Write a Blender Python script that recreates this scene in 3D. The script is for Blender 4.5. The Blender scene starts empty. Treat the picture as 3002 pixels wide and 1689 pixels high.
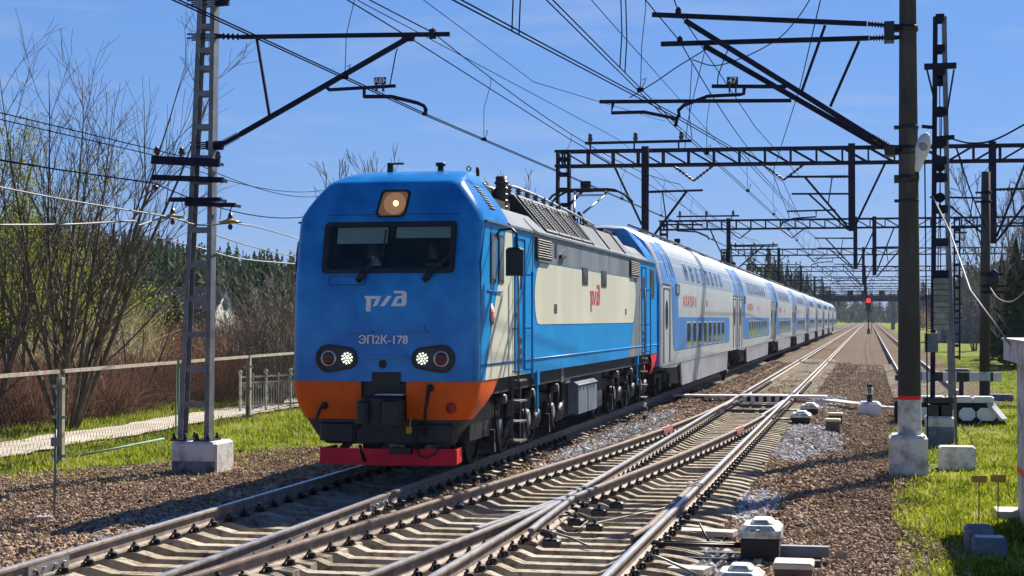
import bpy, math, random
import numpy as np
from mathutils import Vector, Matrix

random.seed(7)
RNG = np.random.default_rng(11)
SC = bpy.context.scene
COL = SC.collection
R = math.radians

# ------------------------------------------------------------------ camera
CAM_H = 2.413
PITCH = math.atan(89.5 / 4900.0)
YAW = math.atan(1047.0 / 4900.0 * math.cos(PITCH))
cam_data = bpy.data.cameras.new("camera")
cam_data.sensor_width = 36.0
cam_data.lens = 36.0 * 4900.0 / 3002.0
cam_data.clip_start = 0.3
cam_data.clip_end = 6000.0
cam = bpy.data.objects.new("camera", cam_data)
COL.objects.link(cam)
cam.location = (0, 0, CAM_H)
cam.rotation_euler = (math.pi / 2 + PITCH, 0, YAW)
SC.camera = cam

# ------------------------------------------------------------------ light
SUN_EL, SUN_AZ = R(40), R(19)          # azimuth from +Y towards +X
world = bpy.data.worlds.new("World")
SC.world = world
world.use_nodes = True
wn, wl = world.node_tree.nodes, world.node_tree.links
for n in list(wn):
    wn.remove(n)
w_out = wn.new("ShaderNodeOutputWorld")
w_bg = wn.new("ShaderNodeBackground")
w_bg.inputs["Strength"].default_value = 0.037
sky = wn.new("ShaderNodeTexSky")
sky.sky_type = "NISHITA"
sky.sun_disc = False
sky.sun_elevation = SUN_EL
sky.sun_rotation = SUN_AZ
sky.air_density = 1.0
sky.dust_density = 0.15
sky.ozone_density = 5.0
hs = wn.new("ShaderNodeHueSaturation")
hs.inputs["Saturation"].default_value = 1.24
tint = wn.new("ShaderNodeMixRGB")
tint.blend_type = "MULTIPLY"
tint.inputs[0].default_value = 1.0
tint.inputs[2].default_value = (0.78, 0.82, 1.20, 1)
# thin high wisps of cloud
tc = wn.new("ShaderNodeTexCoord")
mp = wn.new("ShaderNodeMapping")
mp.inputs["Scale"].default_value = (2.2, 2.2, 16.0)
mp.inputs["Rotation"].default_value = (0, R(9), 0)
cn = wn.new("ShaderNodeTexNoise")
cn.inputs["Scale"].default_value = 2.3
cn.inputs["Detail"].default_value = 7.0
cn.inputs["Roughness"].default_value = 0.6
cr = wn.new("ShaderNodeValToRGB")
cr.color_ramp.elements[0].position = 0.52
cr.color_ramp.elements[0].color = (0, 0, 0, 1)
cr.color_ramp.elements[1].position = 0.80
cr.color_ramp.elements[1].color = (0.30, 0.30, 0.30, 1)
cm = wn.new("ShaderNodeMixRGB")
cm.inputs[2].default_value = (9.5, 10.0, 10.8, 1)
wl.new(sky.outputs[0], hs.inputs["Color"])
wl.new(hs.outputs[0], tint.inputs[1])
wl.new(tc.outputs["Generated"], mp.inputs[0])
wl.new(mp.outputs[0], cn.inputs["Vector"])
wl.new(cn.outputs[0], cr.inputs[0])
wl.new(cr.outputs[0], cm.inputs[0])
even = wn.new("ShaderNodeMixRGB")
even.inputs[2].default_value = (2.9, 6.0, 12.2, 1)
sepd = wn.new("ShaderNodeSeparateXYZ")
wl.new(tc.outputs["Generated"], sepd.inputs[0])
band = wn.new("ShaderNodeMapRange")
band.interpolation_type = "SMOOTHSTEP"
band.inputs[1].default_value = 0.16
band.inputs[2].default_value = 0.48
band.inputs[3].default_value = 0.55
band.inputs[4].default_value = 0.0
wl.new(sepd.outputs[2], band.inputs[0])
wl.new(band.outputs[0], even.inputs[0])
wl.new(tint.outputs[0], even.inputs[1])
wl.new(even.outputs[0], cm.inputs[1])
wl.new(cm.outputs[0], w_bg.inputs["Color"])
wl.new(w_bg.outputs[0], w_out.inputs["Surface"])

sun_data = bpy.data.lights.new("sun", "SUN")
sun_data.energy = 5.0
sun_data.angle = R(0.5)
sun_data.color = (1.0, 0.93, 0.82)
sun = bpy.data.objects.new("sun", sun_data)
COL.objects.link(sun)
to_sun = Vector((math.sin(SUN_AZ) * math.cos(SUN_EL), math.cos(SUN_AZ) * math.cos(SUN_EL), math.sin(SUN_EL)))
sun.rotation_euler = to_sun.to_track_quat("Z", "Y").to_euler()

SC.view_settings.view_transform = "Standard"
SC.view_settings.look = "None"
SC.view_settings.gamma = 1.0
SC.view_settings.exposure = 1.0
SC.cycles.use_denoising = True
SC.cycles.max_bounces = 5
SC.cycles.diffuse_bounces = 2
SC.cycles.glossy_bounces = 3
SC.cycles.transmission_bounces = 4
SC.cycles.transparent_max_bounces = 8

# ------------------------------------------------------------------ measuring: a photo pixel and a known plane give a place
_F = np.array([-math.sin(YAW) * math.cos(PITCH), math.cos(YAW) * math.cos(PITCH), math.sin(PITCH)])
_R = np.array([math.cos(YAW), math.sin(YAW), 0.0])
_U = np.cross(_R, _F)
_C = np.array([0, 0, CAM_H])
K = 3002.0 / 2575.0

def _ray(u, v):
    return _F * 4900.0 + _R * (u * K - 1501.0) - _U * (v * K - 844.5)

def at_y(u, v, y):
    r = _ray(u, v); return Vector(_C + r * (y / r[1]))

def at_x(u, v, x):
    r = _ray(u, v); return Vector(_C + r * (x / r[0]))

def at_z(u, v, z):
    r = _ray(u, v); return Vector(_C + r * ((z - CAM_H) / r[2]))

# ------------------------------------------------------------------ mesh helpers
def perp(d):
    d = d.normalized()
    a = Vector((0, 0, 1)) if abs(d.z) < 0.9 else Vector((1, 0, 0))
    u = d.cross(a).normalized()
    return u, d.cross(u).normalized()

class MB:
    def __init__(self, off=(0, 0, 0)):
        self.v, self.f, self.m, self.s = [], [], [], []
        self.o = Vector(off)

    def add(self, vs, fs, mat=0, smooth=False):
        b = len(self.v)
        o = self.o
        for p in vs:
            self.v.append((p[0] + o.x, p[1] + o.y, p[2] + o.z))
        for f in fs:
            self.f.append(tuple(i + b for i in f)); self.m.append(mat); self.s.append(smooth)
        return self

    def box(self, x0, x1, y0, y1, z0, z1, mat=0):
        vs = [(x0, y0, z0), (x1, y0, z0), (x1, y1, z0), (x0, y1, z0), (x0, y0, z1), (x1, y0, z1), (x1, y1, z1), (x0, y1, z1)]
        return self.add(vs, [(0, 3, 2, 1), (4, 5, 6, 7), (0, 1, 5, 4), (1, 2, 6, 5), (2, 3, 7, 6), (3, 0, 4, 7)], mat)

    def cbox(self, x0, x1, y0, y1, z0, z1, c=0.02, mat=0):
        """box with its upright and top edges cut off"""
        pl = [(x0 + c, y0), (x1 - c, y0), (x1, y0 + c), (x1, y1 - c), (x1 - c, y1), (x0 + c, y1), (x0, y1 - c), (x0, y0 + c)]
        pi = [(x0 + 2 * c, y0 + c), (x1 - 2 * c, y0 + c), (x1 - c, y0 + 2 * c), (x1 - c, y1 - 2 * c), (x1 - 2 * c, y1 - c), (x0 + 2 * c, y1 - c), (x0 + c, y1 - 2 * c), (x0 + c, y0 + 2 * c)]
        vs = [(a, b, z0) for a, b in pl] + [(a, b, z1 - c) for a, b in pl] + [(a, b, z1) for a, b in pi]
        fs = [tuple(range(7, -1, -1)), tuple(range(16, 24))]
        for k in range(2):
            for i in range(8):
                j = (i + 1) % 8
                fs.append((8 * k + i, 8 * k + j, 8 * k + 8 + j, 8 * k + 8 + i))
        return self.add(vs, fs, mat)

    def bar(self, p, q, w, h, mat=0, up=None):
        p, q = Vector(p), Vector(q)
        d = (q - p)
        if d.length < 1e-6:
            return self
        d.normalize()
        upv = Vector(up) if up else (Vector((0, 0, 1)) if abs(d.z) < 0.95 else Vector((0, 1, 0)))
        s = d.cross(upv).normalized()
        t = s.cross(d).normalized()
        vs = []
        for c in (p, q):
            for a, b in ((-1, -1), (1, -1), (1, 1), (-1, 1)):
                vs.append(c + s * (a * w / 2) + t * (b * h / 2))
        return self.add(vs, [(0, 3, 2, 1), (4, 5, 6, 7), (0, 1, 5, 4), (1, 2, 6, 5), (2, 3, 7, 6), (3, 0, 4, 7)], mat)

    def tube(self, p, q, r, r2=None, n=8, mat=0, caps=True):
        p, q = Vector(p), Vector(q)
        r2 = r if r2 is None else r2
        d = q - p
        if d.length < 1e-6:
            return self
        u, w = perp(d)
        vs = []
        for c, rr in ((p, r), (q, r2)):
            for i in range(n):
                a = 2 * math.pi * i / n
                vs.append(c + u * (rr * math.cos(a)) + w * (rr * math.sin(a)))
        fs = [(i, (i + 1) % n, n + (i + 1) % n, n + i) for i in range(n)]
        b = len(self.v)
        self.add(vs, fs, mat, n > 5)
        if caps:
            self.add([], [], mat)
            self.f.append(tuple(b + i for i in range(n - 1, -1, -1))); self.m.append(mat); self.s.append(False)
            self.f.append(tuple(b + n + i for i in range(n))); self.m.append(mat); self.s.append(False)
        return self

    def path(self, pts, r, n=5, mat=0, r2=None):
        pts = [Vector(p) for p in pts]
        L = len(pts)
        if L < 2:
            return self
        r2 = r if r2 is None else r2
        vs, fs = [], []
        u = None
        for i, p in enumerate(pts):
            d = (pts[min(i + 1, L - 1)] - pts[max(i - 1, 0)])
            if d.length < 1e-9:
                d = Vector((0, 0, 1))
            d.normalize()
            if u is None:
                u, w = perp(d)
            else:
                u = (u - d * u.dot(d))
                u = u.normalized() if u.length > 1e-6 else perp(d)[0]
                w = d.cross(u)
            rr = r + (r2 - r) * i / (L - 1)
            for k in range(n):
                a = 2 * math.pi * k / n
                vs.append(p + u * (rr * math.cos(a)) + w * (rr * math.sin(a)))
        for i in range(L - 1):
            for k in range(n):
                k2 = (k + 1) % n
                fs.append((i * n + k, i * n + k2, (i + 1) * n + k2, (i + 1) * n + k))
        fs.append(tuple(range(n - 1, -1, -1)))
        fs.append(tuple((L - 1) * n + k for k in range(n)))
        return self.add(vs, fs, mat, True)

    def lathe(self, p, axis, prof, n=12, mat=0):
        """prof: (distance along axis, radius)"""
        p, d = Vector(p), Vector(axis).normalized()
        u, w = perp(d)
        vs = []
        for t, rr in prof:
            for i in range(n):
                a = 2 * math.pi * i / n
                vs.append(p + d * t + u * (rr * math.cos(a)) + w * (rr * math.sin(a)))
        fs = []
        for k in range(len(prof) - 1):
            for i in range(n):
                j = (i + 1) % n
                fs.append((k * n + i, k * n + j, (k + 1) * n + j, (k + 1) * n + i))
        fs.append(tuple(range(n - 1, -1, -1)))
        fs.append(tuple((len(prof) - 1) * n + i for i in range(n)))
        return self.add(vs, fs, mat, True)

    def prism(self, pts, o, ex, ey, t, mat=0):
        """flat outline pts (u, v) in the plane o, ex, ey, pushed out by t along ex x ey"""
        o, ex, ey = Vector(o), Vector(ex), Vector(ey)
        nrm = ex.cross(ey).normalized() * t
        n = len(pts)
        A = [o + ex * a + ey * b for a, b in pts]
        vs = A + [p + nrm for p in A]
        area = sum(pts[i][0] * pts[(i + 1) % n][1] - pts[(i + 1) % n][0] * pts[i][1] for i in range(n))
        fs = [tuple(range(n - 1, -1, -1)), tuple(range(n, 2 * n))] + [(i, (i + 1) % n, n + (i + 1) % n, n + i) for i in range(n)]
        if (area < 0) != (t < 0):
            fs = [tuple(reversed(f)) for f in fs]
        return self.add(vs, fs, mat)

    def ball(self, c, r, n=10, mat=0, sx=1, sy=1, sz=1):
        vs, fs = [], []
        m = n // 2
        for j in range(m + 1):
            th = math.pi * j / m
            for i in range(n):
                a = 2 * math.pi * i / n
                vs.append((c[0] + r * sx * math.sin(th) * math.cos(a), c[1] + r * sy * math.sin(th) * math.sin(a), c[2] + r * sz * math.cos(th)))
        for j in range(m):
            for i in range(n):
                k = (i + 1) % n
                fs.append((j * n + i, (j + 1) * n + i, (j + 1) * n + k, j * n + k))
        return self.add(vs, fs, mat, True)

    def build(self, name, mats, parent=None, label=None, cat=None, group=None, kind=None, sharp=None):
        if not isinstance(mats, (list, tuple)):
            mats = [mats]
        me = bpy.data.meshes.new(name)
        off = BASE.get(parent.name, Vector((0, 0, 0))) if parent else Vector((0, 0, 0))
        vs = [(a - off.x, b - off.y, c - off.z) for a, b, c in self.v]
        me.from_pydata(vs, [], self.f)
        for m in mats:
            me.materials.append(m)
        me.polygons.foreach_set("material_index", self.m)
        me.polygons.foreach_set("use_smooth", self.s)
        me.update()
        if sharp is not None:
            me.set_sharp_from_angle(angle=R(sharp))
        o = bpy.data.objects.new(name, me)
        COL.objects.link(o)
        if parent:
            o.parent = parent
            BASE[o.name] = off
        return tag(o, label, cat, group, kind)

BASE = {}

def tag(o, label=None, cat=None, group=None, kind=None):
    if label: o["label"] = label
    if cat: o["category"] = cat
    if group: o["group"] = group
    if kind: o["kind"] = kind
    return o

def thing(name, label, cat, loc=(0, 0, 0), group=None):
    o = bpy.data.objects.new(name, None)
    o.empty_display_size = 0.2
    COL.objects.link(o)
    o.location = loc
    BASE[o.name] = Vector(loc)
    return tag(o, label, cat, group)

KIDS = {}
def copy_tree(o, parent=None):
    c = o.copy()
    COL.objects.link(c)
    if parent:
        c.parent = parent
    for ch in kids(o):
        copy_tree(ch, c)
    return c

def kids(o):
    return [x for x in bpy.data.objects if x.parent is o]

def mesh_np(name, verts, faces_flat, nper, mats, tone=None, smooth=False, **kw):
    """big meshes straight from arrays; every face has nper corners; tone = per-vertex value 0..1"""
    me = bpy.data.meshes.new(name)
    nv = len(verts); nf = len(faces_flat) // nper
    me.vertices.add(nv)
    me.vertices.foreach_set("co", np.asarray(verts, dtype=np.float32).ravel())
    me.loops.add(nf * nper)
    me.loops.foreach_set("vertex_index", np.asarray(faces_flat, dtype=np.int32))
    me.polygons.add(nf)
    me.polygons.foreach_set("loop_start", np.arange(0, nf * nper, nper, dtype=np.int32))
    me.polygons.foreach_set("use_smooth", np.full(nf, smooth, dtype=bool))
    for m in (mats if isinstance(mats, (list, tuple)) else [mats]):
        me.materials.append(m)
    if tone is not None:
        a = me.attributes.new("tone", "FLOAT", "POINT")
        a.data.foreach_set("value", np.asarray(tone, dtype=np.float32))
    me.update(calc_edges=True)
    me.validate()
    o = bpy.data.objects.new(name, me)
    COL.objects.link(o)
    p = kw.pop("parent", None)
    if p:
        o.parent = p
        off = BASE.get(p.name, Vector((0, 0, 0)))
        o.location = (-off.x, -off.y, -off.z)
    return tag(o, **kw)

def text_mb(mb, s, o, ex, ey, size, t=0.004, mat=0, align="CENTER", squeeze=1.0, spacing=1.0, bold=0.0):
    """letters as real mesh; o = middle (or left) of the baseline"""
    cu = bpy.data.curves.new("lettering", "FONT")
    cu.body = s; cu.size = 1.0; cu.align_x = align; cu.space_character = spacing
    cu.offset = bold
    cu.resolution_u = 4
    ob = bpy.data.objects.new("lettering", cu)
    COL.objects.link(ob)
    me = bpy.data.meshes.new_from_object(ob.evaluated_get(bpy.context.evaluated_depsgraph_get()))
    o, ex, ey = Vector(o), Vector(ex), Vector(ey)
    n = ex.cross(ey).normalized() * t
    vs = [o + ex * (v.co.x * size * squeeze) + ey * (v.co.y * size) + n for v in me.vertices]
    mb.add(vs, [tuple(p.vertices) for p in me.polygons], mat)
    bpy.data.objects.remove(ob)
    bpy.data.curves.remove(cu)
    bpy.data.meshes.remove(me)

# ------------------------------------------------------------------ materials
def nodes_of(name):
    m = bpy.data.materials.new(name)
    m.use_nodes = True
    nt = m.node_tree
    b = nt.nodes["Principled BSDF"]
    return m, nt, b

def pm(name, col, rough=0.6, metal=0.0, var=0.15, scale=3.0, bump=0.0, bscale=None, col2=None, lo=0.42, hi=0.62, spec=0.5, stretch=(1, 1, 1), coat=0.0):
    m, nt, b = nodes_of(name)
    N, Lk = nt.nodes, nt.links
    tcn = N.new("ShaderNodeTexCoord")
    mpn = N.new("ShaderNodeMapping")
    mpn.inputs["Scale"].default_value = stretch
    ns = N.new("ShaderNodeTexNoise")
    ns.inputs["Scale"].default_value = scale
    ns.inputs["Detail"].default_value = 6
    ns.inputs["Roughness"].default_value = 0.62
    rp = N.new("ShaderNodeValToRGB")
    c2 = col2 if col2 else tuple(max(0, c * (1 - var)) for c in col)
    c1 = col if col2 else tuple(min(1, c * (1 + var * 0.6)) for c in col)
    rp.color_ramp.elements[0].position = lo
    rp.color_ramp.elements[1].position = hi
    rp.color_ramp.elements[0].color = (*c2, 1)
    rp.color_ramp.elements[1].color = (*c1, 1)
    Lk.new(tcn.outputs["Object"], mpn.inputs[0])
    Lk.new(mpn.outputs[0], ns.inputs["Vector"])
    Lk.new(ns.outputs[0], rp.inputs[0])
    Lk.new(rp.outputs[0], b.inputs["Base Color"])
    b.inputs["Roughness"].default_value = rough
    b.inputs["Metallic"].default_value = metal
    b.inputs["Specular IOR Level"].default_value = spec
    if coat:
        b.inputs["Coat Weight"].default_value = coat
        b.inputs["Coat Roughness"].default_value = 0.12
    if bump:
        bn = N.new("ShaderNodeBump")
        bn.inputs["Strength"].default_value = bump
        bn.inputs["Distance"].default_value = 0.02
        n2 = N.new("ShaderNodeTexNoise")
        n2.inputs["Scale"].default_value = bscale or scale * 6
        n2.inputs["Detail"].default_value = 5
        Lk.new(mpn.outputs[0], n2.inputs["Vector"])
        Lk.new(n2.outputs[0], bn.inputs["Height"])
        Lk.new(bn.outputs[0], b.inputs["Normal"])
    return m

def tone_mat(name, ramp, rough=0.9, spec=0.2, trans=0.0):
    """colour picked by the mesh's own per-piece 'tone' value"""
    m, nt, b = nodes_of(name)
    at = nt.nodes.new("ShaderNodeAttribute")
    at.attribute_name = "tone"
    rp = nt.nodes.new("ShaderNodeValToRGB")
    els = rp.color_ramp.elements
    while len(els) < len(ramp):
        els.new(0.5)
    for e, (p, c) in zip(els, ramp):
        e.position = p; e.color = (*c, 1)
    nt.links.new(at.outputs["Fac"], rp.inputs[0])
    nt.links.new(rp.outputs[0], b.inputs["Base Color"])
    b.inputs["Roughness"].default_value = rough
    b.inputs["Specular IOR Level"].default_value = spec
    if trans:
        tr = nt.nodes.new("ShaderNodeBsdfTranslucent")
        mx = nt.nodes.new("ShaderNodeMixShader")
        mx.inputs[0].default_value = trans
        nt.links.new(rp.outputs[0], tr.inputs["Color"])
        nt.links.new(b.outputs[0], mx.inputs[1])
        nt.links.new(tr.outputs[0], mx.inputs[2])
        nt.links.new(mx.outputs[0], nt.nodes["Material Output"].inputs["Surface"])
    return m

def glow(name, col, strength):
    m, nt, b = nodes_of(name)
    b.inputs["Base Color"].default_value = (0.02, 0.02, 0.02, 1)
    b.inputs["Specular IOR Level"].default_value = 0.0
    b.inputs["Emission Color"].default_value = (*col, 1)
    b.inputs["Emission Strength"].default_value = strength
    return m

def glass(name, tint, rough=0.02, trans=0.55):
    m, nt, b = nodes_of(name)
    b.inputs["Base Color"].default_value = (*tint, 1)
    b.inputs["Roughness"].default_value = rough
    b.inputs["Specular IOR Level"].default_value = 0.6
    tr = nt.nodes.new("ShaderNodeBsdfTransparent")
    tr.inputs["Color"].default_value = (0.75, 0.85, 0.85, 1)
    mx = nt.nodes.new("ShaderNodeMixShader")
    mx.inputs[0].default_value = trans
    nt.links.new(b.outputs[0], mx.inputs[1])
    nt.links.new(tr.outputs[0], mx.inputs[2])
    nt.links.new(mx.outputs[0], nt.nodes["Material Output"].inputs["Surface"])
    return m

M = {}
M["blue"] = pm("blue_paint", (0.012, 0.26, 0.66), 0.19, 0, 0.12, 1.7, spec=0.5, col2=(0.001, 0.16, 0.51), lo=0.40, hi=0.62)
M["blue_side"] = pm("bright_blue_paint", (0.0, 0.29, 0.70), 0.38, 0, 0.08, 1.1, spec=0.15)
M["cream"] = pm("cream_paint", (0.70, 0.69, 0.55), 0.45, 0, 0.08, 0.9, spec=0.2, stretch=(1, 1, 0.35))
M["grey_band"] = pm("grey_paint", (0.19, 0.21, 0.25), 0.5, 0, 0.30, 1.6, stretch=(1, 1.3, 0.12))
M["roof_grey"] = pm("pale_grey_paint", (0.15, 0.18, 0.225), 0.72, 0, 0.2, 1.2, spec=0.12)
M["orange"] = pm("orange_paint", (0.98, 0.125, 0.004), 0.42, 0, 0.12, 2.2, spec=0.2)
M["red"] = pm("red_paint", (0.95, 0.022, 0.035), 0.42, 0, 0.14, 2.0, spec=0.2)
M["dark"] = pm("dark_underframe", (0.010, 0.010, 0.011), 0.7, 0, 0.4, 4.0)
M["black"] = pm("black_paint", (0.010, 0.010, 0.012), 0.45, 0, 0.3, 3.0)
M["apron"] = pm("dark_grey_paint", (0.035, 0.045, 0.055), 0.5, 0, 0.3, 3.0)
M["rubber"] = pm("black_rubber", (0.012, 0.012, 0.013), 0.6, 0, 0.2, 3.0)
M["brown_grille"] = pm("brown_grille", (0.035, 0.022, 0.018), 0.55, 0, 0.3, 4.0)
M["steel"] = pm("worn_steel", (0.42, 0.42, 0.42), 0.35, 0.75, 0.2, 5.0)
M["white"] = pm("white_paint", (0.80, 0.80, 0.78), 0.5, 0, 0.08, 2.0)
M["coach_white"] = pm("coach_white_paint", (0.50, 0.53, 0.53), 0.35, 0, 0.08, 0.8, stretch=(1, 1, 0.3))
M["coach_blue"] = pm("coach_light_blue", (0.06, 0.24, 0.62), 0.35, 0, 0.08, 0.8)
M["coach_grey"] = pm("coach_light_grey", (0.29, 0.35, 0.42), 0.35, 0, 0.08, 0.8)
M["coach_skirt"] = pm("coach_skirt_grey", (0.35, 0.36, 0.39), 0.45, 0, 0.15, 0.8)
M["coach_pane"] = pm("coach_window_glass", (0.05, 0.075, 0.08), 0.06, 0, 0.3, 0.5, spec=0.8)
M["pane"] = pm("dark_window_glass", (0.10, 0.13, 0.13), 0.08, 0, 0.3, 1.0, spec=0.8)
M["glass"] = glass("windscreen_glass", (0.012, 0.03, 0.035), 0.02, 0.55)
M["dim_steel"] = pm("dull_bogie_steel", (0.10, 0.10, 0.10), 0.6, 0.2, 0.3, 4.0)
M["text_red"] = pm("red_lettering", (0.60, 0.03, 0.05), 0.5, 0, 0.05)
M["text_white"] = pm("white_lettering", (0.80, 0.80, 0.80), 0.5, 0, 0.05)
M["red_lens"] = pm("unlit_red_lens", (0.10, 0.012, 0.008), 0.12, 0, 0.2)
M["led"] = glow("lit_led", (1.0, 1.0, 0.82), 1.1)
M["bulb"] = glow("lit_headlamp_bulb", (1.0, 0.70, 0.35), 3.0)
M["reflector"] = glow("warm_lit_reflector", (0.62, 0.33, 0.19), 0.22)
M["lamp_bed"] = glow("dim_lamp_bed", (0.30, 0.17, 0.11), 0.20)
M["hivis"] = pm("high_visibility_yellow", (0.35, 0.75, 0.05), 0.7, 0, 0.1)
M["signal_red"] = glow("lit_red_signal", (1.0, 0.01, 0.015), 2.2)
M["concrete"] = pm("weathered_concrete", (0.30, 0.30, 0.28), 0.85, 0, 0.35, 2.5, 0.4, 30)
M["pole_concrete"] = pm("dark_pole_concrete", (0.062, 0.056, 0.048), 0.85, 0, 0.35, 2.2, 0.3, 30, stretch=(1, 1, 0.3))
M["whitewash"] = pm("whitewashed_concrete", (0.62, 0.62, 0.62), 0.85, 0, 0, 3.2, 0.4, 24, col2=(0.30, 0.29, 0.27), lo=0.36, hi=0.52)
M["mast_grey"] = pm("galvanised_mast_paint", (0.17, 0.18, 0.20), 0.5, 0.1, 0.25, 3.0)
M["mast_dark"] = pm("dark_structure_paint", (0.018, 0.019, 0.045), 0.75, 0, 0.3, 2.0, spec=0.1)
M["wire"] = pm("dark_wire", (0.012, 0.013, 0.03), 0.9, 0, 0.2, 2.0, spec=0.0)
M["wire_pale"] = pm("pale_cable", (0.20, 0.20, 0.20), 0.5, 0.1, 0.2, 2.0)
M["ceramic"] = pm("brown_ceramic", (0.09, 0.045, 0.04), 0.3, 0, 0.2, 2.0)
M["ceramic_tan"] = pm("tan_glass_insulator", (0.48, 0.30, 0.12), 0.25, 0, 0.2, 2.0)
M["rail_top"] = pm("polished_rail_head", (0.62, 0.64, 0.68), 0.30, 0.6, 0.15, 3.0)
M["rail_rust"] = pm("rusty_rail_head", (0.20, 0.13, 0.095), 0.55, 0.3, 0.3, 6.0)
M["rail_side"] = pm("rusty_rail_web", (0.27, 0.21, 0.165), 0.75, 0.1, 0.3, 6.0)
M["sleeper_plain"] = pm("sleeper_concrete", (0.56, 0.50, 0.41), 0.85, 0, 0.22, 3.5, 0.35, 40)
M["fasten"] = pm("oily_fastening_steel", (0.035, 0.032, 0.030), 0.5, 0.3, 0.3, 6.0)
M["pink"] = pm("faded_red_marking", (0.55, 0.16, 0.15), 0.6, 0, 0.2)
M["wood_pale"] = pm("pale_planks", (0.55, 0.52, 0.46), 0.85, 0, 0.2, 3.0, 0.3, 30, stretch=(0.4, 3, 3))
M["box_white"] = pm("dirty_white_cover", (0.62, 0.65, 0.60), 0.6, 0, 0.0, 5.0, 0.3, 30, col2=(0.26, 0.27, 0.22), lo=0.36, hi=0.54)
M["box_tan"] = pm("tan_painted_metal", (0.52, 0.46, 0.34), 0.6, 0, 0.15, 3.0)
M["fence_pale"] = pm("pale_worn_wood", (0.40, 0.36, 0.29), 0.85, 0, 0.25, 5.0)
M["fence_green"] = pm("faded_green_paint", (0.12, 0.22, 0.17), 0.7, 0, 0.3, 3.0)
M["yellow"] = pm("yellow_paint", (0.60, 0.34, 0.03), 0.6, 0, 0.15)
M["blue_grey"] = pm("blue_grey_block", (0.16, 0.20, 0.24), 0.8, 0, 0.25, 4.0)
M["tan_roof"] = pm("tan_flat_roof", (0.52, 0.43, 0.34), 0.8, 0, 0.15, 3.0)
M["far_fence"] = pm("dark_green_boards", (0.035, 0.055, 0.05), 0.8, 0, 0.3, 2.0)
M["bark"] = pm("grey_brown_bark", (0.13, 0.10, 0.075), 0.9, 0, 0.35, 6.0)
M["bark_pale"] = pm("pale_grey_bark", (0.24, 0.20, 0.16), 0.9, 0, 0.35, 6.0)
M["house_white"] = pm("white_boards", (0.75, 0.75, 0.72), 0.7, 0, 0.12, 2.0)
M["roof_shaded_wall"] = pm("dark_roof_and_shaded_wall", (0.03, 0.032, 0.04), 0.6, 0, 0.2, 2.0)
M["pane_ws"] = glass("windscreen_pane", (0.010, 0.03, 0.035), 0.03, 0.62)
M["blind"] = pm("pale_green_blind", (0.70, 0.82, 0.78), 0.7, 0, 0.15, 2.0)
M["cab_wall"] = pm("cab_interior", (0.045, 0.06, 0.06), 0.8, 0, 0.3, 2.0)
M["skin"] = pm("skin", (0.50, 0.30, 0.22), 0.6, 0, 0.05)
M["uniform"] = pm("dark_uniform", (0.03, 0.04, 0.07), 0.8, 0, 0.2)
M["hair"] = pm("dark_hair", (0.03, 0.02, 0.015), 0.7, 0, 0.2)

def sleeper_mat():
    m, nt, b = nodes_of("stained_sleeper_concrete")
    N, L = nt.nodes, nt.links
    geo = N.new("ShaderNodeNewGeometry")
    oi = N.new("ShaderNodeObjectInfo")
    def noise(sc, d=6):
        n = N.new("ShaderNodeTexNoise"); n.inputs["Scale"].default_value = sc; n.inputs["Detail"].default_value = d; n.inputs["Roughness"].default_value = 0.65
        L.new(geo.outputs["Position"], n.inputs["Vector"]); return n.outputs[0]
    def ramp(src, p0, c0, p1, c1):
        r = N.new("ShaderNodeValToRGB"); e = r.color_ramp.elements
        e[0].position = p0; e[1].position = p1; e[0].color = (*c0, 1); e[1].color = (*c1, 1)
        L.new(src, r.inputs[0]); return r.outputs[0]
    def mul(a, c, f=1.0):
        x = N.new("ShaderNodeMixRGB"); x.blend_type = "MULTIPLY"; x.inputs[0].default_value = f
        L.new(a, x.inputs[1]); L.new(c, x.inputs[2]); return x.outputs[0]
    base = ramp(noise(1.4), 0.32, (0.28, 0.235, 0.175), 0.66, (0.60, 0.54, 0.43))
    stain = ramp(noise(7.0), 0.38, (0.36, 0.29, 0.22), 0.50, (1, 1, 1))
    each = ramp(oi.outputs["Random"], 0.0, (0.72, 0.69, 0.66), 1.0, (1.0, 1.0, 1.0))
    L.new(mul(mul(base, stain, 0.8), each), b.inputs["Base Color"])
    b.inputs["Roughness"].default_value = 0.9; b.inputs["Specular IOR Level"].default_value = 0.15
    bn = N.new("ShaderNodeBump"); bn.inputs["Strength"].default_value = 0.5; bn.inputs["Distance"].default_value = 0.015
    L.new(noise(45), bn.inputs["Height"]); L.new(bn.outputs[0], b.inputs["Normal"])
    return m
M["sleeper"] = sleeper_mat()
# ================================================================== SETTING: ground
T1, T2, T3 = -7.15, -3.24, 2.15      # track centre lines
RZ1, RZ2 = 0.07, 0.0                 # rail-top levels
GZ = -0.30                           # ballast / ground level round the tracks
HG = 0.798                           # half distance between rail heads

def smooth_noise(x, y, s, seed):
    rs = np.random.default_rng(seed)
    out = np.zeros_like(x)
    for k in range(5):
        a = rs.uniform(0, 2 * np.pi); f = s * rs.uniform(0.6, 1.9); ph = rs.uniform(0, 6.28)
        out += np.sin((x * np.cos(a) + y * np.sin(a)) * f + ph)
    return out / 5.0

def turnout_left(y):
    """x of the left ends of the turnout's sleepers"""
    t = np.clip(51.5 - np.asarray(y, float), 0, None)
    o = np.where(t < 24, 0.0019 * t * t, 1.094 + 0.0912 * (t - 24))
    return -4.04 - o - 0.56

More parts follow.
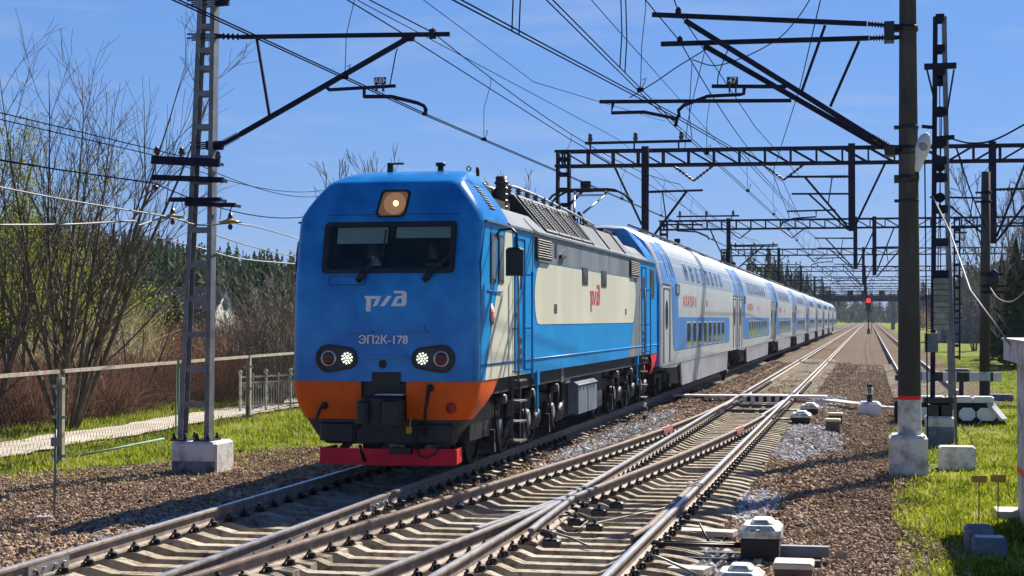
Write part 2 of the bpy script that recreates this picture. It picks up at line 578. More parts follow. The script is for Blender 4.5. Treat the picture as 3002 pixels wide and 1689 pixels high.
def terrain(x, y):
    x = np.asarray(x, float); y = np.asarray(y, float)
    z = np.full_like(x, GZ)
    z += 0.035 * smooth_noise(x, y, 1.6, 3) + 0.02 * smooth_noise(x, y, 5.0, 4)
    bed = np.clip((np.abs(x + 5.2) - 4.2) / 1.4, 0, 1)
    z -= 0.10 * bed
    sunk = ((np.abs(x - T1) < 0.95) & (y < 110)) | ((x > turnout_left(y) + 0.25) & (x < -2.2) & (y < 53))
    z -= np.where(sunk, 0.11, 0)
    z += np.where((~sunk) & (np.abs(x - T1) < 2.0), 0.085, 0)
    z += np.where((~sunk) & (x > -6.2) & (x < turnout_left(y) + 0.25) & (y < 60), 0.05, 0)
    hill = np.clip((-x - 60) / 120, 0, 1)
    z += 13.0 * hill * hill * (3 - 2 * hill) * np.clip((y - 40) / 120, 0, 1)
    z += 3.0 * np.clip((x - 60) / 150, 0, 1)
    return z

def axis(a, b, fine, lo, hi, g=1.25):
    mid = list(np.arange(a, b + 1e-6, fine))
    s = fine; v = a
    left = []
    while v > lo:
        s *= g; v -= s; left.append(max(v, lo))
    s = fine; v = b
    right = []
    while v < hi:
        s *= g; v += s; right.append(min(v, hi))
    return np.array(left[::-1] + mid + right)

gx = axis(-22, 8, 0.2, -1600, 1600)
gy = axis(13, 66, 0.2, -60, 3500)
XX, YY = np.meshgrid(gx, gy)
ZZ = terrain(XX, YY)
nx, ny = len(gx), len(gy)
idx = np.arange(nx * ny).reshape(ny, nx)
quads = np.stack([idx[:-1, :-1], idx[:-1, 1:], idx[1:, 1:], idx[1:, :-1]], -1).ravel()

def ground_mat():
    m, nt, b = nodes_of("ground_soil")
    N, L = nt.nodes, nt.links
    geo = N.new("ShaderNodeNewGeometry")
    sep = N.new("ShaderNodeSeparateXYZ")
    L.new(geo.outputs["Position"], sep.inputs[0])
    def noise(scale, detail=6, rough=0.6):
        n = N.new("ShaderNodeTexNoise"); n.inputs["Scale"].default_value = scale
        n.inputs["Detail"].default_value = detail; n.inputs["Roughness"].default_value = rough
        L.new(geo.outputs["Position"], n.inputs["Vector"]); return n.outputs[0]
    def math_(op, a, bb, clamp=False):
        n = N.new("ShaderNodeMath"); n.operation = op; n.use_clamp = clamp
        for i, q in enumerate((a, bb)):
            if q is None: continue
            if isinstance(q, (int, float)): n.inputs[i].default_value = q
            else: L.new(q, n.inputs[i])
        return n.outputs[0]
    def mix(f, a, c):
        n = N.new("ShaderNodeMixRGB")
        L.new(f, n.inputs[0])
        for i, q in ((1, a), (2, c)):
            if isinstance(q, tuple): n.inputs[i].default_value = (*q, 1)
            else: L.new(q, n.inputs[i])
        return n.outputs[0]
    def ramp(v, p0, p1):
        n = N.new("ShaderNodeMapRange"); n.inputs[1].default_value = p0; n.inputs[2].default_value = p1
        L.new(v, n.inputs[0]); return n.outputs[0]
    x, y = sep.outputs[0], sep.outputs[1]
    nz = noise(0.55, 5); nf = noise(9.0, 8, 0.7); nm = noise(2.2, 6)
    nzc = math_("MULTIPLY", math_("SUBTRACT", nz, 0.5), 5.5)
    # left edge: -11.3 - 0.42*max(0, 35 - y)
    le = math_("MULTIPLY", math_("MAXIMUM", math_("SUBTRACT", 35.0, y), 0.0), -0.42)
    le = math_("ADD", le, -11.4)
    gl = math_("SUBTRACT", math_("ADD", le, nzc), x)           # >0: left of the bed
    re = math_("MULTIPLY", ramp(y, 44, 60), 4.2)
    re = math_("ADD", re, 0.7)
    gr = math_("SUBTRACT", x, math_("ADD", re, math_("MULTIPLY", nzc, 0.45)))
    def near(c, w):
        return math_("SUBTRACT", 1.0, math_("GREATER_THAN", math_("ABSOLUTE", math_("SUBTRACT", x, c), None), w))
    gap_shade = math_("MAXIMUM", near(T1, 1.1), math_("MULTIPLY", near(-3.6, 1.5), math_("LESS_THAN", y, 53.0)))  # track area coloured darker to stand for shade between the sleepers
    g = math_("MAXIMUM", gl, gr)
    grass = ramp(g, -0.25, 0.5)
    gravel = mix(ramp(nf, 0.35, 0.68), (0.05, 0.035, 0.025), (0.25, 0.18, 0.122))
    gravel = mix(ramp(nm, 0.40, 0.72), gravel, (0.145, 0.108, 0.078))
    gravel = mix(math_("MULTIPLY", gap_shade, 0.72), gravel, (0.030, 0.024, 0.020))
    green = mix(ramp(nm, 0.38, 0.62), (0.075, 0.115, 0.010), (0.25, 0.30, 0.020))
    green = mix(ramp(nf, 0.55, 0.75), green, (0.13, 0.13, 0.05))
    soilpatch = ramp(noise(0.8, 5), 0.56, 0.68)
    green = mix(soilpatch, green, (0.16, 0.13, 0.075))
    col = mix(grass, gravel, green)
    L.new(col, b.inputs["Base Color"])
    b.inputs["Roughness"].default_value = 0.95
    b.inputs["Specular IOR Level"].default_value = 0.1
    bn = N.new("ShaderNodeBump"); bn.inputs["Strength"].default_value = 0.9; bn.inputs["Distance"].default_value = 0.06
    vo = N.new("ShaderNodeTexVoronoi"); vo.inputs["Scale"].default_value = 14
    L.new(geo.outputs["Position"], vo.inputs["Vector"])
    L.new(math_("ADD", vo.outputs["Distance"], nf), bn.inputs["Height"])
    L.new(bn.outputs[0], b.inputs["Normal"])
    return m

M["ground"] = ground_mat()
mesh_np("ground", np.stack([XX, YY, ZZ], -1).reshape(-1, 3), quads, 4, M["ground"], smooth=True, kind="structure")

# footpath behind the fence
def strip(name, line, w, lift, mat, n=60):
    line = [Vector((a, b, 0)) for a, b in line]
    vs, fs = [], []
    for i in range(n + 1):
        t = i / n * (len(line) - 1)
        k = min(int(t), len(line) - 2)
        p = line[k].lerp(line[k + 1], t - k)
        d = (line[k + 1] - line[k]).normalized()
        s = Vector((-d.y, d.x, 0))
        for q in (-1, -0.33, 0.33, 1):
            e = p + s * (w / 2 * q + (0.06 * math.sin(i * 1.7 + q) if abs(q) == 1 else 0))
            vs.append((e.x, e.y, float(terrain(e.x, e.y)) + lift))
        if i:
            b = 4 * i
            for q in range(3):
                fs.append((b - 4 + q, b - 3 + q, b + 1 + q, b + q))
    mb = MB(); mb.add(vs, fs, 0, True)
    return mb.build(name, mat, kind="structure")

M["path"] = pm("trodden_path", (0.50, 0.44, 0.35), 0.95, 0, 0.2, 1.5, 0.4, 20)
strip("path", [(-17.4, 20), (-18.0, 34), (-18.6, 50), (-19.5, 75), (-22, 120)], 1.9, 0.05, M["path"], 160)

# ================================================================== ballast stones
def stones(name, n, region, size, mat, label, tonefn, zfn=None, seed=1):
    rs = np.random.default_rng(seed)
    P = region(rs, n)
    n = len(P)
    base = np.array([[1, 0, 0], [-1, 0, 0], [0, 1, 0], [0, -1, 0], [0, 0, 1], [0, 0, -1],
                     [.62, .62, .45], [-.62, .6, .5], [-.6, -.62, .45], [.62, -.6, .5]], float)
    tris = np.array([[4, 6, 7], [4, 7, 8], [4, 8, 9], [4, 9, 6], [6, 0, 2], [6, 2, 7], [7, 2, 1], [7, 1, 8], [8, 1, 3], [8, 3, 9], [9, 3, 0], [9, 0, 6], [0, 5, 2], [2, 5, 1], [1, 5, 3], [3, 5, 0]])
    V = np.repeat(base[None], n, 0) * rs.uniform(0.65, 1.3, (n, 10, 1))
    V *= rs.uniform(0.55, 1.35, (n, 1, 3)) * (size * rs.lognormal(0, 0.34, (n, 1, 1)) * np.where((P[:, 0] > -0.75) | (P[:, 0] < -10.2), 0.66, 1.0)[:, None, None])
    a = rs.uniform(0, 2 * np.pi, n); t = rs.uniform(-1.0, 1.0, n)
    ca, sa, ct, st = np.cos(a), np.sin(a), np.cos(t), np.sin(t)
    Rm = np.zeros((n, 3, 3))
    Rm[:, 0, 0] = ca; Rm[:, 0, 1] = -sa * ct; Rm[:, 0, 2] = sa * st
    Rm[:, 1, 0] = sa; Rm[:, 1, 1] = ca * ct; Rm[:, 1, 2] = -ca * st
    Rm[:, 2, 1] = st; Rm[:, 2, 2] = ct
    V = np.einsum("nij,nkj->nki", Rm, V)
    V += P[:, None, :]
    F = (tris[None] + (np.arange(n) * 10)[:, None, None]).ravel()
    tone = np.repeat(tonefn(rs, P), 10)
    return mesh_np(name, V.reshape(-1, 3), F, 3, mat, tone=tone, label=label, kind="stuff")

M["stone"] = tone_mat("crushed_stone", [(0.0, (0.06, 0.040, 0.028)), (0.3, (0.19, 0.130, 0.088)), (0.55, (0.44, 0.30, 0.19)), (0.75, (0.58, 0.44, 0.29)), (0.88, (0.46, 0.46, 0.46)), (1.0, (0.70, 0.70, 0.70))], 0.9, 0.15)

def bed_region(rs, n):
    y = 13.0 * np.exp(rs.uniform(0, 1, n) * math.log(105 / 13.0))
    x = rs.uniform(-15.5, 1.6, n)
    le = -11.0 - 0.42 * np.maximum(0, 35 - y) + 1.6 * smooth_noise(x, y, 0.9, 21)
    re = 0.55 + np.clip((y - 46) * 0.25, 0, 4.0) + 0.5 * smooth_noise(x, y, 1.1, 22)
    fade = rs.uniform(0, 1, n)
    keep = (rs.uniform(0, 1, n) > np.clip((y - 62) / 43, 0, 1)) & (x > le - 0.9 * fade) & (x < re + 0.7 * fade * fade)
    x, y = x[keep], y[keep]
    # lower, thinner between the sleepers
    z = terrain(x, y) + rs.uniform(-0.005, 0.03, len(x))
    pile = np.exp(-((x + 1.35) / 0.7) ** 2 - ((y - 37.0) / 4.0) ** 2)
    z += 0.10 * pile * rs.uniform(0, 1, len(x))
    intrack = (np.abs(x - T1) < 1.3) | ((x > turnout_left(y) + 0.1) & (x < -1.9) & (y < 52))
    z -= np.where(intrack, 0.03, 0)
    return np.stack([x, y, z], -1)

def bed_tone(rs, P):
    x, y = P[:, 0], P[:, 1]
    t = np.clip(rs.normal(0.51, 0.16, len(x)), 0, 0.84)
    dark = smooth_noise(x, y, 0.5, 31) * 0.10 + smooth_noise(x, y, 2.3, 36) * 0.08
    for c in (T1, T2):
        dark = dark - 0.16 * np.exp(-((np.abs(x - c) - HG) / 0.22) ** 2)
    t = t + dark
    def blob(cx, cy, rx, ry):
        return ((x - cx) / rx) ** 2 + ((y - cy) / ry) ** 2 < 1 + 0.5 * smooth_noise(x, y, 3, 33)
    pale = blob(-1.45, 37.5, 0.95, 5.2) | blob(-1.65, 24.5, 0.35, 2.4) | blob(-5.35, 37, 0.5, 9) | blob(-8.55, 24, 0.25, 9) | blob(-1.3, 55.5, 0.6, 4.5) | blob(-1.7, 18.7, 0.35, 1.0)
    t = np.where(pale & (rs.uniform(0, 1, len(x)) < 0.85), rs.uniform(0.82, 1.0, len(x)), t)
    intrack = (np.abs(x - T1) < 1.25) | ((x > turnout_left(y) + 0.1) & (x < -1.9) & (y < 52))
    t = np.where(intrack, np.clip(t * 0.42 - 0.04, 0, 1), t)  # in-track stones toned down, painting in the shade of the sleeper gaps
    return np.clip(t, 0, 1)

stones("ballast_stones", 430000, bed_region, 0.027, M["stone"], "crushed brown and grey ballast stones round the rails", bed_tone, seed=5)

# ================================================================== grass blades
M["blade"] = tone_mat("grass_blades", [(0.0, (0.05, 0.085, 0.008)), (0.35, (0.19, 0.25, 0.010)), (0.68, (0.42, 0.46, 0.016)), (1.0, (0.55, 0.50, 0.20))], 0.7, 0.2, trans=0.35)

def grass(name, P, h, label, seed):
    rs = np.random.default_rng(seed)
    n = len(P)
    a = rs.uniform(0, 2 * np.pi, n)
    w = rs.uniform(0.007, 0.016, n)
    hh = h * rs.lognormal(0, 0.35, n)
    lean = rs.uniform(0.15, 0.8, n) * hh
    b = rs.uniform(0, 2 * np.pi, n)
    d = np.stack([np.cos(a) * w, np.sin(a) * w, np.zeros(n)], -1)
    tip = np.stack([np.cos(b) * lean, np.sin(b) * lean, hh], -1)
    mid = tip * np.array([0.35, 0.35, 0.62])
    V = np.stack([P - d, P + d, P + mid + d * 0.75, P + mid - d * 0.75, P + tip], 1)
    k = np.arange(n)[:, None] * 5
    F = np.concatenate([k + np.array([[0, 1, 2]]), k + np.array([[0, 2, 3]]), k + np.array([[3, 2, 4]])], 1).ravel()
    tone = np.repeat(np.clip(rs.normal(0.5, 0.24, n) + 0.42 * smooth_noise(P[:, 0], P[:, 1], 1.8, seed + 1) + 0.25 * smooth_noise(P[:, 0], P[:, 1], 5.5, seed + 2), 0, 1), 5)
    return mesh_np(name, V.reshape(-1, 3), F, 3, M["blade"], tone=tone, label=label, kind="stuff")

def scatter_y(rs, n, y0, y1):
    return y0 * np.exp(rs.uniform(0, 1, n) * math.log(y1 / y0))

def right_lawn(n, seed):
    rs = np.random.default_rng(seed)
    y = scatter_y(rs, n, 13.0, 130)
    x = 0.3 + (0.9 + y * 0.10) * rs.uniform(0, 1, n) ** 0.9
    re = 0.75 + np.clip((y - 44) / 16, 0, 1) * 4.0 + 0.7 * smooth_noise(x, y, 1.1, 22)
    patch = smooth_noise(x, y, 1.3, 44)
    keep = (x > re - 1.3 * rs.uniform(0, 1, n) ** 5) & (patch + rs.normal(0, 0.2, n) > -0.22)
    x, y = x[keep], y[keep]
    return np.stack([x, y, terrain(x, y)], -1)

def left_lawn(n, seed):
    rs = np.random.default_rng(seed)
    y = scatter_y(rs, n, 20.0, 75)
    x = rs.uniform(-26, -9.5, n)
    le = -11.6 - 0.42 * np.maximum(0, 35 - y) + 1.2 * smooth_noise(x, y, 0.9, 21)
    inpath = np.abs(x - np.interp(y, [20, 34, 50, 75], [-17.4, -18, -18.6, -19.5])) < 0.95
    patch = smooth_noise(x, y, 1.1, 45)
    keep = (x < le + 2.6 * rs.uniform(0, 1, n) ** 4 + 0.5 * (smooth_noise(x, y, 2.2, 47) > 0.25)) & ~inpath & (patch + rs.normal(0, 0.25, n) > -0.5)
    x, y = x[keep], y[keep]
    return np.stack([x, y, terrain(x, y)], -1)

grass("grass", right_lawn(130000, 61), 0.058, "short green spring grass right of the tracks", 62)
grass("grass", left_lawn(110000, 63), 0.09, "green grass along the fence and footpath", 64)
# ================================================================== TRACKS
def rail_profile():
    # (x, z) outline of one rail, top at 0, right half then left half
    h = [(0.0, 0.0), (0.030, -0.003), (0.037, -0.014), (0.037, -0.036), (0.012, -0.050), (0.009, -0.10), (0.012, -0.145), (0.070, -0.165), (0.075, -0.180)]
    return h + [(-a, b) for a, b in reversed(h[1:])]

PROF = rail_profile()
def rail(mb, line, top_mat=0, side_mat=1):
    """line: list of (x, y, z top)"""
    n = len(PROF)
    vs, fs, ms = [], [], []
    L = len(line)
    for i, (x, y, z) in enumerate(line):
        x2, y2, _ = line[min(i + 1, L - 1)]; x1, y1, _ = line[max(i - 1, 0)]
        d = Vector((x2 - x1, y2 - y1, 0)).normalized()
        s = Vector((d.y, -d.x, 0))
        for a, b in PROF:
            vs.append((x + s.x * a, y + s.y * a, z + b))
    for i in range(L - 1):
        for k in range(n):
            k2 = (k + 1) % n
            fs.append((i * n + k, i * n + k2, (i + 1) * n + k2, (i + 1) * n + k))
            ms.append(top_mat if k in (0, n - 1) else side_mat)
    b = len(mb.v)
    for q in vs: mb.v.append((q[0] + mb.o.x, q[1] + mb.o.y, q[2] + mb.o.z))
    for f, m in zip(fs, ms):
        mb.f.append(tuple(b + i for i in f)); mb.m.append(m); mb.s.append(False)
    mb.f.append(tuple(b + i for i in range(n))); mb.m.append(side_mat); mb.s.append(False)
    mb.f.append(tuple(b + (L - 1) * n + i for i in range(n - 1, -1, -1))); mb.m.append(side_mat); mb.s.append(False)

def sleeper_mb(xs, y, wid=0.14, mb=None):
    """xs: list of (x, z top) breakpoints; a sleeper lying across, its base sunk in the stones"""
    mb = mb or MB()
    n = len(xs)
    vs, fs = [], []
    for x, z in xs:
        vs += [(x, y - wid, z - 0.25), (x, y - wid * 0.72, z), (x, y + wid * 0.72, z), (x, y + wid, z - 0.25)]
    for i in range(n - 1):
        b = 4 * i
        for k in range(3):
            fs.append((b + k, b + 4 + k, b + 5 + k, b + 1 + k))
    fs.append((0, 1, 2, 3)); fs.append((4 * n - 1, 4 * n - 2, 4 * n - 3, 4 * n - 4))
    mb.add(vs, fs)
    return mb

def fastening_mb(x, y, z, mb=None):
    mb = mb or MB()
    mb.box(x - 0.17, x + 0.17, y - 0.07, y + 0.07, z - 0.004, z + 0.014)
    for s in (-1, 1):
        mb.tube((x + s * 0.105, y, z), (x + s * 0.105, y, z + 0.105), 0.019, n=6)
        mb.tube((x + s * 0.105, y, z + 0.045), (x + s * 0.105, y, z + 0.075), 0.036, n=6)
        mb.path([(x + s * 0.075, y - 0.05, z + 0.03), (x + s * 0.10, y - 0.065, z + 0.06), (x + s * 0.14, y - 0.03, z + 0.065), (x + s * 0.15, y + 0.02, z + 0.05), (x + s * 0.12, y + 0.06, z + 0.055), (x + s * 0.075, y + 0.05, z + 0.03)], 0.012, n=5)
        mb.tube((x + s * 0.15, y, z), (x + s * 0.15, y, z + 0.06), 0.024, n=6)
    return mb

STD = [(-1.36, -0.265), (-1.05, -0.225), (-0.95, -0.195), (-0.62, -0.195), (-0.38, -0.255), (0.38, -0.255), (0.62, -0.195), (0.95, -0.195), (1.05, -0.225), (1.36, -0.265)]

def plain_track(name, label, cx, rz, y0, y1, s0, n_parts, s1, rail_mats, group=None, n_fast=60, fish=()):
    t = thing(name, label, "track", (cx, y0, rz), group)
    for s in (-1, 1):
        mb = MB(); rail(mb, [(cx + s * HG, y0, rz), (cx + s * HG, (y0 + y1) / 2, rz), (cx + s * HG, y1, rz)])
        mb.build("rail", rail_mats, t)
    zs = rz + 0.195 - 0.195
    src = fsrc = None
    ys = np.arange(s0, s1, 0.545)
    far = MB()
    for i, y in enumerate(ys):
        if i < n_parts:
            if src is None:
                src = sleeper_mb([(cx + a, rz + b) for a, b in STD], y).build("sleeper", M["sleeper"], t)
                fmb = MB()
                fsrc = [fastening_mb(cx + s * HG, y, rz - 0.195).build("rail_fastening", M["fasten"], src) for s in (-1, 1)]
                sy = y
                o = src
            else:
                o = src.copy(); COL.objects.link(o)
                o.location = (random.uniform(-0.012, 0.012), y - sy, 0)
                o.rotation_euler = (0, 0, random.uniform(-0.0015, 0.0015))
                if i < n_fast:
                    for fq in fsrc:
                        c = fq.copy(); COL.objects.link(c); c.parent = o
        else:
            sleeper_mb([(cx + a, rz + b) for a, b in STD], y, mb=far)
    if len(ys) > n_parts:
        far.build("sleeper_row", M["sleeper"], t, kind="stuff")
    for s, y in fish:
        mb = MB()
        mb.box(cx + s * HG + 0.014, cx + s * HG + 0.04, y - 0.42, y + 0.42, rz - 0.15, rz - 0.045)
        mb.box(cx + s * HG - 0.04, cx + s * HG - 0.014, y - 0.42, y + 0.42, rz - 0.15, rz - 0.045)
        for q in (-0.3, -0.12, 0.12, 0.3):
            mb.tube((cx + s * HG + 0.03, y + q, rz - 0.10), (cx + s * HG + 0.065, y + q, rz - 0.10), 0.02, n=6)
        mb.build("fishplate", M["steel"], t)
    return t

RM_SHINY = [M["rail_top"], M["rail_side"]]
RM_RUST = [M["rail_rust"], M["rail_side"]]
plain_track("railway_track", "railway track under the blue locomotive, with pale concrete sleepers", T1, RZ1, 12.5, 900, 13.2, 100, 100, RM_SHINY, n_fast=40, fish=((-1, 20.9), (1, 21.2), (-1, 15.2)))

# turnout in front of the second track
TIP, FROG = 51.5, 22.5
def off(y):
    t = TIP - y
    if t <= 0: return 0.0
    return 0.0019 * t * t if t < 24 else 1.094 + 0.0912 * (t - 24)

trn = thing("railway_turnout", "railway turnout with four converging rails beside the locomotive", "turnout", (T2, 30, 0))
def line(fn, y0, y1, n=40, z=0.0):
    return [(fn(y0 + (y1 - y0) * i / n), y0 + (y1 - y0) * i / n, z) for i in range(n + 1)]
xB, xD = T2 - HG, T2 + HG
mb = MB(); rail(mb, line(lambda y: xB - off(y), 12, TIP, 60)); mb.build("stock_rail", RM_RUST, trn, label="rusty curved outer rail of the diverging track")
mb = MB(); rail(mb, line(lambda y: xB - off(y), TIP, 58, 8)); mb.build("stock_rail", RM_SHINY, trn)
mb = MB(); rail(mb, line(lambda y: xD, 12, 58, 10)); mb.build("stock_rail", RM_SHINY, trn, label="polished straight right-hand rail")
mb = MB(); rail(mb, line(lambda y: xB + (0.075 if y > TIP - 4 else 0.0), 24.0, TIP - 3.9, 30)); mb.build("closure_rail", RM_SHINY, trn, label="polished straight inner rail")
mb = MB(); rail(mb, [(xB + 0.045 + 0.0 * i, TIP - 3.9 + i * 0.9, -0.004) for i in range(4)]); mb.build("switch_blade", RM_SHINY, trn)
mb = MB(); rail(mb, line(lambda y: xD - off(y), 24.0, TIP - 9, 40)); mb.build("closure_rail", RM_RUST, trn, label="rusty curved inner rail")
mb = MB(); rail(mb, line(lambda y: xD - off(y) - 0.06 * min(1, (TIP - 1 - y) / 2 + 0.6), TIP - 9, TIP - 1.2, 12)); mb.build("switch_blade", RM_SHINY, trn)
# crossing (frog): nose, wing rails and the two rails leaving towards the camera
mb = MB()
yn = 22.2
rail(mb, line(lambda y: xB, 12, yn, 6)); rail(mb, line(lambda y: xD - off(y), 12, yn, 6))
mb.build("crossing_nose", [M["rail_top"], M["rail_side"]], trn)
mb = MB()
rail(mb, [(xB, 24.0, 0), (xB - 0.02, 22.6, 0), (xB - 0.13, 21.4, 0), (xB - 0.28, 19.9, 0), (xB - 0.42, 18.9, 0)])
rail(mb, [(xD - off(24.0), 24.0, 0), (xD - off(22.6) + 0.02, 22.6, 0), (xB + 0.12, 21.4, 0), (xB + 0.17, 19.9, 0), (xB + 0.22, 18.9, 0)])
mb.build("wing_rail", RM_SHINY, trn)
mb = MB()
rail(mb, [(xD - 0.17, 24.9, 0), (xD - 0.09, 24.0, 0), (xD - 0.09, 19.5, 0), (xD - 0.17, 18.6, 0)])
mb.build("check_rail", RM_RUST, trn)
# pink paint on both rusty rails
for fn in (lambda y: xB - off(y), lambda y: xD - off(y)):
    mb = MB()
    for i in range(4):
        y = 36.6 + 0.28 * i
        mb.bar((fn(y), y, 0.002), (fn(y + 0.28), y + 0.28, 0.002), 0.08, 0.012)
        mb.bar((fn(y) + 0.046, y, -0.09), (fn(y + 0.28) + 0.046, y + 0.28, -0.09), 0.012, 0.11)
    mb.build("painted_mark", M["pink"], trn)
# long bearers
def bearer(y):
    o = off(y)
    rails_ = sorted({round(xB - o, 3), round(xB, 3), round(xD - o, 3), round(xD, 3)})
    x0 = xB - o - 0.56; x1 = xD + 0.60
    pts = [(x0, -0.25), (x0 + 0.16, -0.215)]
    prev = None
    for xr in rails_:
        a, b = xr - 0.20, xr + 0.20
        if prev is not None:
            if a - prev > 0.55:
                pts += [(prev + 0.15, -0.25), (a - 0.15, -0.25)]
            elif a <= prev + 0.02:
                pts.pop(); pts.append((b, -0.192)); prev = b; continue
        pts += [(a, -0.192), (b, -0.192)]
        prev = b
    pts += [(x1 - 0.2, -0.215), (x1, -0.26)]
    return pts, rails_
FSRC = [None]
for i, y in enumerate(np.arange(13.0, TIP + 1, 0.545)):
    y = float(y) + random.uniform(-0.015, 0.015)
    pts, rl = bearer(y)
    b_ = sleeper_mb(pts, y, 0.135).build("sleeper", M["sleeper"], trn)
    for xr in rl:
        if FSRC[0] is None:
            FSRC[0] = fastening_mb(0, 0, 0).build("rail_fastening", M["fasten"])
            c = FSRC[0]
        else:
            c = FSRC[0].copy(); COL.objects.link(c)
        bo_ = BASE[b_.name]
        c.parent = b_; c.location = (xr - bo_.x, y - bo_.y, -0.192 - bo_.z)

plain_track("railway_track", "straight railway track running on past the footboards between locomotive and signal", T2, RZ2, 58, 900, 58.2, 30, 110, RM_SHINY, n_fast=20)
plain_track("railway_track", "siding track ending at the black and white buffer bar", T3, -0.04, 59, 800, 59.2, 20, 100, RM_SHINY, n_fast=0)

# rods between the switch blades and cables lying about the turnout
for y in (50.4, 49.5, 46.6):
    mb = MB(); mb.tube((xB + 0.1, y, -0.13), (xD - 0.1, y, -0.13), 0.035, n=8)
    for x in (xB + 0.45, T2, xD - 0.4): mb.box(x - 0.14, x + 0.14, y - 0.12, y + 0.12, -0.19, -0.09)
    mb.build("switch_rod", M["fasten"], trn)
for k, pts in enumerate(([(xD + 0.10, 20.2, -0.14), (xD + 0.28, 20.0, -0.02), (xD + 0.45, 20.1, -0.05), (xD + 0.6, 19.7, -0.22)],
        [(xD + 0.08, 17.2, -0.14), (xD + 0.22, 17.1, 0.0), (xD + 0.36, 17.3, -0.08), (xD + 0.8, 17.2, -0.25)],
        [(xB + 0.1, 21.2, -0.14), (xB + 0.35, 20.8, -0.06), (xB + 0.55, 20.9, -0.15), (xB + 0.5, 20.3, -0.20)],
        [(xB + 0.12, 19.6, -0.14), (xB + 0.3, 19.2, -0.05), (xB + 0.62, 19.4, -0.17), (xB + 0.9, 19.0, -0.21)])):
    mb = MB(); mb.path(pts, 0.014, 6); mb.build("bond_cable", M["mast_grey"] if k % 2 else M["fasten"], trn)
mb = MB(); mb.bar((xD - 0.95, 21.0, -0.18), (xD - 0.10, 23.3, -0.17), 0.03, 0.02); mb.build("yellow_cable", M["box_tan"], trn)
for x, y in ((-3.62, 20.8), (-3.5, 21.9), (-3.75, 19.6), (-3.3, 20.3), (-3.55, 18.8), (-3.4, 22.8)):
    mb = MB(); mb.cbox(x - 0.10, x + 0.10, y - 0.08, y + 0.08, -0.19, -0.10, 0.02); mb.tube((x, y, -0.19), (x, y, -0.04), 0.02, n=6)
    mb.build("crossing_clamp", M["fasten"], trn)
# ================================================================== LOCOMOTIVE
LX, LY0, LZ0 = T1 + 0.0, 23.95, RZ1
OFF = (LX, LY0, LZ0)
LL = 21.5
loco = thing("locomotive", "blue electric locomotive with orange bumper and cream side panels, lamps lit", "locomotive", (LX, LY0 + 10.8, 0))

def shell(mb, levels, y_end, r=0.24, mat=0, both=True, cap=True, seg=6):
    """levels: (z, half width, front y); rounded front corners; y_end: back of the shell (mirrored front when both)"""
    rings = []
    for z, w, fy in levels:
        ring = []
        by = (y_end - fy) if both else y_end
        for k in range(seg + 1):
            a = math.pi / 2 * k / seg
            ring.append((w - r + r * math.cos(a), fy + r - r * math.sin(a), z))
        mid = [(q * (w - r), fy - 0.035 * (1 - q * q), z) for q in (0.66, 0.33, 0, -0.33, -0.66)]
        ring += mid
        for k in range(seg + 1):
            a = math.pi / 2 * k / seg
            ring.append((-(w - r) - r * math.sin(a), fy + r - r * math.cos(a), z))
        if both:
            for k in range(seg + 1):
                a = math.pi / 2 * k / seg
                ring.append((-(w - r) - r * math.cos(a), by - r + r * math.sin(a), z))
            for k in range(seg + 1):
                a = math.pi / 2 * k / seg
                ring.append(((w - r) + r * math.sin(a), by - r + r * math.cos(a), z))
        else:
            ring += [(-w, by, z), (w, by, z)]
        rings.append(ring)
    n = len(rings[0])
    vs = [p for rg in rings for p in rg]
    fs = []
    for i in range(len(rings) - 1):
        for k in range(n):
            j = (k + 1) % n
            fs.append((i * n + j, i * n + k, (i + 1) * n + k, (i + 1) * n + j))
    mb.add(vs, fs, mat, True)
    if cap:
        b = len(mb.v) - n
        mb.f.append(tuple(b + k for k in range(n - 1, -1, -1))); mb.m.append(mat); mb.s.append(False)

def face_y(z):
    return float(np.interp(z, [1.42, 1.9, 2.5, 3.0, 3.4, 3.85, 4.0, 4.2, 4.45, 4.55], [0, 0, 0.03, 0.08, 0.17, 0.30, 0.35, 0.44, 0.56, 0.8]))

LOW = [(z, 1.5, face_y(z)) for z in (1.42, 1.7, 2.1, 2.5, 3.0, 3.2, 3.4, 3.6, 3.85)]
HOOD = [(3.85, 1.5, face_y(3.85)), (3.95, 1.475, face_y(3.95)), (4.1, 1.39, face_y(4.1)), (4.25, 1.285, face_y(4.25)), (4.38, 1.18, 0.53), (4.45, 1.125, 0.575), (4.50, 1.09, 0.68), (4.57, 1.04, 0.90), (4.65, 0.985, 1.25), (4.71, 0.92, 1.6), (4.735, 0.86, 1.9)]

S = 1.5 + 0.0  # side plane
SP = 1.503

mb = MB(OFF)
shell(mb, LOW, LL, mat=0)
body = mb.build("body", [M["blue"], M["cab_wall"]], loco, sharp=40)
mb = MB(OFF)
mb.box(0.05 - 0.965, 0.05 + 0.985, -0.5, 1.75, 3.105, 3.765, 1)
cutter = mb.build("cutter", [M["blue"], M["cab_wall"]])
bo = body.modifiers.new("windscreen", "BOOLEAN")
bo.operation = "DIFFERENCE"; bo.solver = "EXACT"
bo.object = cutter
dg = bpy.context.evaluated_depsgraph_get()
cutter.location = body.matrix_world.translation * 0
me2 = bpy.data.meshes.new_from_object(body.evaluated_get(dg))
body.modifiers.clear(); body.data = me2; body.data.name = "body"
me2.set_sharp_from_angle(angle=R(40))
bpy.data.objects.remove(cutter)
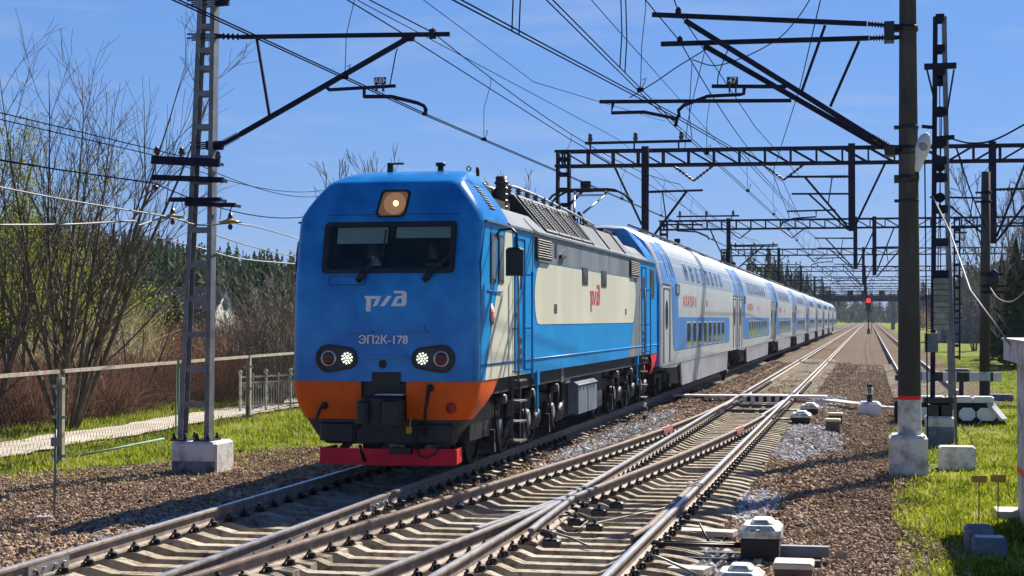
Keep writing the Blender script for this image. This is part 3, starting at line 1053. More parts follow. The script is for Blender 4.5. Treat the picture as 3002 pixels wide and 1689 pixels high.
# bright side sheets with the livery, a few mm proud of the shell
mb = MB(OFF)
for s in (1, -1):
    o = (s * SP, 0, 0); ex = (0, s, 0); ez = (0, 0, 1)
    def P(pts, lift, m):
        q = [(s * a, b) for a, b in pts]
        mb.prism(q, (s * (SP + lift), 0, 0), ex, ez, 0.003, m)
    P([(0.26, 1.425), (LL - 0.26, 1.425), (LL - 0.26, 3.2), (LL - 0.56, 3.845), (0.56, 3.845), (0.26, 3.2)], 0, 0)
    # cream front wedge
    P([(1.98, 3.84), (2.42, 3.84), (2.50, 3.2), (2.72, 2.5), (3.05, 1.9), (3.42, 1.43), (0.50, 1.43), (0.80, 2.0), (1.25, 2.7), (1.68, 3.25)], 0.004, 1)
    # grey band
    P([(4.35, 3.36), (4.25, 3.84), (17.6, 3.84), (18.05, 3.3), (18.1, 1.43), (15.7, 1.43), (16.4, 1.9), (16.75, 2.3), (16.9, 2.9), (16.5, 3.36)], 0.004, 2)
    # cream panel with swelling ends
    P([(4.75, 3.345), (4.45, 3.15), (4.33, 2.95), (4.29, 2.75), (4.33, 2.55), (4.42, 2.38), (4.55, 2.275), (4.7, 2.26), (16.4, 2.26), (16.62, 2.29), (16.8, 2.5), (16.95, 2.75), (17.02, 3.0), (16.95, 3.2), (16.6, 3.345)], 0.007, 1)
    P([(18.35, 2.6), (18.7, 2.0), (19.0, 1.43), (21.0, 1.43), (20.6, 2.0), (20.0, 2.8), (19.5, 3.84), (18.9, 3.84)], 0.004, 0)
side = mb.build("side_livery", [M["blue_side"], M["cream"], M["grey_band"]], loco)

# lower rib and hem
mb = MB(OFF)
for s in (1, -1):
    mb.tube((s * 1.512, 0.25, 1.66), (s * 1.512, LL - 0.25, 1.66), 0.014, n=6)
mb.build("side_rib", M["blue_side"], loco)

# cab hoods and roofs
for rear in (False, True):
    mb = MB()
    shell(mb, HOOD, 2.25, r=0.24, both=False)
    if rear:
        mb.v = [(-a, LL - b, c) for a, b, c in mb.v]
    mb.v = [(a + OFF[0], b + OFF[1], c + OFF[2]) for a, b, c in mb.v]
    hood = mb.build("cab_roof", [M["blue"] if not rear else M["blue"]], loco, sharp=50)
    if not rear:
        mb = MB(OFF)
        # louvres on the slope
        for k in range(9):
            t = k / 9
            a = Vector((1.405 - 0.30 * t, 1.45, 4.09 + 0.385 * t)); 
            n = Vector((0.79, 0, 0.61))
            mb.bar(a + n * 0.008 + Vector((0, -0.17, 0)), a + n * 0.008 + Vector((0, 0.17, 0)), 0.018, 0.02, 0, up=n)
        mb.build("louvre", M["black"], hood)
        mb = MB(OFF)
        for (x, y, h) in ((-0.40, 1.75, 0.13), (0.42, 1.9, 0.10)):
            mb.tube((x, y, 4.70), (x, y, 4.74 + h), 0.05, n=10)
        mb.box(-0.40, -0.17, 1.72, 1.78, 4.84, 4.87)
        mb.tube((0.42, 1.9, 4.82), (0.42, 1.9, 4.87), 0.085, n=12)
        mb.path([(1.0 + 0.035 * math.cos(a), 1.5, 4.73 + 0.035 * math.sin(a)) for a in np.linspace(-1.5, 4.7, 12)], 0.011)
        mb.tube((1.17, 1.4, 4.60), (1.17, 1.4, 4.74), 0.03, n=8)
        mb.build("roof_aerial", M["black"], hood)

# main roof between the hoods
def roof_loft(mb, prof, y0, y1, mat=0, caps=True):
    n = len(prof)
    pts = prof + [(-a, b) for a, b in reversed(prof)]
    m = len(pts)
    vs = [(a, y0, b) for a, b in pts] + [(a, y1, b) for a, b in pts]
    fs = [(i, i + 1, m + i + 1, m + i) for i in range(m - 1)]
    fs = [tuple(reversed(f)) for f in fs]
    if caps:
        fs += [tuple(range(m)), tuple(range(2 * m - 1, m - 1, -1))]
    return mb.add(vs, fs, mat)
mb = MB(OFF)
roof_loft(mb, [(1.53, 3.84), (1.53, 3.88), (1.18, 4.20), (1.05, 4.235), (0.5, 4.25)], 2.252, LL - 2.252, 0)
roof = mb.build("roof", [M["roof_grey"]], loco, sharp=30)
mb = MB(OFF)
for s in (1, -1):
    mb.box(min(s * 1.50, s * 1.545), max(s * 1.50, s * 1.545), 0.5, LL - 0.5, 3.835, 3.862)
mb.build("gutter", M["roof_grey"], roof)
# raised louvre housing with dark end wall
mb = MB(OFF)
hp = [(1.50, 3.90), (0.90, 4.60), (0.80, 4.64), (0.3, 4.66)]
roof_loft(mb, hp, 5.35, 10.6, 0)
mb.prism([(1.46, 3.92), (0.88, 4.585), (-0.88, 4.585), (-1.46, 3.92)], (0, 5.346, 0), (1, 0, 0), (0, 0, 1), 0.004, 1)
house = mb.build("louvre_housing", [M["roof_grey"], M["black"]], roof)
sl = Vector((-0.60, 0, 0.70)); sn = Vector((0.76, 0, 0.65)).normalized()
for k in range(4):
    y0 = 5.5 + 1.28 * k
    for s in (1, -1):
        mb = MB(OFF)
        def pt(y, t, l): return Vector((s * (1.47 - 0.55 * t + sn.x * l), y, 3.935 + 0.64 * t + sn.z * l))
        for (a, b) in (((y0, 0.02), (y0, 0.98)), ((y0 + 1.15, 0.02), (y0 + 1.15, 0.98)), ((y0, 0.02), (y0 + 1.15, 0.02)), ((y0, 0.98), (y0 + 1.15, 0.98))):
            mb.bar(pt(a[0], a[1], 0.012), pt(b[0], b[1], 0.012), 0.06, 0.05, 1, up=(s * sn.x, 0, sn.z))
        for j in range(2):
            yy = y0 + 0.38 * (j + 1)
            mb.bar(pt(yy, 0.1, 0.01), pt(yy, 0.86, 0.01), 0.035, 0.03, 1, up=(s * sn.x, 0, sn.z))
        for j in range(14):
            t = 0.07 + 0.82 * j / 14
            mb.bar(pt(y0 + 0.05, t, 0.006), pt(y0 + 1.1, t, 0.006), 0.014, 0.016, 0, up=(s * sn.x, 0, sn.z))
        for j in range(3):
            yy = y0 + 0.15 + 0.36 * j
            mb.bar(pt(yy, 0.92, 0.01), pt(yy + 0.2, 0.92, 0.01), 0.05, 0.03, 1, up=(s * sn.x, 0, sn.z))
        mb.build("louvre_panel", [M["roof_grey"], M["black"]], house)
mb = MB(OFF)
lp = [(1.50, 3.90), (1.12, 4.38), (1.0, 4.42), (0.3, 4.44)]
roof_loft(mb, lp, 10.62, 12.9, 0)
roof_loft(mb, lp, 15.3, 16.4, 0)
roof_loft(mb, [(1.50, 3.90), (1.40, 4.02), (1.3, 4.04), (0.3, 4.06)], 16.42, 19.0, 0)
for y in (10.66, 12.86, 15.34):
    for s in (1, -1):
        mb.bar((s * 1.51, y, 3.91), (s * 1.12, y, 4.40), 0.05, 0.03, 1, up=(s * 0.78, 0, 0.62))
mb.prism([(1.49, 3.91), (1.12, 4.38), (-1.12, 4.38), (-1.49, 3.91)], (0, 12.95, 0), (1, 0, 0), (0, 0, 1), -2.3, 1)
mb.build("roof_hatch", [M["roof_grey"], M["black"]], roof)
# high-voltage gear on the roof
mb = MB(OFF)
mb.box(-0.9, 0.9, 2.9, 5.0, 4.22, 4.42)
mb.box(0.15, 0.75, 3.55, 4.15, 4.42, 4.60)
for x, y in ((0.7, 2.7), (0.1, 2.8), (-0.5, 2.7), (0.75, 3.4), (0.75, 4.5), (-0.6, 4.5), (0.1, 4.7)):
    mb.lathe((x, y, 4.2), (0, 0, 1), [(0, .09), (.05, .05), (.08, .10), (.13, .05), (.16, .10), (.21, .05), (.24, .10), (.29, .05), (.34, .09), (.42, .06)], 10)
mb.build("roof_gear", M["dark"], roof)
mb = MB(OFF)
mb.tube((0.80, 4.75, 4.24), (0.80, 4.75, 4.88), 0.11, n=12)
for k in range(5):
    mb.lathe((0.80, 4.75, 4.3 + 0.11 * k), (0, 0, 1), [(0, .11), (.03, .145), (.06, .11)], 12)
mb.build("insulator", M["ceramic"], roof)
mb = MB(OFF)
mb.path([(1.05, 2.3, 4.55), (0.98, 2.7, 4.56), (0.86, 3.1, 4.50), (0.78, 3.5, 4.36), (0.72, 3.75, 4.22)], 0.03, 6)
mb.path([(0.80, 4.75, 4.84), (0.78, 5.1, 4.80), (0.76, 5.6, 4.78), (0.75, 6.3, 4.80), (0.75, 8, 4.79), (0.75, 10.5, 4.74), (0.72, 12.5, 4.70), (0.6, 16, 4.66)], 0.028, 6)
mb.path([(0.2, 5.6, 4.80), (0.2, 8, 4.84), (0.2, 10.5, 4.76)], 0.03, 6)
mb.build("roof_busbar", M["steel"], roof)
for k in range(7):
    y = 5.6 + 0.82 * k
    mb = MB(OFF)
    for x in (0.75, 0.2):
        mb.lathe((x, y, 4.64), (0, 0, 1), [(0, .055), (.03, .03), (.05, .07), (.08, .03), (.10, .07), (.13, .04), (.16, .05)], 8)
    mb.build("insulator", M["ceramic"], roof)
mb = MB(OFF)
for x, y in ((0.75, 11.3), (0.75, 12.4), (-0.4, 11.6), (0.5, 15.6)):
    mb.lathe((x, y, 4.42), (0, 0, 1), [(0, .07), (.04, .04), (.07, .09), (.11, .04), (.14, .09), (.18, .04), (.24, .06)], 8)
mb.box(-0.5, 0.85, 13.2, 15.0, 4.30, 4.52)
for k in range(5):
    mb.tube((0.5 + 0.07 * k, 13.5, 4.5), (0.5 + 0.07 * k, 13.5, 4.66), 0.02, n=6)
mb.build("roof_gear", M["dark"], roof)

# pantograph (raised, near the far end)
mb = MB(OFF)
py = 19.0
mb.bar((-0.55, py - 1.4, 4.62), (0.55, py - 1.4, 4.62), 0.08, 0.08); mb.bar((-0.55, py + 0.2, 4.62), (0.55, py + 0.2, 4.62), 0.08, 0.08)
for s in (-1, 1):
    mb.bar((s * 0.55, py - 1.4, 4.62), (s * 0.55, py + 0.2, 4.62), 0.07, 0.07)
    for y in (py - 1.4, py + 0.2):
        mb.lathe((s * 0.55, y, 4.05), (0, 0, 1), [(0, .08), (.1, .05), (.14, .1), (.2, .05), (.24, .1), (.3, .05), (.34, .1), (.4, .05), (.54, .06)], 8)
panto = mb.build("pantograph", M["dark"], loco)
mb = MB(OFF)
mb.tube((0, py - 0.1, 4.68), (0, py - 1.75, 5.02), 0.06, 0.045)
mb.build("lower_arm", M["dark"], panto)
mb = MB(OFF)
for s in (-1, 1):
    mb.tube((s * 0.12, py - 1.75, 5.02), (s * 0.42, py, 5.60), 0.032, 0.026)
mb.bar((-0.42, py, 5.60), (0.42, py, 5.60), 0.05, 0.05)
mb.build("upper_arm", M["steel"], panto)
mb = MB(OFF)
for dy in (-0.28, 0.28):
    mb.path([(-1.12, py + dy, 5.42), (-0.98, py + dy, 5.58), (-0.72, py + dy, 5.71), (-0.5, py + dy, 5.735), (0.5, py + dy, 5.735), (0.72, py + dy, 5.71), (0.98, py + dy, 5.58), (1.12, py + dy, 5.42)], 0.032, 6)
for s in (-1, 1):
    mb.bar((s * 0.42, py - 0.28, 5.69), (s * 0.42, py + 0.28, 5.69), 0.04, 0.04)
    mb.tube((s * 0.42, py, 5.6), (s * 0.42, py, 5.70), 0.03, n=6)
mb.build("collector_head", M["dark"], panto)

# ---------------- windscreen and front details
def FY(z): return face_y(z)
def fp(x, z, l=0.0):  # point on the front face, l outwards
    x = float(x)
    return Vector((x, FY(z) - 0.035 * (1 - min(1, (x / 1.26) ** 2)) - l, z))
def face_ring(mb, outer, inner, l0, mat, thick=0.03):
    n = len(outer)
    A = [fp(x, z, l0 + thick) for x, z in outer]; B = [fp(x, z, l0 + thick) for x, z in inner]
    A0 = [fp(x, z, -0.02) for x, z in outer]; B0 = [fp(x, z, -0.04) for x, z in inner]
    vs = A + B + A0 + B0
    fs = []
    for i in range(n):
        j = (i + 1) % n
        fs += [(i, j, n + j, n + i), (j, i, 2 * n + i, 2 * n + j), (n + i, n + j, 3 * n + j, 3 * n + i)]
    mb.add(vs, fs, mat)
def rrect(x0, x1, z0, z1, r, n=4):
    pts = []
    for cx, cz, a0 in ((x1 - r, z1 - r, 0), (x0 + r, z1 - r, 90), (x0 + r, z0 + r, 180), (x1 - r, z0 + r, 270)):
        for k in range(n + 1):
            a = R(a0 + 90 * k / n)
            pts.append((cx + r * math.cos(a), cz + r * math.sin(a)))
    return pts
CX = 0.05
mb = MB(OFF)
# dark cab interior seen through the glass: back panel and desk stand behind the pane
pane_o = rrect(CX - 0.98, CX + 1.0, 3.10, 3.77, 0.05)
pn = [fp(x, z, 0.012) for x, z in pane_o]
mb.add(pn, [tuple(range(len(pn) - 1, -1, -1))], 0)
wsg = mb.build("windscreen", M["pane_ws"] if "pane_ws" in M else M["glass"], loco)
mb = MB(OFF)
face_ring(mb, rrect(CX - 1.055, CX + 1.075, 3.045, 3.835, 0.08), rrect(CX - 0.97, CX + 0.99, 3.11, 3.76, 0.05), 0.0, 0)
mb.build("windscreen_frame", M["rubber"], wsg)
mb = MB(OFF)
for x0, x1, z0 in ((-0.80, 0.02, 3.50), (0.16, 1.04, 3.58)):
    vs = [fp(x, z, -0.03) for x, z in ((x0, z0), (x1, z0), (x1, 3.75), (x0, 3.75))]
    mb.add(vs, [(0, 1, 2, 3)], 0)
mb.build("sun_blind", M["blind"] if "blind" in M else M["coach_grey"], wsg)
for x0, xt, zt in ((-0.34, 0.02, 3.72), (0.72, 1.02, 3.74)):
    mb = MB(OFF)
    a = fp(x0, 3.02, 0.07); b = fp(x0 + 0.30 if xt < 0.5 else x0 + 0.36, 3.36, 0.07)
    mb.tube(fp(x0 - 0.06, 2.93, 0.04), fp(x0 + 0.06, 3.06, 0.08), 0.05, n=8)
    mb.bar(a, b, 0.02, 0.02); mb.bar(a + Vector((0.05, 0, 0)), b + Vector((0.03, 0, -.02)), 0.012, 0.012)
    mb.bar(fp(b.x + 0.02, 3.13, 0.055), fp(b.x + 0.05, 3.70, 0.055), 0.022, 0.02)
    mb.build("wiper", M["black"], loco)

# top headlamp
mb = MB(OFF)
hx = CX + 0.02
def tl(cx, cz, w, h, r, l): return [fp(cx + a, cz + b, l) for a, b in rrect(-w, w, -h, h, r)]
out = [(hx - 0.17, 4.33), (hx + 0.22, 4.33), (hx + 0.265, 4.27), (hx + 0.225, 3.97), (hx + 0.16, 3.90), (hx - 0.21, 3.90), (hx - 0.265, 3.96), (hx - 0.215, 4.28)]
inn = [(hx + (x - hx) * 0.86, 4.11 + (z - 4.11) * 0.86) for x, z in out]
face_ring(mb, out, inn, 0.0, 0, 0.03)
lamp = mb.build("headlamp", M["black"], loco)
mb = MB(OFF)
vs = [fp(x, z, 0.008) for x, z in inn]
mb.add(vs, [tuple(range(len(vs) - 1, -1, -1))])
mb.build("lamp_back", M["lamp_bed"], lamp)
mb = MB(OFF)
c = fp(hx + 0.03, 4.11, 0.0); ax = Vector((0.05, -0.9, 0.25)).normalized()
mb.lathe(c + Vector((0, -0.012, 0)), ax, [(0.0, 0.172), (0.02, 0.178), (0.03, 0.165), (0.022, 0.11), (0.018, 0.05), (0.017, 0.0)], 20)
mb.build("reflector", M["reflector"], lamp)
mb = MB(OFF)
mb.ball(c + ax * 0.055 + Vector((0.02, 0, -0.01)), 0.042, 10)
mb.build("bulb", M["bulb"], lamp)
mb = MB(OFF)
mb.prism([(-0.34, 4.375), (0.36, 4.375), (0.28, 4.33), (-0.26, 4.33)], (hx, FY(4.36) - 0.07, 0), (1, 0, 0), (0, 0.15, 1), -0.08, 0)
mb.build("lamp_visor", M["blue"], lamp)
mb = MB(OFF)
for x0, x1 in ((-0.95, hx - 0.27), (hx + 0.26, 1.15)):
    for i in range(6):
        a = x0 + (x1 - x0) * i / 6; b = x0 + (x1 - x0) * (i + 1) / 6
        mb.bar(fp(a, 3.945, 0.001), fp(b, 3.945, 0.001), 0.008, 0.012)
mb.build("panel_seam", M["black"], loco)

# emblem on the nose
def logo(mb, o, ex, ey, width, mat=0, t=0.004):
    polys = [
        [(640, 1090), (765, 1090), (772, 1100), (745, 1155), (733, 1166), (708, 1166), (722, 1140), (735, 1112), (693, 1112)],
        [(640, 1090), (693, 1112), (693, 1205), (656, 1205), (656, 1113), (648, 1108)],
        [(765, 1166), (800, 1166), (858, 1090), (822, 1090)],
        [(850, 1166), (885, 1100), (900, 1090), (936, 1090), (936, 1110), (912, 1110), (893, 1145)],
        [(850, 1166), (893, 1145), (936, 1145), (960, 1166)],
        [(936, 1072), (936, 1145), (960, 1166), (975, 1140), (975, 1070), (955, 1052)],
        [(872, 1052), (955, 1052), (936, 1072), (880, 1072)]]
    for p in polys:
        mb.prism([((a - 807) / 335 * width, (1128 - b) / 335 * width) for a, b in p], o, ex, ey, t, mat)
mb = MB(OFF)
logo(mb, fp(CX, 2.625, 0.0), (1, 0, 0), (0, 0.06, 1), 0.68, t=0.008)
mb.build("emblem", M["text_white"], loco)
mb = MB(OFF)
for dx in (0.0, 0.006, 0.012):
    text_mb(mb, "ЭП2К-178", fp(CX - 0.026 + dx, 1.985, 0.0), (1, 0, 0), (0, 0.02, 1), 0.178, 0.018 + dx * 0.1)
mb.build("number", M["text_white"], loco)
mb = MB(OFF)
logo(mb, (SP + 0.012, 10.75, 2.80), (0, 1, 0), (0, 0, 1), 1.25, t=0.006)
mb.build("emblem", M["text_red"], loco)
# foot steps on the nose
for x, z, w in ((-0.33, 2.17, 0.20), (0.53, 2.17, 0.20), (0.10, 1.79, 0.33)):
    mb = MB(OFF)
    p = fp(x, z, 0)
    mb.box(p.x - w, p.x + w, p.y - 0.09, p.y + 0.03, z - 0.015, z + 0.012)
    mb.box(p.x - w + 0.05, p.x + w - 0.05, p.y - 0.012, p.y + 0.02, z + 0.012, z + 0.12)
    mb.build("foot_step", M["blue"], loco)
mb = MB(OFF)
p = fp(CX - 0.03, 1.68, 0)
mb.lathe(p + Vector((0, 0.02, 0)), (0, -1, 0), [(0, .065), (.03, .065), (.035, .05), (.02, .03)], 14)
mb.build("cable_socket", M["black"], loco)
mb = MB(OFF)
for i in range(12):
    a0, a1 = rrect(-0.88, -0.28, 2.87, 3.0, 0.05, 2)[i % 12], rrect(-0.88, -0.28, 2.87, 3.0, 0.05, 2)[(i + 1) % 12]
    mb.bar(fp(*a0, 0.001), fp(*a1, 0.001), 0.012, 0.012)
mb.build("hatch", M["black"], loco)

# lower lamp clusters
for s in (-1, 1):
    mb = MB(OFF)
    xo, xi = CX + s * 0.90, CX + s * 0.60
    def tear(g):
        pts = []
        ro, ri = 0.215 * g, 0.17 * g
        for k in range(11):
            a = R(90 + 18 * k); pts.append((xo + s * -math.cos(a) * -ro if False else xo + s * (-ro * math.cos(a)), 1.762 + ro * math.sin(a)))
        for k in range(11):
            a = R(270 + 18 * k); pts.append((xi - s * (ri * math.cos(a)), 1.765 + ri * math.sin(a)))
        return pts
    o_, i_ = tear(1.0), tear(0.80)
    if s < 0:
        o_, i_ = o_[::-1], i_[::-1]
    face_ring(mb, o_[::-1], i_[::-1], 0.0, 0, 0.03)
    cl = mb.build("headlight", M["black"], loco)
    mb = MB(OFF)
    vs = [fp(x, z, 0.010) for x, z in i_]
    f = tuple(range(len(vs)))
    mb.add(vs, [f, tuple(reversed(f))])
    mb.build("lamp_plate", M["apron"], cl)
    c = fp(xo, 1.762, 0.01)
    mb = MB(OFF)
    mb.lathe(c, (0, -1, 0), [(0, .125), (.02, .125), (.02, .105)], 20)
    mb.build("lamp_rim", M["steel"], cl)
    mb = MB(OFF)
    mb.lathe(c, (0, -1, 0), [(0.0, .103), (.024, .098), (.034, .06)], 18)
    mb.build("tail_lamp", M["red_lens"], cl)
    c = fp(xi, 1.765, 0.012)
    mb = MB(OFF)
    for rr, k, z0 in ((0, 1, 0), (0.042, 6, 0), (0.078, 10, 0.2)):
        for q in range(k):
            a = 2 * math.pi * q / k + z0
            mb.lathe(c + Vector((rr * math.cos(a), 0, rr * math.sin(a))), (0, -1, 0), [(0, .0145), (.014, .012)], 8)
    mb.build("led_cluster", M["led"], cl)

# bumper, apron, plough
def bumper(mb, levels, gap, mat, yb):
    """shell round the front corners; gap: half width of the open middle"""
    for s in (1, -1):
        rings = []
        for i, (z, w, fy, gp) in enumerate(levels):
            r = 0.26
            rg = [(gp * s + CX * 0.6, fy, z), ((w - r) * s * 0.6, fy, z)]
            for k in range(7):
                a = math.pi / 2 * k / 6
                rg.append((s * (w - r + r * math.sin(a)), fy + r - r * math.cos(a), z))
            rg.append((s * w, yb[i], z))
            rings.append(rg)
        n = len(rings[0])
        vs = [p for rg in rings for p in rg]
        fs = []
        for i in range(len(rings) - 1):
            for k in range(n - 1):
                q = (i * n + k, i * n + k + 1, (i + 1) * n + k + 1, (i + 1) * n + k)
                fs.append(q if s > 0 else tuple(reversed(q)))
        mb.add(vs, [tuple(reversed(f)) for f in fs] if levels[0][0] > levels[-1][0] else fs, mat, True)
BL = [(0.85, 1.33, 0.03, 0.36), (1.05, 1.43, 0.0, 0.36), (1.25, 1.485, -0.015, 0.36), (1.418, 1.497, -0.015, 0.36)]
mb = MB(OFF)
bumper(mb, BL, 0.36, 0, [0.45, 0.85, 1.2, 1.5])
bump = mb.build("bumper", M["orange"], loco, sharp=40)
mb = MB()
bumper(mb, BL, 0.36, 0, [0.45, 0.85, 1.2, 1.5])
mb.v = [(-a + OFF[0], LL - b + OFF[1], c + OFF[2]) for a, b, c in mb.v]
mb.build("bumper", M["red"], loco, label="red rear bumper", sharp=40)
mb = MB(OFF)
bumper(mb, [(0.47, 1.02, 0.10, 0.05), (0.60, 1.14, 0.06, 0.05), (0.845, 1.31, 0.045, 0.05)], 0.05, 0, [0.7, 0.7, 0.7])
mb.box(-1.2, 1.25, 0.55, 3.0, 0.5, 1.40, 1)
mb.box(-0.40, 0.50, 0.05, 0.55, 0.5, 1.41, 1)
mb.build("front_apron", [M["apron"], M["black"]], loco)
mb = MB(OFF)
for s in (-1, 1):
    mb = MB(OFF)
    mb.cbox(CX + s * 0.78 - 0.28, CX + s * 0.78 + 0.28, -0.0, 0.1, 0.52, 0.80, 0.03)
    mb.build("apron_opening", M["black"], loco)
mb = MB(OFF)
cur = [(x, -0.28 + 0.17 * (x / 1.1) ** 2) for x in np.linspace(-0.95, 1.20, 9)]
vs = [(x, y - 0.03, 0.19) for x, y in cur] + [(x * 0.985, y + 0.05, 0.425) for x, y in cur] + [(x, y + 0.03, 0.19) for x, y in cur] + [(x * 0.985, y + 0.09, 0.425) for x, y in cur]
fs = []
for i in range(8):
    fs += [(i, i + 1, 9 + i + 1, 9 + i), (18 + i + 1, 18 + i, 27 + i, 27 + i + 1), (9 + i, 9 + i + 1, 27 + i + 1, 27 + i), (i + 1, i, 18 + i, 18 + i + 1)]
fs += [(0, 9, 27, 18), (8, 26, 35, 17)]
mb.add(vs, fs, 0)
for x in (-0.95, 1.20):
    mb.bar((x, -0.1, 0.31), (x * 0.94, 0.5, 0.31), 0.03, 0.22)
plough = mb.build("plough", M["red"], loco)
mb = MB(OFF)
for x in (-0.6, 0.0, 0.7):
    mb.bar((x, -0.15, 0.40), (x, 0.6, 0.55), 0.06, 0.1)
mb.bar((-0.30, -0.16, 0.47), (-0.18, -0.33, 0.25), 0.045, 0.03)
mb.path([(0.95, -0.1, 0.46), (0.90, -0.22, 0.36), (0.80, -0.28, 0.31), (0.68, -0.27, 0.33), (0.62, -0.2, 0.43)], 0.016, 6)
mb.box(0.22, 0.55, -0.33, -0.1, 0.36, 0.45)
mb.build("plough_bracket", M["black"], plough)
# coupler
mb = MB(OFF)
mb.box(-0.16, 0.36, -0.05, 0.5, 0.85, 1.25)
mb.cbox(-0.20, 0.30, -0.42, -0.05, 0.78, 1.22, 0.04)
mb.cbox(0.12, 0.46, -0.55, -0.30, 0.80, 1.18, 0.04)
mb.cbox(-0.24, -0.06, -0.58, -0.36, 0.82, 1.16, 0.04)
mb.box(-0.15, 0.31, -0.05, 0.02, 1.38, 1.56)
cp = mb.build("coupler", M["black"], loco)
mb = MB(OFF)
mb.box(-0.02, 0.42, -0.30, -0.06, 1.225, 1.245)
mb.build("coupler_top_plate", M["steel"], cp)
mb = MB(OFF)
mb.box(0.46, 0.54, -0.25, -0.15, 0.66, 0.76); mb.tube((0.50, -0.2, 0.76), (0.52, -0.2, 0.9), 0.012, n=6)
mb.build("valve_handle", M["yellow"], cp)
for pts in ([(0.78, -0.05, 1.33), (0.78, -0.16, 1.28), (0.77, -0.19, 1.15), (0.74, -0.19, 0.98), (0.73, -0.17, 0.80), (0.70, -0.1, 0.62)],
            [(-0.92, -0.02, 1.05), (-0.96, -0.12, 1.0), (-1.00, -0.16, 0.86)],
            [(0.55, -0.08, 0.80), (0.56, -0.2, 0.70), (0.58, -0.24, 0.56), (0.52, -0.24, 0.48)],
            [(-0.32, -0.08, 0.80), (-0.36, -0.2, 0.70), (-0.36, -0.24, 0.56)]):
    mb = MB(OFF)
    mb.path(pts, 0.035, 8, r2=0.022)
    mb.ball(pts[0], 0.06, 8)
    mb.build("brake_hose", M["rubber"], loco)
mb = MB(OFF)
mb.box(-0.66, -0.36, -0.10, 0.0, 1.055, 1.075); mb.box(-0.62, -0.40, -0.03, -0.012, 1.075, 1.18)
mb.build("bumper_step", M["orange"], bump)
mb = MB(OFF)
mb.lathe((1.10, -0.012, 1.03), (0, -1, 0), [(0, .085), (.004, .085)], 20)
mb.build("red_disc", pm("dark_red_spot", (0.45, 0.03, 0.02), 0.5, 0, 0.1), bump)
mb = MB(OFF)
for x in (-0.80, 0.92):
    mb.ball((x, -0.02, 0.93), 0.022, 8)
mb.build("brass_fitting", M["yellow"], bump)

# ---------------- sides
def sbox(name, y0, y1, z0, z1, t, mat, parent, c=0.01, both=True):
    for s in ((-1, 1) if both else (1,)):
        mb = MB(OFF)
        a, b = sorted((s * (SP - 0.02), s * (SP + t)))
        mb.box(a, b, y0, y1, z0, z1)
        o = mb.build(name, mat, parent)
    return o
for y0, y1 in ((4.35, 5.70), (15.95, 17.45)):
    g = sbox("air_grille", y0, y1, 3.40, 3.78, 0.045, M["rubber"], loco)
    mb = MB(OFF)
    for k in range(8):
        z = 3.44 + 0.043 * k
        mb.bar((SP + 0.05, y0 + 0.06, z), (SP + 0.05, y1 - 0.06, z), 0.02, 0.018, 0, up=(0.6, 0, 0.8))
    mb.build("grille_slats", M["brown_grille"], g)
    mb = MB(OFF)
    mb.box(SP + 0.0, SP + 0.05, y0 + 0.1, y1 - 0.15, 3.36, 3.395)
    mb.build("drip_sill", M["roof_grey"], g)
for y0, y1, z0, z1 in ((9.15, 9.82, 3.05, 3.40), (11.6, 12.3, 3.05, 3.40)):
    w = sbox("side_window", y0, y1, z0, z1, 0.022, M["rubber"], loco)
    mb = MB(OFF); mb.prism(rrect(y0 + 0.09, y1 - 0.09, z0 + 0.035, z1 - 0.035, 0.05), (SP + 0.022, 0, 0), (0, 1, 0), (0, 0, 1), 0.004)
    mb.build("pane", M["pane"], w)
for ya, yb, nm in ((0.86, 1.22, 0), (1.42, 1.78, 1), (LL - 1.65, LL - 0.85, 2)):
    w = sbox("cab_window", ya, yb, 2.92, 3.68, 0.020, M["rubber"], loco)
    mb = MB(OFF); mb.prism(rrect(ya + 0.05, yb - 0.05, 2.97, 3.63, 0.04), (SP + 0.020, 0, 0), (0, 1, 0), (0, 0, 1), 0.004)
    mb.build("pane", M["pane"], w)
mb = MB(OFF)
for y0, n_ in ((6.1, 4),):
    for k in range(5): mb.box(SP + .008, SP + .02, y0, y0 + 0.28, 2.47 + 0.035 * k, 2.487 + 0.035 * k)
for k in range(4): mb.box(SP + .008, SP + .02, 15.2, 15.4, 2.47 + 0.035 * k, 2.487 + 0.035 * k)
for k in range(6): mb.box(SP + .008, SP + .02, 6.15, 6.38, 3.5 + 0.045 * k, 3.525 + 0.045 * k)
mb.build("vent_slots", M["black"], loco)
mb = MB(OFF)
mb.box(SP, SP + 0.06, 6.62, 7.1, 3.50, 3.55); mb.bar((SP + 0.03, 6.65, 3.55), (SP + 0.03, 7.1, 3.68), 0.03, 0.02)
mb.build("lifting_bracket", M["dark"], loco)
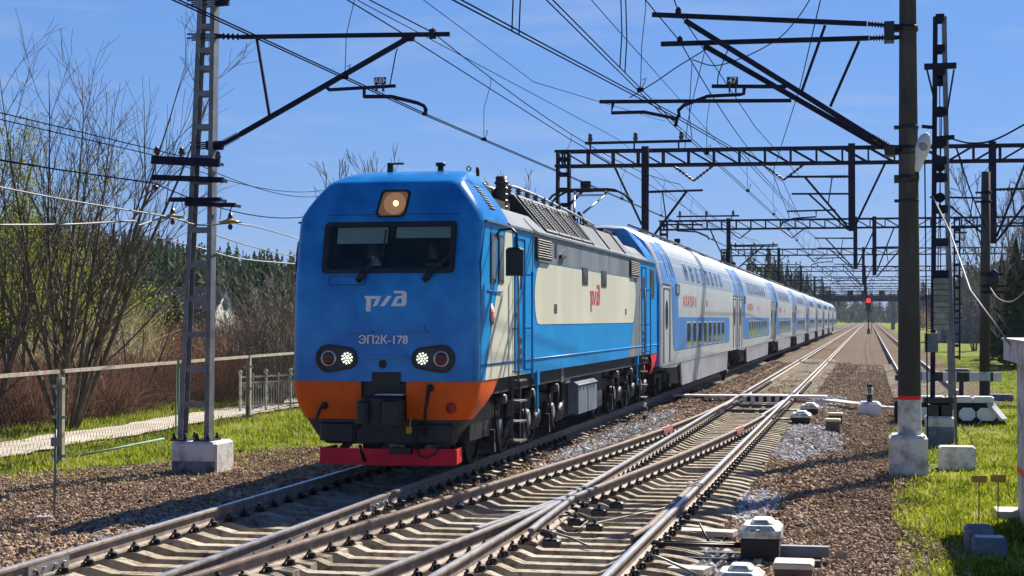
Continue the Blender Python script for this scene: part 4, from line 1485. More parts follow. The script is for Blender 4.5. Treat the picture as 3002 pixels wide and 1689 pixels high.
# doors
for y0, y1 in ((2.62, 3.42), (18.15, 18.95)):
    for s in (-1, 1):
        mb = MB(OFF)
        for a, b in (((y0, 1.5), (y0, 3.70)), ((y1, 1.5), (y1, 3.70)), ((y0, 3.70), (y1, 3.70)), ((y0, 1.5), (y1, 1.5))):
            mb.bar((s * (SP + 0.012), a[0], a[1]), (s * (SP + 0.012), b[0], b[1]), 0.03, 0.02)
        mb.box(min(s * SP, s * (SP + 0.009)), max(s * SP, s * (SP + 0.009)), y0, y1, 1.5, 3.7, 1 if y0 < 5 and False else 0)
        d = mb.build("door", M["blue_side"], loco)
    mb = MB(OFF)
    mb.prism(rrect(y0 + 0.18, y1 - 0.18, 2.85, 3.45, 0.08), (SP + 0.008, 0, 0), (0, 1, 0), (0, 0, 1), 0.006)
    mb.build("pane", M["pane"], d)
    mb = MB(OFF)
    mb.box(SP + 0.01, SP + 0.05, y0 + 0.1, y0 + 0.22, 2.40, 2.46)
    mb.build("handle", M["steel"], d)
    for yy in (y0 - 0.16, y1 + 0.16):
        mb = MB(OFF)
        mb.tube((SP + 0.11, yy, 1.35), (SP + 0.11, yy, 3.15), 0.020, n=8)
        for z in (1.5, 2.2, 3.1):
            mb.tube((SP - 0.02, yy, z), (SP + 0.11, yy, z), 0.014, n=6)
        mb.build("handrail", M["blue"] if yy > y0 else M["mast_grey"], loco)
    for s in (1, -1):
        mb = MB(OFF)
        for z in (1.32, 0.98, 0.64, 0.32):
            mb.box(min(s * 1.33, s * 1.58), max(s * 1.33, s * 1.58), y0 + 0.1, y1 - 0.1, z, z + 0.03)
        for yy in (y0 + 0.1, y1 - 0.1):
            mb.bar((s * 1.45, yy, 0.3), (s * 1.45, yy, 1.42), 0.035, 0.02)
        mb.build("step_ladder", M["dim_steel"], loco)
    mb = MB(OFF)
    for z in (1.62, 1.78, 1.95): mb.box(SP + 0.006, SP + 0.02, y0 + 0.22, y1 - 0.25, z, z + 0.09)
    mb.build("toe_recess", M["black"], loco)
# mirror
mb = MB(OFF)
mb.path([(1.48, 1.5, 3.52), (1.50, 1.32, 3.66), (1.60, 1.14, 3.74), (1.80, 1.08, 3.75), (1.88, 1.08, 3.68), (1.89, 1.08, 3.40)], 0.022, 8)
mir = mb.build("mirror", M["black"], loco)
mb = MB(OFF)
mb.cbox(1.72, 2.00, 0.98, 1.12, 3.02, 3.46, 0.035)
mb.build("mirror_housing", M["rubber"], mir)
mb = MB(OFF)
mb.path([(-1.50, 0.75, 2.9), (-1.60, 0.70, 3.0), (-1.63, 0.70, 3.35), (-1.60, 0.70, 3.55), (-1.50, 0.72, 3.6)], 0.025, 8)
mb.build("mirror", M["black"], loco)
# round crest by the cab
mb = MB(OFF)
mb.lathe((SP + 0.004, 0.98, 2.43), (1, 0, 0), [(0, .17), (.006, .17)], 20)
cr_ = mb.build("crest", M["black"], loco)
mb = MB(OFF)
mb.lathe((SP + 0.010, 0.98, 2.43), (1, 0, 0), [(0, .135), (.004, .135)], 20)
mb.build("crest_field", pm("pale_pink_crest", (0.72, 0.45, 0.40), 0.5, 0, 0.1), cr_)
mb = MB(OFF)
star = [(0.10 * (1 if k % 2 == 0 else 0.42) * math.sin(k * math.pi / 5), 0.10 * (1 if k % 2 == 0 else 0.42) * math.cos(k * math.pi / 5)) for k in range(10)]
mb.prism(star, (SP + 0.014, 0.98, 2.43), (0, 1, 0), (0, 0, 1), 0.004)
mb.build("crest_star", M["text_red"], cr_)
mb = MB(OFF)
mb.tube((SP, 0.62, 2.78), (SP + 0.02, 1.62, 2.78), 0.016, n=6)
mb.build("handrail", M["blue"], loco)
# diagonal cable shadows on the cream wedge are cast by nothing near: two painted seams
mb = MB(OFF)
for y in (0.9, 2.46, 4.12):
    mb.bar((SP + 0.004, y, 1.44), (SP + 0.004, y, 3.8), 0.012, 0.010)
mb.build("body_seam", M["dark"], loco)
# underframe
mb = MB(OFF)
mb.box(-1.42, 1.42, 0.6, LL - 0.6, 1.18, 1.418)
mb.box(-1.05, 1.05, 0.7, LL - 0.7, 0.72, 1.2)
mb.box(-1.25, 1.25, 8.3, 13.3, 0.40, 1.2)
mb.build("underframe", M["dark"], loco)
mb = MB(OFF)
mb.box(1.22, 1.47, 8.95, 11.25, 0.44, 1.02)
mb.prism([(1.22, 1.02), (1.49, 1.02), (1.22, 1.19)], (0, 8.9, 0), (1, 0, 0), (0, 0, 1), -2.4)
for k in range(5):
    mb.box(1.47, 1.485, 9.1 + 0.42 * k, 9.2 + 0.42 * k, 0.93, 0.97, 1)
mb.bar((1.474, 10.1, 0.44), (1.474, 10.1, 1.0), 0.012, 0.01, 1)
mb.build("equipment_box", [M["roof_grey"], M["dark"]], loco)
for y in (4.55, 17.35):
    mb = MB(OFF); mb.box(1.47, 1.53, y - 0.09, y + 0.09, 1.2, 1.46)
    mb.box(1.48, 1.52, y - 0.03, y + 0.03, 0.72, 1.2)
    mb.build("jacking_bracket", M["blue_side"], loco)
mb = MB(OFF)
mb.box(1.30, 1.44, 7.2, 7.5, 1.15, 1.42); mb.box(1.30, 1.40, 7.9, 8.4, 1.10, 1.42)
mb.build("socket_box", M["grey_band"], loco)

def bogie(yc):
    mb = MB(OFF)
    for s in (1, -1):
        mb.box(min(s * 0.98, s * 1.18), max(s * 0.98, s * 1.18), yc - 3.1, yc + 3.1, 0.72, 0.98)
        for k in (-1.15, 1.15):
            mb.box(min(s * 0.98, s * 1.20), max(s * 0.98, s * 1.20), yc + k - 0.3, yc + k + 0.3, 0.45, 0.75)
    for k in (-1.15, 1.15):
        mb.box(-1.0, 1.0, yc + k - 0.25, yc + k + 0.25, 0.5, 0.95)
    bg = mb.build("bogie", M["dark"], loco)
    for k in (-2.3, 0, 2.3):
        y = yc + k
        for s in (1, -1):
            mb = MB(OFF)
            mb.lathe((s * 0.735, y, 0.625), (s, 0, 0), [(0, .655), (.03, .655), (.035, .63), (.135, .622), (.14, .55), (.10, .53), (.08, .25), (.16, .2), (.18, .0)], 36, 0)
            wh = mb.build("wheel", M["dark"], bg, sharp=35)
            if s > 0:
                mb = MB(OFF)
                mb.cbox(s * 0.98, s * 1.28, y - 0.22, y + 0.22, 0.42, 0.80, 0.04, 0)
                mb.lathe((s * 1.28, y, 0.60), (s, 0, 0), [(0, .17), (.05, .17), (.07, .13), (.07, 0)], 18, 1)
                mb.build("axle_box", [M["dark"], M["dim_steel"]], bg)
                for dy in (-0.42, 0.42):
                    mb = MB(OFF)
                    for q in range(5):
                        mb.lathe((s * 1.10, y + dy, 0.60 + 0.055 * q), (0, 0, 1), [(0, .085), (.02, .105), (.04, .085)], 12)
                    mb.build("spring", M["dark"], bg)
                mb = MB(OFF)
                mb.tube((s * 1.30, y + 0.50, 0.55), (s * 1.30, y + 0.62, 1.15), 0.045, n=8, mat=0)
                mb.lathe((s * 1.22, y + 0.15, 1.08), (s, 0, 0), [(0, .19), (.02, .21), (.05, .21), (.06, .17)], 20, 0)
                mb.lathe((s * 1.28, y + 0.0, 1.06), (s, 0, 0), [(0, .09), (.10, .09), (.16, .07), (.16, .0)], 14, 1)
                mb.path([(s * 1.33, y + 0.30, 0.42), (s * 1.36, y + 0.42, 0.62), (s * 1.36, y + 0.66, 0.70), (s * 1.34, y + 0.80, 0.60), (s * 1.30, y + 0.82, 0.42)], 0.05, 8, 1)
                mb.build("damper", [M["dark"], M["dim_steel"]], bg)
                mb = MB(OFF)
                mb.path([(s * 1.36, y - 0.5, 0.95), (s * 1.40, y - 0.5, 0.5), (s * 1.38, y - 0.2, 0.33)], 0.018, 6)
                mb.box(s * 1.30, s * 1.38, y - 0.62, y - 0.5, 0.25, 0.60)
                mb.build("sand_pipe", M["dark"], bg)
bogie(4.6); bogie(LL - 4.6)

# ---------- crew behind the windscreen, desk and seats
mb = MB(OFF)
mb.box(-1.0, 1.05, 0.34, 0.80, 2.6, 3.16); mb.box(-0.75, -0.25, 0.36, 0.5, 3.16, 3.24)
mb.build("driver_desk", M["cab_wall"], loco)
mb = MB(OFF); mb.prism([(0, 0), (0.16, 0), (0.10, 0.12), (0.0, 0.16)], (-0.28, 0.34, 3.165), (1, 0, 0), (0, 0.2, 1), 0.004); mb.build("paper_sheet", M["white"], loco)
loco.scale = (0.967, 1.0, 0.992)
loco.location.x += 0.055

def skin_figure(name, joints, edges, mat, parent=None, levels=1):
    me = bpy.data.meshes.new(name)
    me.from_pydata([j[0] for j in joints], edges, [])
    ob = bpy.data.objects.new(name, me); COL.objects.link(ob)
    sk = ob.modifiers.new("skin", "SKIN"); sk.use_smooth_shade = True
    me.update()
    if not me.skin_vertices:
        bpy.context.view_layer.objects.active = ob
    lay = me.skin_vertices[0].data
    for i, j in enumerate(joints):
        r = j[1]; lay[i].radius = r if isinstance(r, tuple) else (r, r)
        lay[i].use_root = (i == 0)
    sb = ob.modifiers.new("sub", "SUBSURF"); sb.levels = levels; sb.render_levels = levels
    return ob

def driver(cx, cy, z, label, vest, lean):
    """seated figure facing the windscreen (towards -y), z = seat top"""
    root = thing("person", label, "person", (cx, cy, z))
    J = [((cx, cy, z + .08), (.15, .13)), ((cx, cy - .02, z + .30), (.15, .11)), ((cx + lean, cy - .05, z + .50), (.17, .11)), ((cx + lean, cy - .06, z + .60), (.07, .07)), ((cx + lean, cy - .08, z + .68), (.085, .10)), ((cx + lean, cy - .10, z + .80), (.075, .09))]
    E_ = [(0, 1), (1, 2), (2, 3), (3, 4), (4, 5)]
    for s in (-1, 1):
        b = len(J)
        J += [((cx + lean + s * .19, cy - .05, z + .50), (.06, .06)), ((cx + lean + s * .24, cy - .14, z + .27), (.045, .045)), ((cx + lean * .5 + s * .17, cy - .40, z + .24), (.033, .033)), ((cx + lean * .5 + s * .15, cy - .49, z + .25), (.03, .02)),
              ((cx + s * .10, cy - .42, z + .08), (.08, .08)), ((cx + s * .11, cy - .50, z - .34), (.055, .055)), ((cx + s * .11, cy - .62, z - .38), (.045, .035))]
        E_ += [(2, b), (b, b + 1), (b + 1, b + 2), (b + 2, b + 3), (0, b + 4), (b + 4, b + 5), (b + 5, b + 6)]
    bd = skin_figure("body", J, E_, None)
    dg = bpy.context.evaluated_depsgraph_get()
    me = bpy.data.meshes.new_from_object(bd.evaluated_get(dg)); bpy.data.objects.remove(bd)
    off = Vector((cx, cy, z))
    for v in me.vertices: v.co = v.co - off
    me.materials.clear(); me.materials.append(M["uniform"]); me.materials.append(M["skin"])
    for p in me.polygons:
        c = p.center
        hand = c.y < -0.42 and 0.18 < c.z < 0.33
        p.material_index = 1 if (c.z > 0.585 or hand) else 0
    o = bpy.data.objects.new("body", me); COL.objects.link(o); o.parent = root
    mb = MB((cx + lean, cy - .10, z)); mb.ball((0, 0.02, .80), .105, 12, sy=1.1, sz=.85); mb.build("hair", M["hair"], root) if False else None
    mb = MB((cx + lean, cy - .09, z)); mb.ball((0, 0.025, .835), .098, 12, sy=1.05, sz=.75); mb.build("hair", M["hair"], root)
    mb = MB((cx + lean, cy - .20, z)); mb.ball((-.032, .02, .765), .011, 6); mb.ball((.032, .02, .765), .011, 6); mb.build("eyes", M["black"], root)
    mb = MB((cx + lean, cy - .20, z)); mb.ball((0, .005, .735), .016, 6, sz=1.4); mb.build("nose", M["skin"], root)
    if vest:
        mb = MB((cx + lean * .6, cy - .03, z))
        mb.lathe((0, 0, .12), (0, 0, 1), [(0, .175), (.16, .178), (.30, .185), (.37, .15), (.38, .10)], 14)
        mb.build("vest", M["hivis"], root)
    return root
driver(LX - 0.42, LY0 + 1.05, LZ0 + 2.72, "dim figure in dark uniform seated behind the locomotive's windscreen", False, 0.02)
driver(LX + 0.62, LY0 + 1.0, LZ0 + 2.70, "driver in a yellow-green safety vest seated behind the locomotive's windscreen", True, -0.02)
# ================================================================== PASSENGER COACHES
CY0 = 45.9
CP = 27.75          # coach pitch
CLN = 27.2
PROFC = [(1.545, 1.02), (1.55, 2.2), (1.55, 3.32), (1.50, 3.62), (1.42, 3.95), (1.30, 4.25), (1.10, 4.56), (0.85, 4.76), (0.5, 4.90), (0.0, 4.95)]
def coach_side(z):
    zs = [p[1] for p in PROFC]; xs = [p[0] for p in PROFC]
    return float(np.interp(z, zs, xs))

def on_side(mb, pts, lift, mat, zs=None):
    """paint area on the coach side (+x), following its curve: pts outline given as rows (z, y0, y1)"""
    vs, fs = [], []
    for z, a, b in pts:
        x = coach_side(z) + lift
        vs += [(x, a, z), (x, b, z)]
    for i in range(len(pts) - 1):
        fs.append((2 * i, 2 * i + 1, 2 * i + 3, 2 * i + 2))
    mb.add(vs, fs, mat, False)

def window(mb, y0, y1, z0, z1, lift, mat, n=3):
    rows = []
    r = min(0.07, (y1 - y0) / 4)
    for t, ins in ((0, r), (0.08, 0.2 * r), (0.2, 0), (0.5, 0), (0.8, 0), (0.92, 0.2 * r), (1, r)):
        z = z0 + (z1 - z0) * t
        rows.append((z, y0 + ins, y1 - ins))
    on_side(mb, rows, lift, mat)

def make_coach(first, label, group, plain=False):
    off = (T1, CY0, RZ1)
    t = thing("passenger_coach", label, "railway coach", (T1, CY0 + CLN / 2, 0), group)
    mb = MB(off)
    pts = PROFC + [(-a, b) for a, b in reversed(PROFC[:-1])]
    m = len(pts)
    ends = [(0.0, 0.965), (0.10, 0.99), (0.28, 1.0), (CLN - 0.28, 1.0), (CLN - 0.10, 0.99), (CLN, 0.965)]
    vs, fs = [], []
    for y, k in ends:
        for a, b in pts:
            vs.append((a * k, y, 1.02 + (b - 1.02) * (1 - (1 - k) * 0.6)))
    for i in range(len(ends) - 1):
        for q in range(m - 1):
            fs.append((i * m + q + 1, i * m + q, (i + 1) * m + q, (i + 1) * m + q + 1))
    e = (len(ends) - 1) * m
    mb.add(vs, fs, 0, True)
    mb.add([vs[i] for i in range(m)], [tuple(range(m))], 1)
    mb.add([vs[e + i] for i in range(m)], [tuple(range(m - 1, -1, -1))], 1)
    mb.add([vs[0], vs[m - 1], vs[e + m - 1], vs[e]], [(0, 3, 2, 1)], 1)
    b = mb.build("body", [M["coach_white"], M["blue"]], t, sharp=35)
    mb = MB(off)
    zr = lambda a, c, k=6: [a + (c - a) * i / k for i in range(k + 1)]
    # roof-edge bright panel, grey window band, blue bands
    on_side(mb, [(z, 3.2, 24.9) for z in zr(3.44, 4.30)], 0.004, 1)
    blue0 = lambda z: 2.35 + (3.5 - z) * 0.28
    on_side(mb, [(z, blue0(z), 4.25 - 0.12 * math.sin((z - 2.4) / 1.0 * 3.0)) for z in zr(2.38, 3.44)], 0.007, 0)
    on_side(mb, [(z, blue0(z) + max(0, 1.55 - z) * 1.6, 22.9 - max(0, 1.5 - z) * 1.2) for z in zr(1.40, 2.385)], 0.007, 0)
    on_side(mb, [(z, 2.3 - (z - 3.44) * 0.5, 3.9 - (z - 3.44) * 0.7) for z in zr(3.44, 4.55)], 0.008, 0)
    on_side(mb, [(z, 0.35, 2.1 - (z - 3.3) * 0.5) for z in zr(3.32, 4.7)], 0.006, 0)
    on_side(mb, [(z, 25.5, 26.9) for z in zr(3.32, 4.7)], 0.006, 0)
    mb.build("side_livery", [M["coach_blue"], M["coach_grey"]], t)
    mb = MB(off)
    for z0 in (3.3,):
        on_side(mb, [(z, 0.12, 2.3) for z in (3.285, 3.315)], 0.010, 0)
        on_side(mb, [(z, 24.6, 27.0) for z in (3.285, 3.315)], 0.010, 0)
    for y in (0.32, 2.18, 24.75, 26.9):
        on_side(mb, [(z, y, y + 0.04) for z in zr(1.1, 4.3, 8)], 0.012, 0)
    for y in (1.5, 2.6, 3.1):
        on_side(mb, [(z, y + (4.3 - z) * 0.25, y + 0.16 + (4.3 - z) * 0.25) for z in zr(3.55, 4.3, 4)], 0.013, 0)
    mb.build("body_seam", [M["mast_dark"]], t)
    for k in range(8):
        y = 6.45 + 1.80 * k
        mb = MB(off)
        window(mb, y, y + 1.30, 1.44, 2.25, 0.012, 0)
        w = mb.build("window", [M["white"] if False else M["coach_white"]], t)
        mb = MB(off)
        window(mb, y + 0.10, y + 1.20, 1.49, 2.20, 0.018, 0)
        mb.build("pane", [M["coach_pane"]], w)
        mb = MB(off)
        window(mb, y, y + 1.25, 3.50, 4.12, 0.010, 0)
        w = mb.build("window", [M["coach_white"]], t)
        mb = MB(off)
        window(mb, y + 0.12, y + 1.13, 3.54, 4.08, 0.017, 0)
        mb.build("pane", [M["coach_pane"]], w)
    for y0, y1, yc in ((0.55, 1.95, 1.25), (24.95, 26.3, 25.6)):
        mb = MB(off)
        mb.bar((1.556, y0, 3.2), (1.556, y1, 3.2), 0.03, 0.012)
        for a, c in (((y0, 1.1), (y0, 3.2)), ((y1, 1.1), (y1, 3.2))):
            mb.bar((1.556, a[0], a[1]), (1.556, c[0], c[1]), 0.03, 0.012)
        d = mb.build("door", M["mast_grey"], t)
        mb = MB(off)
        pts2 = [(yc + 0.30 * math.cos(a), 2.45 + 0.42 * math.sin(a)) for a in np.linspace(0, 2 * math.pi, 20, endpoint=False)]
        mb.prism(pts2, (1.553, 0, 0), (0, 1, 0), (0, 0, 1), 0.008)
        mb.build("pane", M["coach_pane"], d)
    mb = MB(off)
    mb.box(1.54, 1.575, 3.45, 4.45, 3.06, 3.36)
    ds = mb.build("display", M["dark"], t)
    mb = MB(off)
    mb.box(1.575, 1.579, 3.55, 4.35, 3.10, 3.32)
    mb.build("display_screen", M["grey_band"], ds)
    mb = MB(off)
    text_mb(mb, "АВРОРА", (1.554, 7.5, 2.74), (0, 1, 0), (0, 0, 1), 0.44, 0.012, squeeze=1.45, spacing=1.9, bold=0.02)
    mb.build("lettering", M["text_red"], t)
    mb = MB(off)
    mb.box(1.556, 1.566, 13.0, 13.5, 2.80, 2.98)
    mb.build("number_mark", M["pink"], t)
    # skirt with bogie openings
    mb = MB(off)
    sk = [(5.4, 0.30), (21.9, 0.30), (22.35, 1.02), (5.0, 1.02)]
    for s in (1, -1):
        mb.prism(sk if s > 0 else [(-a, b) for a, b in sk], (s * 1.535, 0, 0), (0, s, 0), (0, 0, 1), -0.05)
        mb.prism([(0.15, 0.98), (3.6, 0.90), (5.0, 1.02), (0.15, 1.02)] if s > 0 else [(-0.15, 0.98), (-3.6, 0.9), (-5.0, 1.02), (-0.15, 1.02)], (s * 1.535, 0, 0), (0, s, 0), (0, 0, 1), -0.05)
    mb.box(-1.4, 1.4, 5.5, 21.8, 0.35, 1.0)
    mb.build("skirt", M["coach_skirt"], t)
    for yc in (3.0, CLN - 2.7):
        mb = MB(off)
        mb.box(-1.1, 1.1, yc - 2.2, yc + 2.2, 0.78, 1.02)
        for s in (1, -1):
            mb.box(min(s * 0.95, s * 1.2), max(s * 0.95, s * 1.2), yc - 1.8, yc + 1.8, 0.48, 0.75)
            mb.lathe((s * 1.1, yc, 0.5), (0, 0, 1), [(0, .2), (.05, .24), (.1, .2), (.15, .24), (.2, .2), (.25, .24), (.3, .2)], 14)
            for k in (-1.2, 1.2):
                mb.cbox(min(s * 1.0, s * 1.3), max(s * 1.0, s * 1.3), yc + k - 0.2, yc + k + 0.2, 0.32, 0.66, 0.04)
        bg = mb.build("bogie", M["dark"], t)
        for k in (-1.2, 1.2):
            for s in (1, -1):
                mb = MB(off)
                mb.lathe((s * 0.735, yc + k, 0.475), (s, 0, 0), [(0, .5), (.03, .5), (.035, .478), (.135, .47), (.14, .4), (.08, .36), (.1, 0)], 24)
                mb.build("wheel", M["dark"], bg, sharp=35)
    mb = MB(off)
    n = 5
    for k in range(n):
        y = CLN + 0.02 + 0.11 * k
        pp = [(a * 0.90, 1.1 + (b - 1.1) * 0.97) for a, b in PROFC[1:]]
        pp = pp + [(-a, b) for a, b in reversed(pp[:-1])]
        mb.prism(pp, (0, y, 0), (1, 0, 0), (0, 0, 1), -0.085)
    mb.box(-0.15, 0.15, CLN, CLN + 0.55, 0.75, 1.05)
    mb.build("gangway", M["rubber"], t)
    mb = MB(off)
    for s in (1, -1):
        for x in (0.55, 0.80):
            mb.tube((s * x, 0.6, 4.97 if x < 0.6 else 4.88), (s * x, CLN - 0.6, 4.97 if x < 0.6 else 4.88), 0.03, n=6)
    for y in (4, 10, 17, 23):
        mb.box(-0.5, 0.5, y, y + 1.2, 4.90, 4.99)
    mb.build("roof_duct", M["roof_grey"], t)
    return t

GRP = "double deck coaches of the train"
coach = make_coach(True, "first double-deck coach, coupled right behind the blue locomotive", GRP)
names = ["second", "third", "fourth", "fifth", "sixth", "seventh", "eighth"]
for i, nm in enumerate(names):
    c = copy_tree(coach)
    c.location.y += CP * (i + 1)
    c["label"] = f"{nm} white and blue double-deck coach counted from the locomotive"
last = copy_tree(coach)
last.location.y += CP * 8
last["label"] = "last coach at the far tail end of the train"
# ================================================================== MASTS, POLES, GANTRIES
def ins_rod(mb, p, q, r=0.05, n=9, mat=0):
    """ribbed insulator rod from p to q"""
    p, q = Vector(p), Vector(q)
    L = (q - p).length
    prof = [(0, r * 0.8), (L * 0.08, r * 0.8)]
    for k in range(n):
        t = L * (0.10 + 0.80 * k / n); d = L * 0.8 / n
        prof += [(t, r * 0.55), (t + d * 0.35, r * 1.25), (t + d * 0.7, r * 0.55)]
    prof += [(L * 0.92, r * 0.8), (L, r * 0.8)]
    mb.lathe(p, q - p, prof, 8, mat)

def lattice_post(mb, base, top, w0, w1, d0, d1, rungs, leg=0.11, mat=0, rmat=0, rh=0.14):
    """two channel legs side by side in x joined by cross plates"""
    base, top = Vector(base), Vector(top)
    for s in (-1, 1):
        a = base + Vector((s * w0 / 2, 0, 0)); b = top + Vector((s * w1 / 2, 0, 0))
        mb.bar(a, b, d0 if False else leg, (d0 + d1) / 2, mat, up=(0, 1, 0))
    for k in range(rungs):
        t = (k + 0.5) / rungs
        c = base.lerp(top, t); w = w0 + (w1 - w0) * t
        for dy in (-1, 1):
            y = c.y + dy * ((d0 + d1) / 4 - 0.015)
            mb.box(c.x - w / 2, c.x + w / 2, y - 0.012, y + 0.012, c.z - rh / 2, c.z + rh / 2, rmat)
    return mb

# ---------- the mast left of the locomotive (everything across the track lies in the plane y = YL)
YL = 28.9
lm = thing("catenary_mast", "grey ladder-like steel catenary mast on a whitewashed block left of the locomotive", "mast", tuple(at_y(488, 1150, YL)))
bL, bR = at_y(464, 1105, YL), at_y(521, 1105, YL)
tL, tR = at_y(512, -60, YL), at_y(541, -60, YL)
for a, b in ((bL, tL), (bR, tR)):
    mb = MB()
    mb.bar(a, b, 0.03, 0.30, 0, up=(0, 1, 0)) if False else None
    s = 1 if a is bR else -1
    # channel section: web outside, two flanges pointing in
    wv = Vector((s * 0.07, 0, 0))
    mb.bar(a + wv, b + wv * 0.5, 0.016, 0.24, 0, up=(0, 1, 0))
    for dy in (-0.115, 0.115):
        mb.bar(a + Vector((0, dy, 0)) + wv * 0.42, b + Vector((0, dy, 0)) + wv * 0.02, 0.082, 0.016, 0, up=(0, 1, 0))
    mb.build("channel_leg", M["mast_grey"], lm)
for v in [70, 130, 175, 238, 322, 400, 458, 513, 580, 668, 752, 842, 928, 1017]:
    t = (1105 - v) / 1165.0
    a, b = bL.lerp(tL, t), bR.lerp(tR, t)
    mb = MB()
    for dy in (-0.128, 0.128):
        mb.box(a.x - 0.02, b.x + 0.02, YL + dy - 0.008, YL + dy + 0.008, a.z - 0.048, a.z + 0.048)
    mb.build("cross_plate", M["mast_grey"], lm)
f0, f1 = at_y(428, 1195, YL - 0.35), at_y(546, 1112, YL - 0.35)
mb = MB()
mb.cbox(f0.x, f1.x - 0.02, YL - 0.35, YL + 0.55, GZ - 0.5, f1.z, 0.05, 0)
mb.box(f0.x + 0.03, f1.x - 0.05, YL - 0.362, YL - 0.34, GZ - 0.15, f0.z + 0.26, 1)
fd = mb.build("foundation", [M["whitewash"], pm("dark_tar_band", (0.05, 0.05, 0.06), 0.8, 0, 0, 4.0, col2=(0.22, 0.22, 0.25), lo=0.40, hi=0.6)], lm)
mb = MB()
for s, q in ((-1, bL), (1, bR)):
    mb.box(q.x - 0.16, q.x + 0.16, YL - 0.28, YL + 0.28, f1.z, f1.z + 0.035)
    for dx in (-0.11, 0.11):
        for dy in (-0.22, 0.22):
            mb.tube((q.x + dx, YL + dy, f1.z), (q.x + dx, YL + dy, f1.z + 0.14), 0.022, n=6)
            mb.tube((q.x + dx, YL + dy, f1.z + 0.035), (q.x + dx, YL + dy, f1.z + 0.08), 0.042, n=6)
mb.build("anchor_bolts", M["fasten"], lm)
def crossarm(u0, u1, v, v2=None, h=0.09, y=YL - 0.22, name="crossarm", parent=None):
    mb = MB()
    a, b = at_y(u0, v, y), at_y(u1, v2 or v, y)
    mb.bar(a, b, 0.08, h)
    for k in (0.58, 0.92):
        c = a.lerp(b, k)
        mb.bar(c + Vector((0, 0, 0)), c + Vector((0, 0.44, 0)), 0.03, 0.05)
    return mb.build(name, M["mast_dark"], parent)
for u0, u1, v, v2, h in ((382, 552, 402, 410, 0.15), (383, 562, 446, 453, 0.10), (428, 556, 502, 502, 0.08), (466, 592, 512, 516, 0.08)):
    ca = crossarm(u0, u1, v, v2, h, parent=lm)
for u, v in ((394, 396), (456, 398), (548, 408)):
    p = at_y(u, v, YL - 0.22); mb = MB()
    mb.tube(p, p + Vector((0, 0, 0.10)), 0.015, n=6)
    mb.lathe(p + Vector((0, 0, 0.06)), (0, 0, 1), [(0, .03), (.02, .055), (.06, .06), (.08, .035), (.10, .05), (.13, .03), (.15, .0)], 10)
    mb.build("insulator", M["ceramic"], lm)
for u, v, dz in ((434, 505, 0), (579, 517, 0)):
    p = at_y(u, v, YL - 0.22); mb = MB()
    mb.path([p + Vector((0, 0, 0.02)), p + Vector((0.03, 0, -0.03)), p + Vector((0, 0, -0.08)), p + Vector((0, 0, -0.14))], 0.012)
    mb.bar(p + Vector((0.17 if u < 500 else -0.17, 0, 0)), p + Vector((0.24 if u < 500 else -0.20, 0, -0.26)), 0.012, 0.012)
    mb.lathe(p + Vector((0, 0, -0.28)), (0, 0, 1), [(0, .05), (.06, .05), (.14, .03)], 8)
    mb.lathe(p + Vector((0, 0, -0.44)), (0, 0, 1), [(0, .03), (.05, .05), (.10, .03)], 8)
    hg = mb.build("hanging_insulator", M["ceramic"], lm)
    mb = MB()
    mb.lathe(p + Vector((0, 0, -0.315)), (0, 0, 1), [(0, .06), (.0, .21), (.02, .215), (.05, .10), (.08, .05)], 16)
    mb.build("insulator_disc", M["ceramic_tan"], hg)
p = at_y(388, 450, YL - 0.22); mb = MB()
mb.path([p, p + Vector((0.0, 0, -0.08)), p + Vector((0.04, 0, -0.12))], 0.013)
mb.lathe(p + Vector((0.0, 0, -0.21)), (0.3, 0, 1), [(0, .03), (.03, .06), (.08, .065), (.10, .03)], 10)
mb.build("insulator", M["ceramic"], lm)
# the bracket over the near track
YB = YL
br = MB()
A0, A1 = at_y(612, 93, YB), at_y(1131, 86, YB)
br.bar(A0, A1, 0.07, 0.075)
S0, S1 = at_y(606, 337, YB), at_y(1028, 95, YB)
br.bar(S0, S1, 0.08, 0.085)
br.bar(at_y(646, 97, YB), at_y(678, 292, YB), 0.045, 0.045)
br.box(S1.x - 0.12, S1.x + 0.10, YB - 0.06, YB + 0.06, S1.z - 0.06, S1.z + 0.06)
bracket = br.build("bracket", M["mast_dark"], lm)
mb = MB(); ins_rod(mb, at_y(552, 91, YB), A0, 0.055, 4); mb.tube(at_y(535, 91, YB), at_y(552, 91, YB), 0.05, n=8); mb.build("insulator", M["mast_dark"], bracket)
mb = MB(); ins_rod(mb, at_y(548, 368, YB), S0, 0.06, 10); mb.bar(at_y(520, 366, YB), at_y(560, 366, YB), 0.12, 0.16); mb.build("insulator", M["mast_dark"], bracket)
for v in (8, 92, 365):
    mb = MB()
    for dv in (-6, 4):
        mb.tube(at_y(470 if v < 300 else 478, v + dv, YB - 0.10), at_y(548, v + dv, YB - 0.10), 0.016, n=6)
        mb.tube(at_y(482 if v < 300 else 488, v + dv + 5, YB + 0.14), at_y(548, v + dv + 5, YB + 0.14), 0.016, n=6)
    mb.build("clamp_rod", M["mast_dark"], lm)
mb = MB()
mb.bar(at_y(545, 8, YB), at_y(575, 5, YB), 0.10, 0.12); ins_rod(mb, at_y(560, 10, YB), at_y(600, -40, YB), 0.06, 5)
mb.build("insulator", M["mast_dark"], lm)
mb = MB()
mb.bar(at_y(828, 226, YB), at_y(995, 216, YB), 0.055, 0.055)
mb.tube(at_y(818, 217, YB), at_y(830, 227, YB), 0.035, n=6)
reg = mb.build("steady_arm", M["mast_dark"], bracket)
mb = MB()
mb.path([at_y(1000, 122, YB), at_y(996, 130, YB), at_y(982, 205, YB), at_y(980, 216, YB)], 0.012)
mb.build("hanger", M["wire"], reg)
mb = MB()
mb.bar(at_y(916, 222, YB), at_y(916, 243, YB), 0.05, 0.05)
